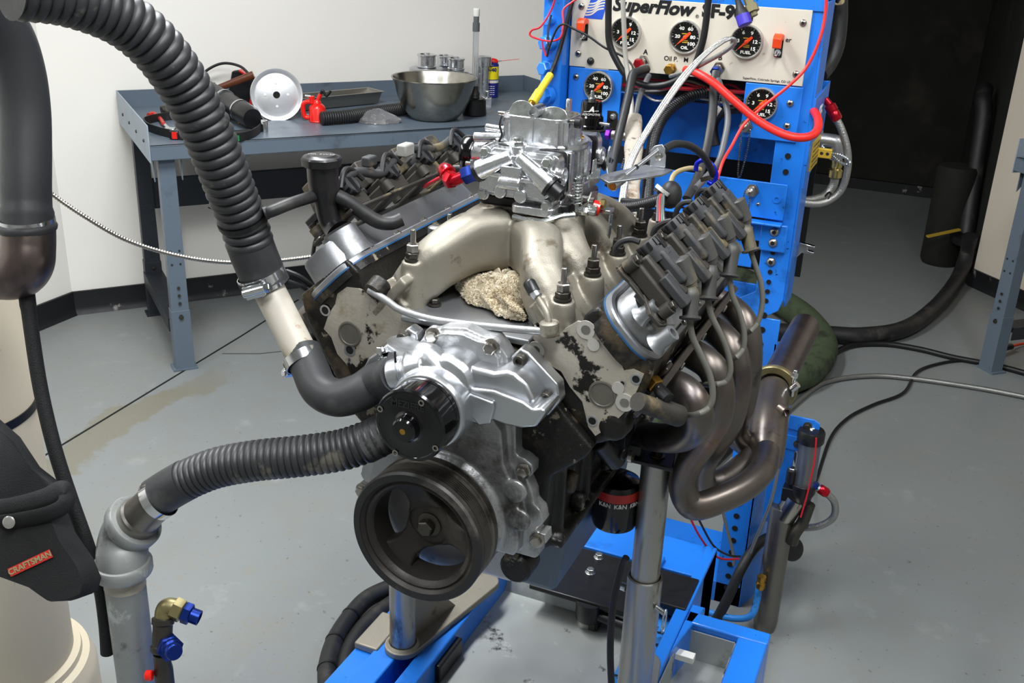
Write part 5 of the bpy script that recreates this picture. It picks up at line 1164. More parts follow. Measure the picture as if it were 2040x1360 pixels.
# rubber elbow on the pump outlet
el = [nk1+(nk0-nk1)*.25, P(752, 760, d=1.425), P(715, 782, d=1.43), P(672, 792, d=1.44), P(637, 775, d=1.455), P(618, 735, d=1.475), P(603, 700, d=1.49)]
MB().tube(crv(el, 10), .0265, 28).build('rubber_elbow', 'rubber_grey', label='smooth grey-black rubber elbow bending up from the water pump', cat='hose')
clamp(P(779, 741, d=1.42), nk1-nk0, .0270, .013, 'steel worm clamp holding the rubber elbow on the pump outlet', ang=100)
pv0, pv1 = P(609, 722, d=1.482), P(527, 560, d=1.52)
clamp(P(604, 716, d=1.483), pv1-pv0, .0272, .014, 'steel worm clamp at the lower end of the white pipe', ang=-75)
MB().lathe(pv0, pv1-pv0, [(.0235, 0), (.0235, (pv1-pv0).length)], 32).build('white_pipe', 'pvc', label='rust-streaked white plastic pipe joining the two upper coolant hoses', cat='pipe')
# upper ribbed hose
uh = empty('ribbed_hose', P(527, 560, d=1.5), 'large black ribbed hose arching down over the workbench to the white pipe', 'hose')
sl = [P(534, 570, d=1.515), P(522, 545, d=1.51), P(507, 510, d=1.495), P(497, 483, d=1.485)]
MB().tube(crv(sl, 8), .0335, 32).build('hose_cuff', 'rubber_grey', uh)
up = [P(499, 488, d=1.487), P(484, 440, d=1.465), P(462, 385, d=1.435), P(437, 320, d=1.40), P(405, 245, d=1.365), P(365, 168, d=1.33), P(315, 98, d=1.29), P(255, 45, d=1.255), P(190, 12, d=1.22), P(110, -12, d=1.18), P(20, -22, d=1.14)]
corr(up, .0345, .0142, .0046, 28).build('hose_body', 'hose_corr', uh)
for k, (px, py, dd_) in enumerate(((452, 182, 1.33), (441, 207, 1.345), (446, 236, 1.355), (455, 265, 1.365))): pass
clamp(P(524, 556, d=1.512), sl[0]-sl[2], .0342, .022, 'wide steel band clamp around the cuff of the large ribbed hose', sc=1.2, ang=160)
tc_ = P(482, 436, d=1.463); ta = up[1]-up[2]
tie = MB().revolve(tc_, ta, [(.0335, -.003), (.0355, -.003), (.0355, .003), (.0335, .003)], 32); tie.box(tc_+V((-.034, -.008, .008)), (.010, .008, .008)); tie.bar(tc_+V((-.034, -.008, .008)), tc_+V((-.046, -.014, .014)), .004, .0015); tie.build('cable_tie', 'tie_black', label='black cable tie around the large ribbed hose', cat='tie')
# lower ribbed hose
lo = empty('ribbed_hose', P(330, 985, d=1.5), 'black ribbed hose running from the galvanised riser to under the pump motor', 'hose')
lp = [P(320, 985, d=1.505), P(368, 957, d=1.49), P(430, 932, d=1.475), P(510, 917, d=1.46), P(600, 908, d=1.45), P(680, 896, d=1.445), P(740, 876, d=1.44), P(775, 858, d=1.44)]
cl_ = crv(lp, 24); 
corr(lp[1:], .0295, .0094, .0028, 26).build('hose_body', 'hose_corr', lo)
MB().tube(crv([P(310, 992, d=1.507), P(330, 979, d=1.502), P(352, 966, d=1.495), P(372, 955, d=1.489)], 6), .0300, 28).build('hose_cuff', 'rubber_grey', lo)
MB().tube(crv([P(725, 884, d=1.441), P(760, 866, d=1.44), P(800, 845, d=1.44)], 6), .0292, 26).build('hose_cuff', 'rubber_grey', lo)
ca = P(325, 982, d=1.503)-P(300, 998, d=1.51)
clamp(P(316, 992, d=1.506), -ca, .0306, .014, 'steel worm clamp on the ribbed hose at the galvanised elbow', sc=1.1, ang=190)
# galvanised riser with 45 degree elbow
rs = empty('riser_pipe', V((-.435, -.09, 0)), 'galvanised riser pipe with a cast elbow feeding the lower ribbed hose', 'pipe')
rx = P(250, 1170, d=1.56); rx2 = P(252, 1128, d=1.555)
MB().cyl((rx.x, rx.y, .0), (rx.x, rx.y, rx2.z+.0), .0298, n=36).build('pipe', 'galv', rs)
MB().ring((rx.x, rx.y, rx2.z-.028), Z, .0299, .0303, .018, 36).build('tape_band', 'pvc', rs)
ez = rx2.z+.002; e0 = V((rx.x, rx.y, ez)); n1 = P(300, 1000, d=1.51); n0 = P(262, 1030, d=1.53)
ee = P(266, 1042, d=1.54); ed = (P(320, 990, d=1.506)-ee).normalized()
ec_ = ee-ed*.036; ep = [e0]+[(e0+Z*.012)*(1-t)**2+ec_*2*t*(1-t)+ee*t*t for t in [i/14 for i in range(15)]]
MB().tube(ep, .0372, 32).build('elbow', 'galv', rs)
MB().revolve(e0, Z, [(.030, -.006), (.0415, -.006), (.043, -.002), (.043, .010), (.0405, .014), (.03, .016)], 36).build('elbow_bead', 'galv', rs)
MB().revolve(ee, ed, [(.030, -.014), (.040, -.012), (.0425, -.008), (.0425, .006), (.0405, .009), (.030, .009)], 36).build('elbow_bead', 'galv', rs)
MB().lathe(ee, ed, [(.0325, 0), (.0325, .022), (.0295, .025), (.0285, .04), (.0285, .07)], 32).build('nipple', 'steel_dark', rs)
# valve cluster with blue plugs
vc = empty('drain_valve', P(330, 1355, d=1.56), 'small brass tee and elbow cluster with two blue anodised plugs', 'valve')
vp = lambda x, y, d=1.55: P(x, y, d=d)
MB().lathe(vp(322, 1300), vp(325, 1232)-vp(322, 1300), [(.0135, 0), (.0165, .004), (.0165, .010), (.0145, .012), (.0145, .042), (.0165, .044), (.0165, .052), (.012, .054)], 24).build('tee', 'bolt_dark', vc)
vs0 = vp(322, 1300); MB().lathe(V((vs0.x, vs0.y, 0)), Z, [(.03, 0), (.03, .006), (.014, .008), (.014, vs0.z-.03), (.0125, vs0.z-.02), (.0125, vs0.z)], 20).build('stem', 'bolt_dark', vc)
MB().tube(crv([vp(326, 1235), vp(328, 1215), vp(338, 1208), vp(358, 1214)], 6), .0135, 16).build('elbow', 'brass_dull', vc)
MB().hexa(vp(345, 1210), vp(380, 1226)-vp(345, 1210), .030, .016).build('elbow_nut', 'brass_dull', vc)
a = vp(366, 1219); d = vp(395, 1230)-a
MB().hexa(a, d, .028, .012).build('blue_plug', 'anod_blue', vc); MB().lathe(a+d.normalized()*.011, d, [(.0115, 0), (.0115, .014), (.009, .0145), (.0085, .004)], 20).build('blue_thread', 'anod_blue', vc)
a = vp(334, 1285); d = vp(350, 1302, 1.52)-a
MB().lathe(a-d.normalized()*.02, d, [(.012, 0), (.0125, .03)], 18).build('branch_port', 'bolt_dark', vc); MB().hexa(a, d, .034, .016).build('blue_plug', 'anod_blue', vc); MB().lathe(a+d.normalized()*.015, d, [(.0155, 0), (.0155, .006), (.0125, .008), (.0125, .016), (.011, .018)], 24).build('blue_cap', 'anod_blue', vc)
MB().rod(vp(304, 1345), vp(290, 1345), .008).build('red_handle', 'red_paint', vc)
# cream tank
tk = empty('coolant_tank', (-.987, .07, 0), 'cream coolant tank column with a flanged foot at the left edge', 'tank')
MB().lathe((-.987, .07, .0), Z, [(.19, 0), (.19, .20), (.185, .215), (.178, .235), (.165, .24), (.163, .252), (.150, .256), (.150, 1.02), (.145, 1.035)], 64).build('tank_body', 'barrel', tk, sm=30)
MB().revolve((-.987, .07, .79), Z, [(.150, 0), (.1525, 0), (.1525, .016), (.150, .016)], 64).build('strap', 'tie_black', tk)
# black hose and cast elbow on the tank
lh_ = empty('tank_hose', P(60, 560, d=1.5), 'thick smooth black hose dropping to a cast elbow on the tank', 'hose')
th = crv([P(55, 455, d=1.5), P(52, 380, d=1.5), P(52, 300, d=1.5), P(50, 220, d=1.495), P(40, 145, d=1.48), P(18, 75, d=1.455), P(-20, 20, d=1.42), P(-70, -20, d=1.38)], 8)
MB().tube(th, lambda i, s: .0345 if s > .03 else .0368, 32).build('hose_body', 'rubber_grey', lh_)
MB().revolve(P(55, 456, d=1.5), Z, [(.034, 0), (.040, -.001), (.041, .004), (.038, .010), (.034, .012)], 32).build('hose_lip', 'rubber_grey', lh_)
MB().ring(P(55, 447, d=1.5)-Z*.004, Z, .0372, .0384, .014, 36).build('clamp_band', 'chrome', lh_)
ce = crv([P(56, 456, d=1.5), P(56, 490, d=1.5), P(52, 525, d=1.5), P(30, 545, d=1.51), P(-20, 545, d=1.54)], 8)
MB().tube(ce, .0375, 28).build('cast_elbow', 'header_pipe', lh_)
MB().revolve(P(12, 540, d=1.522), V((-1, .2, 0)), [(.030, 0), (.0425, 0), (.0425, .016), (.03, .016)], 28).build('elbow_rim', 'header_pipe', lh_)
# black tube hose dropping from the elbow to the riser
st = MB(); st.tube(crv([P(52, 575, d=1.52), P(60, 640, d=1.52), P(80, 770, d=1.525), P(108, 890, d=1.53), P(140, 990, d=1.54), P(172, 1080, d=1.55), P(198, 1160, d=1.57), P(210, 1240, d=1.6), P(214, 1300, d=1.62)], 8), lambda i, s: .0115 if s < .03 else .0105, 16)
st.build('drain_hose', 'webbing', label='slim black ribbed drain hose hanging from the cast elbow past the tool holster', cat='hose')
# ================================================================== tool holster with red label
hl = empty('tool_holster', P(60, 1100, d=1.45), 'black fabric tool holster with a red label strapped to the cream tank', 'holster')
def flat_loft(px_top, px_bot, d0, thick, name, m, par=hl, bev=.004):
    top = [P(a, b, d=d0) for a, b in px_top]; n = -CF
    mb = MB(); poly = top; c = sum(poly, V((0, 0, 0)))/len(poly)
    rings = []
    for k, h in ((1, 0), (1, thick*.45), (.97, thick*.8), (.90, thick)): rings.append([c+(p-c)*k+n*h for p in poly])
    mb.loft(rings if True else rings[::-1]); return mb.build(name, m, par, sm=50)
flat_loft([(-60, 800), (0, 835), (40, 870), (80, 930), (125, 965), (132, 990), (125, 1010), (60, 1010), (0, 1020), (-60, 1040)], 0, 1.52, .02, 'back_panel', 'cordura')
flat_loft([(-60, 1030), (0, 1035), (60, 1005), (125, 995), (150, 1060), (185, 1110), (202, 1150), (195, 1175), (165, 1186), (125, 1188), (110, 1178), (85, 1160), (30, 1140), (-60, 1110)], 0, 1.50, .045, 'pouch', 'cordura')
cf = crv([P(-60, 1008, d=1.46), P(0, 1012, d=1.455), P(50, 1003, d=1.45), P(92, 990, d=1.45), P(122, 975, d=1.455), P(133, 982, d=1.46), P(130, 1004, d=1.455), P(100, 1022, d=1.448), P(40, 1035, d=1.448), P(0, 1040, d=1.45)], 6)
mb = MB(); mb.tube(cf[:], .013, 10, up=CD, flat=.35); mb.build('cuff_strap', 'cordura', hl)
mb = MB(); mb.lathe(P(18, 1040, d=1.440), -CF, [(.0088, 0), (.0088, .001), (.0065, .0022), (.001, .0024)], 24); mb.build('snap_button', 'bezel', hl)
l0, l1 = P(20, 1140, d=1.455), P(103, 1101, d=1.455); rv_ = (l1-l0).normalized(); uv = rv_.cross(CF).normalized(); uv = uv if uv.z > 0 else -uv
lab = MB().prism([(0, -.006), ((l1-l0).length, -.006), ((l1-l0).length, .006), (0, .006)], l0-CF*.0012, rv_, uv, .0015).build('label', 'fuse_red', hl)
text('label_lettering', 'CRAFTSMAN', (l0+l1)/2-CF*.0032, rv_, uv, .0115, 'wire_tan', lab, ext=.0003, bold=.0003)
# flexible metal conduit sagging behind the hose
fcx = crv([P(60, 345, d=1.62), P(100, 384, d=1.64), P(170, 432, d=1.66), P(250, 477, d=1.69), P(340, 506, d=1.72), P(430, 521, d=1.75), P(520, 522, d=1.78), P(600, 514, d=1.80), P(660, 505, d=1.82), P(700, 500, d=1.84)], 16)
fr = resample(fcx, .0011); MB().tube(fr, lambda i, s: .0038-.0006*(math.sin(2*PI*s/.0044) > 0), 10).build('flexible_conduit', 'bolt_steel', label='thin silver flexible conduit sagging in front of the bench legs', cat='conduit')
# black cables behind the left head
MB().tube(crv([P(570, 540, d=1.70), P(600, 553, d=1.70), P(632, 580, d=1.71), P(655, 600, d=1.72)], 6), .0045, 8).build('black_cable', 'wire_black', label='black cable slanting down behind the left cylinder head', cat='cable')
MB().tube(crv([P(575, 560, d=1.70), P(600, 570, d=1.70), P(625, 590, d=1.71), P(645, 610, d=1.72)], 6), .0035, 8).build('black_cable', 'wire_black', label='thinner black cable below another behind the left cylinder head', cat='cable')
MB().tube(crv([P(650, 445, d=1.58), P(630, 475, d=1.57), P(623, 520, d=1.57), P(630, 560, d=1.57), P(648, 592, d=1.57)], 6), .0032, 8).build('dipstick_cable', 'wire_black', label='thin dark tube curving down beside the oil filler neck', cat='tube')
# ================================================================== things on the left workbench
T = BZ+.0005
def ob(px, py, dz=0): return P(px, py, z=T+dz)
def up_at(px, py, base):                        # point above base (same distance) seen at a pixel
    return P(px, py, d=(base-CAM).dot(CF))
def pxm(px, py): return (P(px, py, z=T)-CAM).dot(CF)/FPX
VX = V((CR.x, CR.y, 0)).normalized(); VY = V((-VX.y, VX.x, 0))      # across and away from the viewer
# serpentine belt standing on edge
bp_ = crv([ob(a, b) for a, b in ((288, 252), (300, 263), (350, 277), (410, 284), (462, 283), (500, 276), (520, 262), (524, 250), (500, 243), (450, 238), (390, 236), (330, 240), (298, 246))], 8, closed=True)
def belt(path, w, th, name, m, label=None, cat=None, parent=None):
    mb = MB(); n = len(path); rings = []
    for i in range(n):
        t = (path[(i+1) % n]-path[i-1]).normalized(); o = Z.cross(t)
        rings.append([path[i]+o*th, path[i]-o*th, path[i]-o*th+Z*w, path[i]+o*th+Z*w])
    for i in range(n):
        j = (i+1) % n; b = len(mb.v); mb.v += [tuple(v) for v in rings[i]+rings[j]]
        for k in range(4): mb.f.append((b+k, b+(k+1) % 4, b+4+(k+1) % 4, b+4+k))
    return mb.build(name, m, parent, label=label, cat=cat, sm=60)
bt = belt(bp_, .030, .0022, 'drive_belt', 'rubber', 'black ribbed drive belt lying in a loop at the bench end', 'belt')
k0 = 38
for k, m in ((0, 'green'),):
    mb = MB(); seg = bp_[36:42]
    a, b = ob(466, 283.5), ob(476, 282)
    o = V((-(b-a).y, (b-a).x, 0)).normalized(); o = o if o.dot(CAM-a) > 0 else -o
    mb.prism([(0, .003), ((b-a).length, .003), ((b-a).length, .023), (0, .023)], a+o*.0032, (b-a).normalized(), Z, .0006); mb.build('belt_mark', m, bt)
    a, b = ob(478, 281.8), ob(512, 270)
    for z in (.005, .011, .017): text('belt_print', 'K2 BELT 5060', (a+b)/2+o*.004+Z*(z+.003), b-a, Z, .0075, 'label_white', bt, bold=.0003)
# pliers with worn red grips, screwdriver with black and red grip
pl_ = empty('adjustable_wrench', ob(330, 262), 'adjustable wrench with a worn red-brown grip inside the belt loop', 'wrench')
MB().tube(crv([ob(296, 229, .012), ob(306, 226, .014), ob(318, 235, .012), ob(326, 247, .01)], 6), .008, 12).build('grip', 'fuse_red', pl_)
MB().bar(ob(322, 242, .01), ob(342, 262, .01), .014, .007).build('shank', 'chrome', pl_, bev=.002)
MB().box(ob(338, 258, .012), (.04, .03, .012), (VX, VY, Z)).build('jaw', 'chrome', pl_, bev=.003)
rt = empty('tape_measure', ob(349, 268), 'small red and black tape measure beside the wrench', 'tape')
MB().box(ob(349, 268, .016), (.036, .03, .032), (VX, VY, Z)).build('case', 'plastic_black', rt, bev=.006); MB().box(ob(350, 268, .016)-VY*.0155, (.018, .002, .024), (VX, VY, Z)).build('red_label', 'red_paint', rt)
sd = empty('screwdriver', ob(480, 266), 'screwdriver with a black and red grip lying inside the belt loop', 'screwdriver')
a, b = ob(447, 267, .012), ob(504, 263, .012); L = (b-a).length
MB().lathe(a, b-a, [(.006, 0), (.011, .006), (.0125, .02), (.0115, L*.5), (.0125, L*.85), (.009, L)], 16).build('grip', 'handle_grip', sd)
MB().lathe(a, a-b, [(.0075, -.006), (.008, 0), (.006, .008)], 12).build('red_collar', 'red_paint', sd); MB().lathe(b, b-a, [(.009, -.004), (.0105, 0), (.006, .006)], 12).build('red_end', 'red_paint', sd)
MB().rod(a, a+(a-b).normalized()*.07-Z*.004, .003).build('blade', 'chrome', sd)
bf = empty('brass_fitting', ob(488, 244), 'short brass hose fitting with a black tail inside the belt loop', 'fitting')
a, b = ob(475, 243, .012), ob(502, 245, .012); MB().lathe(a, b-a, [(.007, 0), (.010, .004), (.010, .012), (.0085, .014), (.0115, .016), (.0115, .024)], 12).build('nut', 'brass', bf); MB().rod(a+(b-a).normalized()*.022, b, .009).build('tail', 'rubber', bf)
MB().lathe(ob(527, 262), Z, [(.0135, 0), (.0135, .040), (.0125, .042), (.0085, .042), (.008, .030)], 24).build('socket', 'chrome', label='small chrome socket standing on the bench by the belt', cat='socket')
# polished pulley leaning upright
pc = ob(552, 240); ctr = up_at(551, 189, pc); fx = (V((CAM.x-ctr.x, CAM.y-ctr.y, 0)).normalized()+Z*.16+VX*.06).normalized()
pu = empty('pulley', pc, 'polished aluminium pulley wheel standing on edge on the bench', 'pulley')
Rr = .083*1.17
MB().revolve(ctr-fx*.02, fx, [(0.0725, .010), (0.0819, .014), (0.0866, .022), (0.0924, .034), (0.0989, .036), (Rr+.003, .032), (Rr+.003, .026), (Rr-.004, .022), (Rr-.004, .006), (Rr+.003, .002), (Rr+.003, -.004), (0.0819, -.006), (0.0725, .0)], 64).build('rim', 'alu_satin', pu, sm=25)
MB().lathe(ctr-fx*.02, fx, [(0.0842, .004), (0.0842, .016), (0.0801, .018)], 48).build('web', 'alu_satin', pu)
MB().lathe(ctr, fx, [(.0135, -.004), (.0135, -.0012)], 24).build('bore', 'black_void', pu)
uu, vv, _ = basis(fx)
for k in range(4): MB().lathe(ctr+(uu*math.cos(PI/2*k)+vv*math.sin(PI/2*k))*.044-fx*.003, fx, [(.005, 0), (.005, .003), (.003, .004)], 14).build('bolt', 'label_white', pu)
# black clutter behind: coupler, hammer, case, cord
cpx = empty('hose_coupler', ob(470, 228), 'black rubber coupler with steel bands lying behind the belt', 'coupler')
a, b = up_at(412, 176, ob(440, 226)), ob(503, 236, .042); L = (b-a).length; w_ = (b-a).normalized()
MB().lathe(a, b-a, [(.030, 0), (.034, .01), (.037, L*.4), (.038, L*.42), (.038, L*.7), (.041, L*.72), (.041, L*.95), (.036, L)], 28).build('body', 'plastic_black', cpx)
for t in (.40, .74): MB().ring(a+w_*L*t, w_, .0382 if t < .5 else .0412, .0425, .009, 32).build('band', 'chrome', cpx)
MB().box(a+w_*L*.66-VY*.0+Z*.0+(-VY)*.040, (.02, .004, .014), (VX, VY, Z)).build('badge', 'brass', cpx)
c2 = empty('brake_caliper', ob(405, 232), 'dark metal casting lying behind the ribbed hose at the bench end', 'casting')
mb = MB(); mb.box(ob(400, 226, .025), (.09, .06, .05), (VX, VY, Z)); mb.rod(ob(322, 222, .022), ob(345, 216, .03), .022); mb.rod(ob(330, 222, .026), ob(400, 226, .026), .018); mb.build('casting_body', 'bolt_dark', c2, remesh=.004, smooth=4)
cs = empty('tool_case', ob(480, 215), 'black and red upright tool case behind the hammer handle', 'case')
cc0 = ob(480, 207)
MB().prism([(-.06, 0), (.04, 0), (.058, .105), (.0, .135), (-.03, .13)], cc0+Z*.002, VX, Z, -.035).build('shell', 'plastic_black', cs, bev=.005)
MB().prism([(.0, .132), (.058, .102), (.060, .107), (.0, .139)], cc0-VY*.002, VX, Z, -.04).build('red_edge', 'red_paint', cs)
MB().prism([(.034, .0), (.048, .0), (.058, .05), (.046, .05)], cc0-VY*.004, VX, Z, -.02).build('red_corner', 'red_paint', cs)
hm = empty('hammer', ob(430, 205), 'hammer with a dark wooden handle resting on the black coupler', 'hammer')
ha, hb_ = up_at(428, 178, ob(440, 220)), up_at(505, 149, ob(440, 220)); MB().tube([ha, ha.lerp(hb_, .5), hb_], [.0095, .0115, .0125], 14, flat=1.3).build('handle', 'wood', hm)
MB().rod(ha-(hb_-ha).normalized()*.01+Z*.03, ha-(hb_-ha).normalized()*.01-Z*.04, .014).build('head', 'bolt_dark', hm)
MB().tube(crv([up_at(392, 160, ob(440, 215)), up_at(415, 138, ob(440, 215)), up_at(445, 126, ob(440, 215)), up_at(478, 132, ob(440, 215)), up_at(498, 150, ob(440, 215)), up_at(510, 165, ob(440, 215)), ob(515, 228, .01)], 8), .0055, 10).build('looped_cable', 'wire_black', label='black cable arching over the hammer on the bench', cat='cable')
MB().bar(ob(420, 205, .006), ob(450, 196, .006), .02, .01).build('yellow_tag', 'yellow_bright', label='small yellow plastic strip behind the hammer handle', cat='strip')
# red oil can
oc = empty('oil_can', ob(630, 241), 'small red pump oil can with a black spout on the bench', 'oil can')
o0 = ob(633, 242); MB().lathe(o0, Z, [(0.0325, 0), (0.0338, 0.0037), (0.0319, 0.0075), (0.0319, 0.0537), (0.0263, 0.0625), (0.0163, 0.0700), (0.0150, 0.0775), (0.0112, 0.0825)], 32).build('can_body', 'red_paint', oc)
MB().tube(crv([o0+VX*-0.0275+Z*0.0150, o0+VX*-0.0500+Z*0.0175, o0+VX*-0.0550+Z*0.0562, o0+VX*-0.0450+Z*0.0725, o0+VX*-0.0225+Z*0.0750, o0+VX*-0.0100+Z*0.0725], 6), 0.0094, 10).build('handle', 'red_paint', oc)
MB().rod(o0+VX*-0.0200+Z*0.0688, o0+VX*-0.0200+Z*0.0975, 0.0112).build('pump_head', 'red_paint', oc)
MB().rod(o0+VX*-0.0225+Z*0.0950, o0+VX*-0.0450+Z*0.0975, 0.0056).build('trigger', 'chrome', oc)
MB().rod(o0+Z*0.0750, o0+VX*0.0150+Z*0.1063, 0.0081).build('spout_base', 'red_paint', oc)
MB().tube(crv([o0+VX*0.0150+Z*0.1050, o0+VX*0.0225+Z*0.1200, o0+VX*0.0375+Z*.101, o0+VX*0.0550+Z*0.1212], 6), 0.0056, 10).build('spout', 'plastic_black', oc)
MB().lathe(ob(610, 231, .008), V((1, .3, 0)), [(.003, -.02), (.006, -.018), (.006, -.010), (.0045, -.009), (.0045, 0), (.008, .001), (.008, .012)], 12).build('air_fitting', 'chrome', label='small chrome air fitting lying left of the red oil can', cat='fitting')
# steel pan, black hose, bag, bowl
pn_ = empty('steel_pan', ob(670, 203), 'shallow grey steel baking pan leaning along the bench back', 'pan')
a, b = ob(604, 222), ob(742, 208); d = (b-a).normalized(); n_ = V((-d.y, d.x, 0)); L = (b-a).length+.03
rings = []
for z, g in ((.003, 0), (.052, .012), (.053, .022)): rings.append([a-d*g+n_*-g+Z*z, a+d*(L+g)+n_*-g+Z*z, a+d*(L+g)+n_*(.085+g)+Z*z, a-d*g+n_*(.085+g)+Z*z])
for z, g in ((.0545, .022), (.054, .010), (.006, -.002)): rings.append([a-d*g+n_*-g+Z*z, a+d*(L+g)+n_*-g+Z*z, a+d*(L+g)+n_*(.085+g)+Z*z, a-d*g+n_*(.085+g)+Z*z])
MB().loft(rings).build('pan_body', 'pan_grey', pn_, bev=.003)
corr([ob(640, 236, .026), ob(690, 232, .027), ob(740, 225, .027), ob(800, 217, .027), ob(850, 210, .027)], .0265, .0095, .003, 22).build('spare_hose', 'rubber', label='black ribbed hose offcut lying between the oil can and the bowl', cat='hose')
mb = MB(); bc = ob(752, 243); random.seed(3)
rings = []
for k, (h, sx_, sy_) in enumerate(((.001, .090, .05), (.016, .088, .046), (.028, .070, .034), (.040, .044, .020), (.050, .022, .006))):
    ring_ = []
    for i in range(22):
        t = 2*PI*i/22; r_ = 1+.22*math.sin(3.1*t+k)*.5+random.uniform(-.09, .09); ring_.append(bc+VX*math.cos(t)*sx_*r_+VY*math.sin(t)*sy_*r_+Z*(h+random.uniform(-.003, .003)*(k > 0)))
    rings.append(ring_)
mb.loft(rings); bg = mb.build('parts_bag', 'baggie', label='clear plastic bag of small metal parts in front of the bowl', cat='bag', sm=25)
for k in range(9):
    p = bc+VX*random.uniform(-.04, .035)+VY*random.uniform(-.02, .02)+Z*.008; d_ = V((random.uniform(-1, 1), random.uniform(-1, 1), .2)).normalized(); MB().rod(p, p+d_*.02, .0055, 8).build('metal_piece', 'zinc', bg)
b0_ = ob(862, 243); kb = pxm(862, 235); bw = MB(); br = 83*kb; bh = br*1.0
pb_ = [(.46, 0), (.56, .02), (.74, .22), (.86, .48), (.94, .78), (.985, .90), (1, .94), (1.02, .95), (1.02, .975), (.985, .965), (.93, .80), (.85, .48), (.72, .22), (.53, .05), (.01, .035)]
bw.lathe(b0_+VY*br*.5, Z, [(r*br, h*bh) for r, h in pb_], 64)
bw.build('mixing_bowl', 'stainless', label='large stainless steel mixing bowl standing on the bench', cat='bowl', sm=30)
# funnel: clear tube standing in a black cap
fn = empty('coolant_funnel', ob(944, 228), 'tall clear tube with white tip standing in a black screw cap', 'funnel')
f0_ = ob(944, 233); f0_ = f0_+VY*.05; hh = lambda py, px=944: up_at(px, py, f0_)
mb = MB(); rings = []
for z, r in ((0, .048), (.004, .050), (.018, .050), (.020, .048), (.062, .046), (.068, .042), (.071, .026)):
    rings.append([f0_+V((math.cos(2*PI*i/60), math.sin(2*PI*i/60), 0))*(r+(.0008 if i % 4 < 2 and False or .019 < z < .063 else 0))+Z*z for i in range(60)])
mb.loft(rings); mb.build('screw_cap', 'plastic_black', fn, sm=25)
MB().lathe(f0_+Z*.068, Z, [(.022, 0), (.018, .012), (.022, .014), (.016, .030), (.014, .05)], 20).build('collar', 'rubber_grey', fn)
top = hh(8); L = top.z-f0_.z-.10
MB().lathe(f0_+Z*.10, Z, [(.0125, 0), (.0118, L*.80)], 20).build('tube', 'clear_plastic', fn)
MB().lathe(f0_+Z*(.10+L*.72), Z, [(.0145, 0), (.0145, .034), (.0115, .036), (.0115, .075)], 18).build('adapter', 'wire_grey', fn)
MB().lathe(f0_+Z*(.10+L*.90), Z, [(.0125, 0), (.0135, .002), (.0135, .028), (.011, .031)], 18).build('tip', 'label_white', fn)
# aluminium pulleys stacked behind the bowl
def spool(c, prof, name, m, label, n=40): return MB().lathe(c, Z, prof, n).build(name, m, label=label, cat='pulley', sm=25)
kp = pxm(880, 185)
sm_ = lambda r, h: [(r*.9, 0), (r, .002), (r, .006), (r*.9, .008), (r*.9, h-.009), (r, h-.007), (r, h-.001), (r*.92, h), (r*.8, h), (r*.75, h-.004), (r*.3, h-.004), (r*.28, h+.006), (r*.12, h+.006)]
s1 = ob(850, 198); spool(s1, [(34*kp, 0), (34*kp, 52*kp), (33*kp, 53*kp), (33*kp, 58*kp), (30*kp, 60*kp)], 'pulley', 'alu_machined', 'broad ribbed aluminium pulley under a small one behind the bowl')
spool(s1+Z*60.4*kp, sm_(18.5*kp, 24*kp), 'pulley', 'alu_bright', 'small grooved aluminium pulley stacked on the broad ribbed one')
s2 = ob(908, 196); spool(s2, [(16*kp, 0), (16*kp, 54*kp), (15*kp, 55*kp)], 'pulley', 'alu_machined', 'plain aluminium hub behind the right of the bowl'); spool(s2+Z*55.3*kp, sm_(17*kp, 21*kp), 'pulley', 'alu_bright', 'small aluminium pulley standing on the plain hub behind the bowl')
s3 = ob(886, 190); spool(s3, [(12*kp, 0), (12*kp, 56*kp), (11*kp, 57*kp)], 'pulley_spacer', 'alu_machined', 'tall aluminium spacer hidden behind the small pulleys'); spool(s3+Z*57.3*kp, sm_(17*kp, 19*kp), 'pulley', 'alu_bright', 'rearmost small aluminium pulley on the tall spacer')
s4 = ob(928, 194); MB().revolve(s4+Z*38*kp, Z, [(15*kp, 0), (21*kp, 0), (21*kp, 7*kp), (20*kp, 8*kp), (17*kp, 8*kp), (15*kp, 6*kp)], 40).build('pulley', 'alu_bright', label='open aluminium pulley ring behind the clear funnel tube', cat='pulley'); spool(s4, [(17*kp, 0), (17*kp, 37.8*kp)], 'pulley_spacer', 'alu_dull', 'dull spacer carrying the open pulley ring')
s5 = ob(962, 196); spool(s5, [(11*kp, 0), (11*kp, 62*kp), (15*kp, 63*kp), (15*kp, 79*kp), (14*kp, 80*kp), (11*kp, 78*kp)], 'pulley', 'alu_bright', 'tall aluminium pulley beside the blue spray can')
mb = MB(); c_ = ob(970, 208); mb.box(c_+Z*.012, (.04, .04, .035), (VX, VY, Z)); mb.rod(c_+Z*.03, c_+Z*.06, .011); mb.build('tensioner_block', 'alu_bright', bev=.003, label='small bright metal block beside the black screw cap', cat='block')
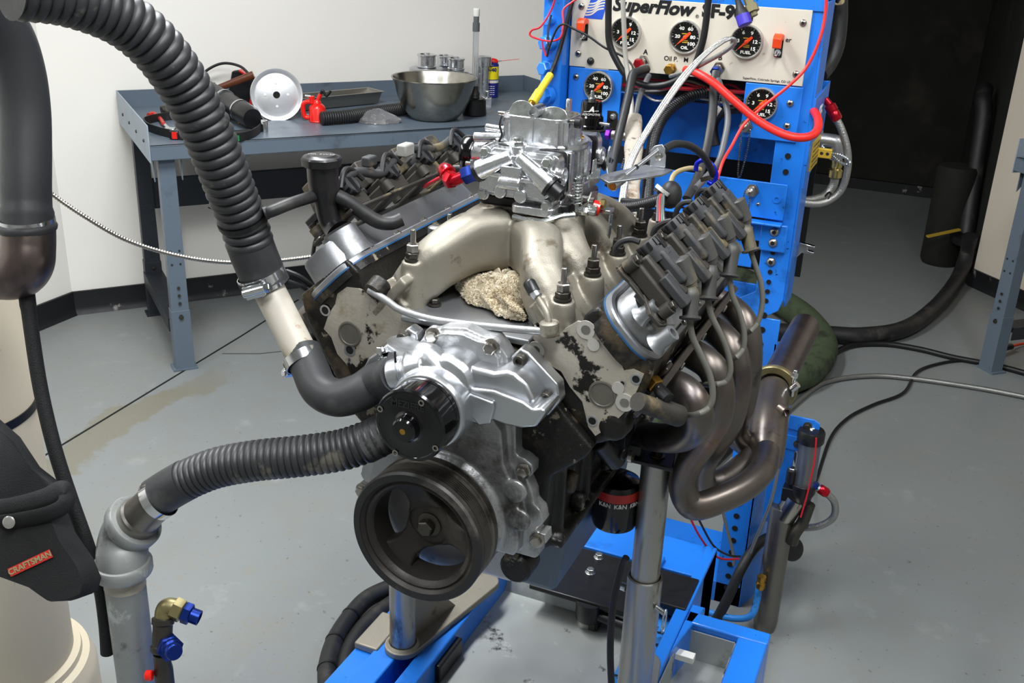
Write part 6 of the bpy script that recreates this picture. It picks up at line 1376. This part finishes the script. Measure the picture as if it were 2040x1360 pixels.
# spray can
sc_ = empty('spray_can', ob(978, 190), 'blue and yellow spray can with a red cap and straw', 'spray can')
q0 = ob(978, 193); MB().lathe(q0, Z, [(.030, 0), (.0325, .003), (.0325, .082)], 36).build('can_body', 'can_blue', sc_)
MB().lathe(q0+Z*.082, Z, [(.0326, 0), (.0326, .056)], 36).build('can_band', 'yellow_bright', sc_)
MB().lathe(q0+Z*.138, Z, [(.0325, 0), (.0325, .006), (.028, .014), (.020, .018)], 36).build('can_shoulder', 'can_blue', sc_)
dc = (CAM-q0); dc.z = 0; dc.normalize(); rt_ = Z.cross(dc)
for i, ch in enumerate('WD-40'):
    an = rad(-50+20*i); dn = (dc*math.cos(an)+rt_*math.sin(an)); text('can_lettering', ch, q0+dn*.0331+Z*.124, Z.cross(dn), Z, .022, 'can_blue', sc_, bold=.0012)
MB().lathe(q0+Z*.066, Z, [(.0327, 0), (.0327, .012)], 36).build('can_stripe', 'label_white', sc_)
for i in range(6):
    an = rad(-40+14*i); dn = (dc*math.cos(an)+rt_*math.sin(an))
    if i < 5: MB().bar(q0+dn*.0330+Z*.067, q0+dn*.0330+Z*.077, .005, .0006, up=rt_).build('red_shield', 'red_paint', sc_)
for k in range(5): 
    for an in (-20, 0, 20): dn = (dc*math.cos(rad(an))+rt_*math.sin(rad(an))); MB().box(q0+dn*.0326+Z*(.052-.009*k), (.009, .0006, .002), (Z.cross(dn), dn, Z)).build('fine_print', 'label_white', sc_)
sp0 = q0+Z*.150; spd = (VX*.8+VY*-.1+Z*.12).normalized()
MB().lathe(sp0+Z*.006-spd*.022, spd, [(.006, 0), (.014, .006), (.017, .018), (.0165, .030), (.012, .042), (.006, .050)], 18).build('nozzle_cap', 'red_paint', sc_)
MB().rod(sp0+Z*.006+spd*.027, sp0+Z*.006+spd*.044, .003).build('nozzle', 'grey_plastic', sc_); MB().rod(sp0+Z*.006+spd*.042, sp0+Z*.006+spd*.125, .0012).build('straw', 'red_paint', sc_)
# yellow tool hanging by the console
ya, yb_ = P(1056, 212, d=2.25), P(1096, 150, d=2.32); L = (yb_-ya).length
yt = empty('yellow_probe', ya, 'yellow-sleeved probe hanging between the carburettor and the console', 'probe')
MB().lathe(ya, yb_-ya, [(.0095, .012), (.0105, .016), (.0105, L*.45), (.0085, L*.5), (.0085, L)], 16).build('sleeve', 'yellow', yt); MB().lathe(ya, yb_-ya, [(.003, -.012), (.005, -.010), (.007, 0), (.007, .013)], 12).build('tip', 'brass', yt)
MB().tube(crv([yb_, yb_+V((.01, .03, .06)), yb_+V((.03, .06, .2))], 6), .005, 8).build('lead', 'wire_black', yt)
# rag in the engine valley
random.seed(5)
ra = [(-.058, .245), (-.035, .222), (.0, .205), (.03, .190), (.050, .182), (.062, .195), (.056, .215), (.065, .25), (.05, .33), (0, .36), (-.05, .33), (-.072, .27)]
mb = MB(); cx_, cy_ = 0, .26; rings = []
out = crv([(x, y_, 0) for x, y_ in ra], 9, closed=True)
for k, (f_, z) in enumerate(((1.0, 1.1235), (1.03, 1.127), (1.03, 1.133), (.97, 1.139), (.88, 1.142), (.76, 1.146), (.62, 1.150), (.46, 1.153), (.3, 1.156), (.12, 1.158))):
    rings.append([V((cx_+(p.x-cx_)*f_+.004*math.sin(p.y*130+k), cy_+(p.y-cy_)*f_+.004*math.sin(p.x*150+k*1.3), z+random.uniform(-.0016, .0016)*(k > 0)+(.005*math.sin(p.x*120+k*.9)+.005*math.sin(p.y*95+p.x*60))*(k > 1))) for p in out])
mb.loft(rings); rg = mb.build('shop_rag', 'rag', label='dirty beige terry rag stuffed under the intake manifold', cat='rag', sm=80, sub=2)
tx = bpy.data.textures.new('terry', 'CLOUDS'); tx.noise_scale = .006; tx.noise_depth = 2
dm = rg.modifiers.new('p', 'DISPLACE'); dm.texture = tx; dm.strength = .006; dm.mid_level = .5

tf = MB(); rv2 = random.Random(9)
for _ in range(14000):
    i = rv2.randrange(1, 8); j = rv2.randrange(len(out)); a_, b_, c_ = rings[i][j], rings[i][(j+1) % len(out)], rings[i+1][j]
    p = a_+(b_-a_)*rv2.random()+(c_-a_)*rv2.random(); n_ = (b_-a_).cross(c_-a_)
    if n_.length < 1e-9: continue
    n_.normalize(); n_ = n_ if n_.z > 0 else -n_
    d_ = (n_*.8+V((rv2.uniform(-1, 1), rv2.uniform(-1, 1), rv2.uniform(-.4, .8)))*.6).normalized(); s_ = V((rv2.uniform(-1, 1), rv2.uniform(-1, 1), rv2.uniform(-1, 1))).cross(d_).normalized()*.0009
    q_ = p+d_*rv2.uniform(.0018, .0036); t_ = s_.cross(d_).normalized()*.0009; o_ = len(tf.v)
    tf.v += [tuple(p+s_), tuple(p-s_*.5+t_), tuple(p-s_*.5-t_), tuple(q_)]; tf.f += [(o_, o_+1, o_+3), (o_+1, o_+2, o_+3), (o_+2, o_, o_+3)]
tf.build('terry_pile', 'rag', rg, sm=0, kind='stuff')
# ================================================================== hoses, cables and small gear between console and engine
def wire(name, px, r, m, label, cat='cable', n=10, y=None, flat=1., ribs=None):
    pts = [P(a, b, y=(y if y is not None else c[0])) if (y is not None or c) else None for a, b, *c in px]
    if ribs: return corr(pts, r, ribs, r*.16, 16, ribs/5).build(name, m, label=label, cat=cat)
    return MB().tube(crv(pts, 8), r, n, flat=flat).build(name, m, label=label, cat=cat)
wire('battery_cable', [(1213, -20), (1212, 40), (1214, 85), (1228, 120), (1252, 155), (1290, 171), (1335, 166), (1378, 138), (1398, 90), (1407, 40), (1413, -20)], .0072, 'wire_black', 'thick black cable looping down in front of the cream gauge panel', y=1.17)
wire('clear_hose', [(1240, -20, 1.16), (1243, 50, 1.16), (1246, 110, 1.16), (1253, 165, 1.15), (1258, 205, 1.13), (1257, 240, 1.10)], .0052, 'wire_white', 'translucent tube hanging straight down across the left fuel gauge', 'tube')
wire('sensor_hose', [(1288, 138, 1.20), (1272, 143, 1.16), (1260, 150, 1.14), (1252, 190, 1.10), (1240, 240, 1.05), (1226, 300, 1.0), (1213, 370, .95)], .0095, 'rubber', 'black hose dropping from the fitting marked A', 'hose')
wire('braided_stub', [(1290, 133, 1.215), (1278, 136, 1.19), (1266, 147, 1.15)], .0062, 'braid', 'short braided steel end at the fitting marked A', 'hose')
wire('vacuum_hose', [(1293, 150, 1.23), (1283, 172, 1.20), (1272, 200, 1.15), (1264, 238, 1.11)], .0062, 'wire_grey', 'grey hose running behind the black one into the heat sleeve', 'hose')
# white heat sleeve
hs = [P(1261, 233, y=1.11), P(1262, 270, y=1.05), P(1262, 310, y=.99), P(1259, 350, y=.93), P(1255, 395, y=.86), P(1250, 430, y=.80)]
hv = MB().tube(crv(hs, 8), lambda i, s: .0185+.0012*math.sin(s*70), 20, up=X, flat=.55).build('heat_sleeve', 'fiberglass', label='dirty white glass-cloth heat sleeve over hoses behind the carburettor', cat='sleeve')
MB().tube(crv([p+V((.016, -.006, 0)) for p in hs], 8), .0016, 6).build('seam', 'fiberglass', hv)
# shielded grey-white sensor cable doubled into a loop
sc0 = empty('sensor_cable', P(1300, 240, y=.92), 'doubled grey-white sensor cable looping up to the right fuel gauge', 'cable')
for k in range(3):
    o = (k-1)*4
    px = [(1455+o*.2, 76+abs(o)*.3, 1.12), (1440, 82+o*.6, 1.11), (1405+o*.4, 108+o*.5, 1.08), (1365+o, 150+o*.4, 1.03), (1325+o, 205+o*.3, .97), (1290+o, 260, .90), (1262+o, 310, .84), (1248+o, 350, .80), (1238+o, 410, .74)]
    MB().tube(crv([P(a, b, y=c) for a, b, c in px], 8), .0034, 8).build('strand', 'braid', sc0)
MB().tube(crv([P(a, b, y=c) for a, b, c in [(1455, 76, 1.12), (1463, 79, 1.125), (1462, 88, 1.13), (1440, 105, 1.14), (1410, 122, 1.16), (1375, 140, 1.19), (1335, 152, 1.22)]], 8), .0045, 10).build('return_strand', 'braid', sc0)
wire('red_hose', [(1366, 139, 1.20), (1385, 144, 1.17), (1420, 164, 1.15), (1465, 203, 1.14), (1510, 240, 1.13), (1555, 265, 1.12), (1590, 274, 1.12), (1617, 270, 1.14), (1630, 254, 1.17), (1628, 232, 1.22), (1617, 217, 1.27)], .0088, 'red_rubber', 'thick red battery cable sweeping across the lower right gauge', 'cable')
wire('red_wire', [(1646, -20, 1.21), (1645, 20, 1.21), (1634, 75, 1.20), (1608, 132, 1.19), (1570, 172, 1.17), (1520, 212, 1.15), (1482, 248, 1.12), (1458, 290, 1.08), (1440, 322, 1.04), (1428, 360, 1.0), (1412, 408, .92)], .0033, 'red_rubber', 'thin red wire hanging down the right edge of the gauge panel', 'wire')
wire('rubber_strap', [(1427, 142, 1.215), (1422, 175, 1.19), (1420, 220, 1.16), (1413, 270, 1.12), (1402, 320, 1.06), (1385, 365, .98), (1368, 395, .92)], .0095, 'rubber', 'flat black hose dropping from the fitting marked B', 'hose', flat=.6)
wire('coolant_line', [(1430, 158, 1.20), (1443, 195, 1.17), (1450, 235, 1.14), (1442, 285, 1.10), (1430, 325, 1.06), (1405, 355, 1.0), (1385, 375, .95)], .0068, 'wire_grey', 'slim grey hose curving to the right below the fitting marked B', 'hose')
wire('wiring_loom', [(1440, 178, 1.30), (1400, 185, 1.28), (1360, 200, 1.25), (1325, 228, 1.2), (1305, 268, 1.13), (1296, 315, 1.05), (1292, 360, .97), (1288, 410, .88)], .0125, 'plastic_black', 'ribbed black loom curving down behind the throttle bracket', 'loom', ribs=.006)
wire('console_hose', [(1475, 215, 1.33), (1440, 222, 1.32), (1420, 250, 1.31), (1425, 290, 1.30)], .012, 'rubber', 'dark hose tucked inside the console opening', 'hose')
wire('throttle_cable', [(1322, 298, .515), (1345, 287, .56), (1375, 291, .62), (1402, 312, .68), (1420, 345, .72), (1430, 385, .74), (1440, 420, .75)], .0062, 'rubber', 'black throttle cable arching from the bracket over the coils', 'cable')
cbn = crv([P(a, b, y=.72) for a, b in ((1386, 340), (1389, 325), (1402, 319), (1418, 328), (1427, 348), (1420, 366), (1410, 362))], 8)
MB().tube(cbn, .0042, 10).build('carabiner', 'carabiner', label='blue carabiner clipping two black hoses above the coils', cat='carabiner')
MB().bar(P(1396, 358, y=.72), P(1422, 352, y=.72), .004, .008).build('tie_bar', 'bolt_steel', label='short steel clip below the blue carabiner', cat='clip')
wire('tan_wire', [(1335, 372, .68), (1340, 352, .70), (1352, 341, .72), (1375, 335, .74), (1395, 338, .76)], .0045, 'wire_tan', 'tan wires curving up behind the black loom ball', 'wire')
# loom ball with coloured leads
hb = empty('loom_boot', P(1340, 385, y=.62), 'black rubber boot with a white ring gathering coloured wires above the coils', 'boot')
bc_ = P(1336, 388, y=.62); MB().sph(bc_, .019, 20, (1, 1.1, 1.25)).build('boot', 'rubber', hb)
rc = P(1322, 376, y=.60); MB().revolve(rc, V((-.5, -.3, -.8)), [(.008, 0), (.0135, 0), (.0135, .006), (.008, .006)], 22).build('white_ring', 'label_white', hb); MB().revolve(rc+V((-.003, -.002, -.006)), V((-.5, -.3, -.8)), [(.006, 0), (.0125, 0), (.0125, .005), (.006, .005)], 22).build('black_ring', 'plastic_black', hb)
for k, (m, x) in enumerate((('wire_grey', 1311), ('red_wire', 1315), ('wire_green', 1319), ('wire_grey', 1322))):
    MB().tube(crv([rc+V((0, 0, -.004)), P(x, 395, y=.57), P(x-1, 418, y=.53), P(x-2+k, 442, y=.50)], 6), .0021, 8).build('lead', m, hb)
wire('engine_loom', [(1225, 412, .70), (1260, 412, .68), (1295, 405, .66), (1325, 396, .64)], .0095, 'plastic_black', 'ribbed black loom lying across the rear of the manifold', 'loom', ribs=.005)
wire('engine_lead', [(1240, 400, .72), (1275, 402, .70), (1310, 392, .68), (1330, 385, .66)], .006, 'wire_black', 'smooth black lead above the rear ribbed loom', 'wire')
# coil pigtails
for k, (pts, lab) in enumerate(((((1226, 505), (1228, 492), (1240, 481), (1258, 477), (1274, 482)), 'black pigtail curling to the front coil connector'), (((1300, 470), (1306, 455), (1322, 444), (1338, 440)), 'dark pigtail curling to the second coil connector'), (((1345, 432), (1350, 415), (1362, 404), (1378, 402)), 'dark pigtail curling to the third coil connector'), (((1388, 398), (1390, 385), (1402, 378), (1418, 380)), 'dark pigtail curling to the rear coil connector'))):
    MB().tube(crv([bk(1, .44+.012*math.sin(i), -.15+.01*i, .155+.117*k+.012*i) if False else P(a, b, y=.20+.117*k) for i, (a, b) in enumerate(pts)], 6), .0042, 8).build('coil_pigtail', 'rubber', label=lab, cat='wire')
wire('red_twist', [(1108, -10, 1.16), (1098, 20, 1.16), (1078, 52, 1.15), (1060, 60, 1.15), (1056, 70, 1.15), (1070, 77, 1.15), (1096, 82, 1.15), (1117, 74, 1.15), (1122, 45, 1.16), (1122, 20, 1.17), (1140, 4, 1.18), (1160, -8, 1.19)], .0022, 'red_wire', 'thin red wire looping at the left edge of the console', 'wire', n=8)
wire('black_twist', [(1098, 30, 1.18), (1092, 60, 1.17), (1092, 100, 1.16), (1090, 112, 1.15), (1094, 95, 1.14), (1108, 60, 1.14), (1122, 48, 1.14), (1140, 56, 1.15), (1172, 72, 1.16), (1205, 95, 1.17), (1240, 112, 1.18), (1258, 128, 1.17), (1262, 142, 1.15)], .0024, 'wire_black', 'thin black wire draped across the left of the gauge panel', 'wire', n=8)
wire('red_drop', [(1080, 80, 1.15), (1082, 95, 1.15), (1088, 112, 1.15)], .002, 'red_wire', 'end of a thin red wire hanging left of the console plugs', 'wire', n=8)
# connectors hanging over the panel
ch = empty('hanging_connector', P(1485, 45, y=1.15), 'black and violet cable connector hanging in front of the model lettering', 'connector')
a, b = P(1471, 5, y=1.15), P(1485, 50, y=1.14); L = (b-a).length
MB().lathe(a, b-a, [(.004, -.03), (.006, 0), (.0085, .012), (.0135, L*.5), (.0135, L*.62)], 18).build('boot', 'rubber', ch); MB().lathe(a, b-a, [(.0145, L*.55), (.0145, L*.98), (.0125, L)], 22).build('collar', 'conn_blue', ch)
MB().tube(crv([a, P(1467, -20, y=1.15), P(1466, -60, y=1.15)], 4), .005, 8).build('lead', 'wire_black', ch)
c3 = empty('hanging_connector', P(1500, 20, y=1.17), 'olive grey plastic connector hanging beside the violet one', 'connector')
a, b = P(1488, -8, y=1.17), P(1502, 30, y=1.16); L = (b-a).length
MB().lathe(a, b-a, [(.010, -.02), (.010, L*.5), (.014, L*.5), (.014, L*.85), (.008, L*.86), (.008, L*1.05)], 8).build('housing', 'conn_olive', c3)
# fuel pressure regulator on its bracket
rg_ = empty('fuel_regulator', P(1175, 270, y=1.12), 'black fuel pressure regulator on a steel bracket in front of the left gauge', 'regulator')
rb = P(1176, 254, y=1.12)
MB().lathe(rb, Z, [(.030, 0), (.030, .006), (.028, .008), (.0275, .024), (.024, .028), (.0235, .033), (.023, .052), (.021, .058), (.010, .0585)], 40).build('body', 'anod_black', rg_, sm=30)
MB().hexa(rb+Z*.058, Z, .014, .007).build('lock_nut', 'zinc', rg_); MB().rod(rb+Z*.064, rb+Z*.080, .0042).build('adjuster', 'zinc', rg_)
dcam = (CAM-rb); dcam.z = 0; dcam.normalize()
text('logo', 'A', rb+dcam*.0238+Z*.043, Z.cross(dcam), Z, .016, 'label_white', rg_, bold=.0006, shear=.3); text('brand_lettering', 'AEROMOTIVE', rb+dcam*.0246+Z*.0325, Z.cross(dcam), Z, .0062, 'label_white', rg_)
MB().bar(rb+dcam*.0242+Z.cross(dcam)*-.016+Z*.038, rb+dcam*.0242+Z.cross(dcam)*.016+Z*.041, .0006, .0014, up=dcam).build('logo_line', 'label_white', rg_)
mb = MB(); mb.prism([(-.030, -.030), (.032, -.030), (.05, .02), (.05, .04), (-.03, .04)], rb+Z*-.004, X, Y, .004); mb.build('bracket_top', 'bolt_dark', rg_)
mb = MB(); mb.bx(rb.x-.030, rb.x+.032, rb.y-.031, rb.y-.028, rb.z-.07, rb.z-.003); mb.bx(rb.x+.030, rb.x+.033, rb.y-.03, rb.y+.04, rb.z-.07, rb.z-.003); mb.bx(rb.x-.03, rb.x+.033, rb.y+.04, rb.y+.13, rb.z-.03, rb.z-.003); mb.build('bracket', 'alu_machined', rg_)
MB().prism([(-.012, 0), (.012, 0), (.012, .03), (.006, .036), (-.012, .036)], V((rb.x+.040, rb.y+.03, rb.z)), X, Z, .003).build('bracket_ear', 'bolt_dark', rg_)
bolt(V((rb.x+.042, rb.y+.026, rb.z+.024)), -Y, .005, .005, 'zinc', rg_); MB().rod(V((rb.x+.020, rb.y-.01, rb.z+.014)), V((rb.x+.048, rb.y-.01, rb.z+.012)), .004).build('vacuum_port', 'zinc', rg_)
pfx = P(1213, 268, y=1.10); MB().hexa(pfx-X*.006, X, .020, .010).build('purple_fitting', 'anod_purple', rg_); MB().lathe(pfx+X*.006, X, [(.006, 0), (.011, .002), (.011, .009), (.007, .010), (.007, .022), (.010, .023), (.010, .034)], 16).build('union', 'bolt_steel', rg_)
chain([P(1250, 285, y=1.06), P(1250, 300, y=1.05), P(1243, 318, y=1.04), P(1238, 335, y=1.03)], rg_)
# braided hoses at the right of the console
e1 = empty('braided_hose', P(1655, 215, y=1.42), 'long braided steel hose with a red end looping at the right of the console', 'hose')
bh = [P(1664, 232, y=1.40), P(1678, 262, y=1.40), P(1688, 300, y=1.40), P(1688, 340, y=1.40), P(1676, 378, y=1.40), P(1650, 400, y=1.39), P(1620, 406, y=1.37), P(1588, 401, y=1.35)]
MB().tube(crv(bh, 8), .0085, 14).build('hose_body', 'braid', e1)
MB().lathe(P(1652, 208, y=1.40), P(1668, 238, y=1.40)-P(1652, 208, y=1.40), [(.010, 0), (.013, .003), (.013, .016), (.011, .018), (.0125, .020), (.0125, .036), (.010, .040)], 12).build('red_end', 'anod_red', e1)
MB().rod(P(1643, 197, y=1.40), P(1653, 209, y=1.40), .008).build('red_elbow', 'anod_red', e1)
e2 = empty('braided_hose', P(1660, 300, y=1.44), 'shorter braided steel hose hanging from a grey elbow at the right of the console', 'hose')
MB().tube(crv([P(1663, 350, y=1.44), P(1660, 368, y=1.44), P(1645, 388, y=1.43), P(1620, 398, y=1.40), P(1592, 400, y=1.37)], 8), .0105, 14).build('hose_body', 'braid', e2)
MB().tube(crv([P(1636, 278, y=1.44), P(1655, 280, y=1.44), P(1667, 284, y=1.44), P(1668, 300, y=1.44), P(1664, 318, y=1.44)], 6), .0155, 18).build('elbow', 'alu_dull', e2)
MB().hexa(P(1634, 274, y=1.44)-X*.01, X, .034, .014).build('elbow_nut', 'alu_dull', e2); MB().lathe(P(1663, 352, y=1.44), Z, [(.010, -.004), (.0155, .0), (.0155, .016), (.011, .02), (.013, .024), (.013, .04)], 14).build('swivel', 'zinc_yellow', e2)
MB().revolve(P(1646, 396, y=1.40), V((.8, .3, -.4)), [(.016, -.002), (.0185, -.002), (.0185, .002), (.016, .002)], 20).build('tie', 'tie_black', e1)
yc = empty('thermocouple_plug', P(1643, 305, y=1.40), 'yellow thermocouple plug with a spiral-wrapped lead at the console side', 'plug')
MB().box(P(1643, 305, y=1.40), (.032, .012, .022)).build('plug_body', 'plate_yellow', yc, bev=.002)
for dx in (-.006, .007): MB().lathe(P(1643, 305, y=1.40)+V((dx, -.006, 0)), -Y, [(.004, 0), (.003, .001)], 12).build('plug_screw', 'bolt_dark', yc)
cr_ = resample(crv([P(1655, 306, y=1.40), P(1672, 308, y=1.39), P(1690, 318, y=1.39), P(1692, 327, y=1.39), P(1680, 326, y=1.40), P(1660, 312, y=1.41), P(1636, 290, y=1.43)], 16), .0012)
MB().tube(cr_, lambda i, s: .0042-.001*(math.sin(2*PI*s/.005) > 0), 8).build('lead', 'zinc', yc)
wire('intake_hose', [(1672, -20, 1.50), (1672, 40, 1.50), (1666, 90, 1.49), (1652, 125, 1.47), (1634, 148, 1.44)], .019, 'rubber', 'fat black hose hanging behind the right edge of the console', 'hose')
wire('exhaust_hose', [(1645, -20, 1.55), (1640, 60, 1.55), (1634, 120, 1.52), (1628, 160, 1.48)], .016, 'rubber', 'second dark hose between the console edge and the fat black hose', 'hose')
wire('white_rope', [(1655, 10, 1.44), (1652, 50, 1.44), (1645, 95, 1.43), (1632, 138, 1.42)], .0028, 'wire_white', 'frayed white cord hanging at the right edge of the console', 'cord', n=6)
cw = [P(1665+9*math.cos(t*.9)+t*.35, 2+7*math.sin(t*.9), y=1.45) for t in range(0, 24)]
MB().tube(crv(cw, 4), .0016, 6).build('wire_coil', 'wire_tan', label='small curl of tan wire at the top right of the console', cat='wire')
# nest of wires inside the console opening
random.seed(11)
for k, lab in enumerate(('coloured wire strand highest in the nest inside the console', 'coloured wire strand arching through the nest inside the console', 'coloured wire strand lying lowest in the nest inside the console', 'dark wire strand crossing the nest inside the console', 'pale wire strand crossing the nest inside the console')):
    z0 = 1.30-.008*k; pts = [V((x, CY+.05+random.uniform(-.02, .04), z0+random.uniform(-.012, .012))) for x in (-.14, -.08, -.03, .03, .08, .12)]
    MB().tube(crv(pts, 6), .0026, 6).build('nest_wire', ('red_wire', 'wire_tan', 'wire_white', 'wire_black', 'wire_white')[k], label=lab, cat='wire')
# harness to the carburettor choke and left bank
wire('choke_loom', [(932, 340, .36), (915, 336, .38), (895, 340, .40), (875, 348, .42)], .0062, 'plastic_black', 'ribbed black loom below the round choke cap', 'loom', ribs=.004)
wire('choke_lead', [(900, 352, .37), (882, 352, .39), (862, 362, .41), (845, 372, .43)], .003, 'red_wire', 'pink-red lead running back along the left coils', 'wire')
wire('horn_wires', [(1000, 232, .33), (996, 250, .335), (1000, 268, .335), (994, 282, .335)], .0018, 'wire_black', 'thin black wires curled at the left of the choke horn', 'wire', n=6)
wire('ground_lead', [(1226, 1480, .30), (1218, 1360, .32), (1216, 1280, .33), (1222, 1200, .34), (1238, 1130, .35), (1248, 1110, .35)], .006, 'wire_black', 'black lead hanging down in front of the right tube post', 'wire')
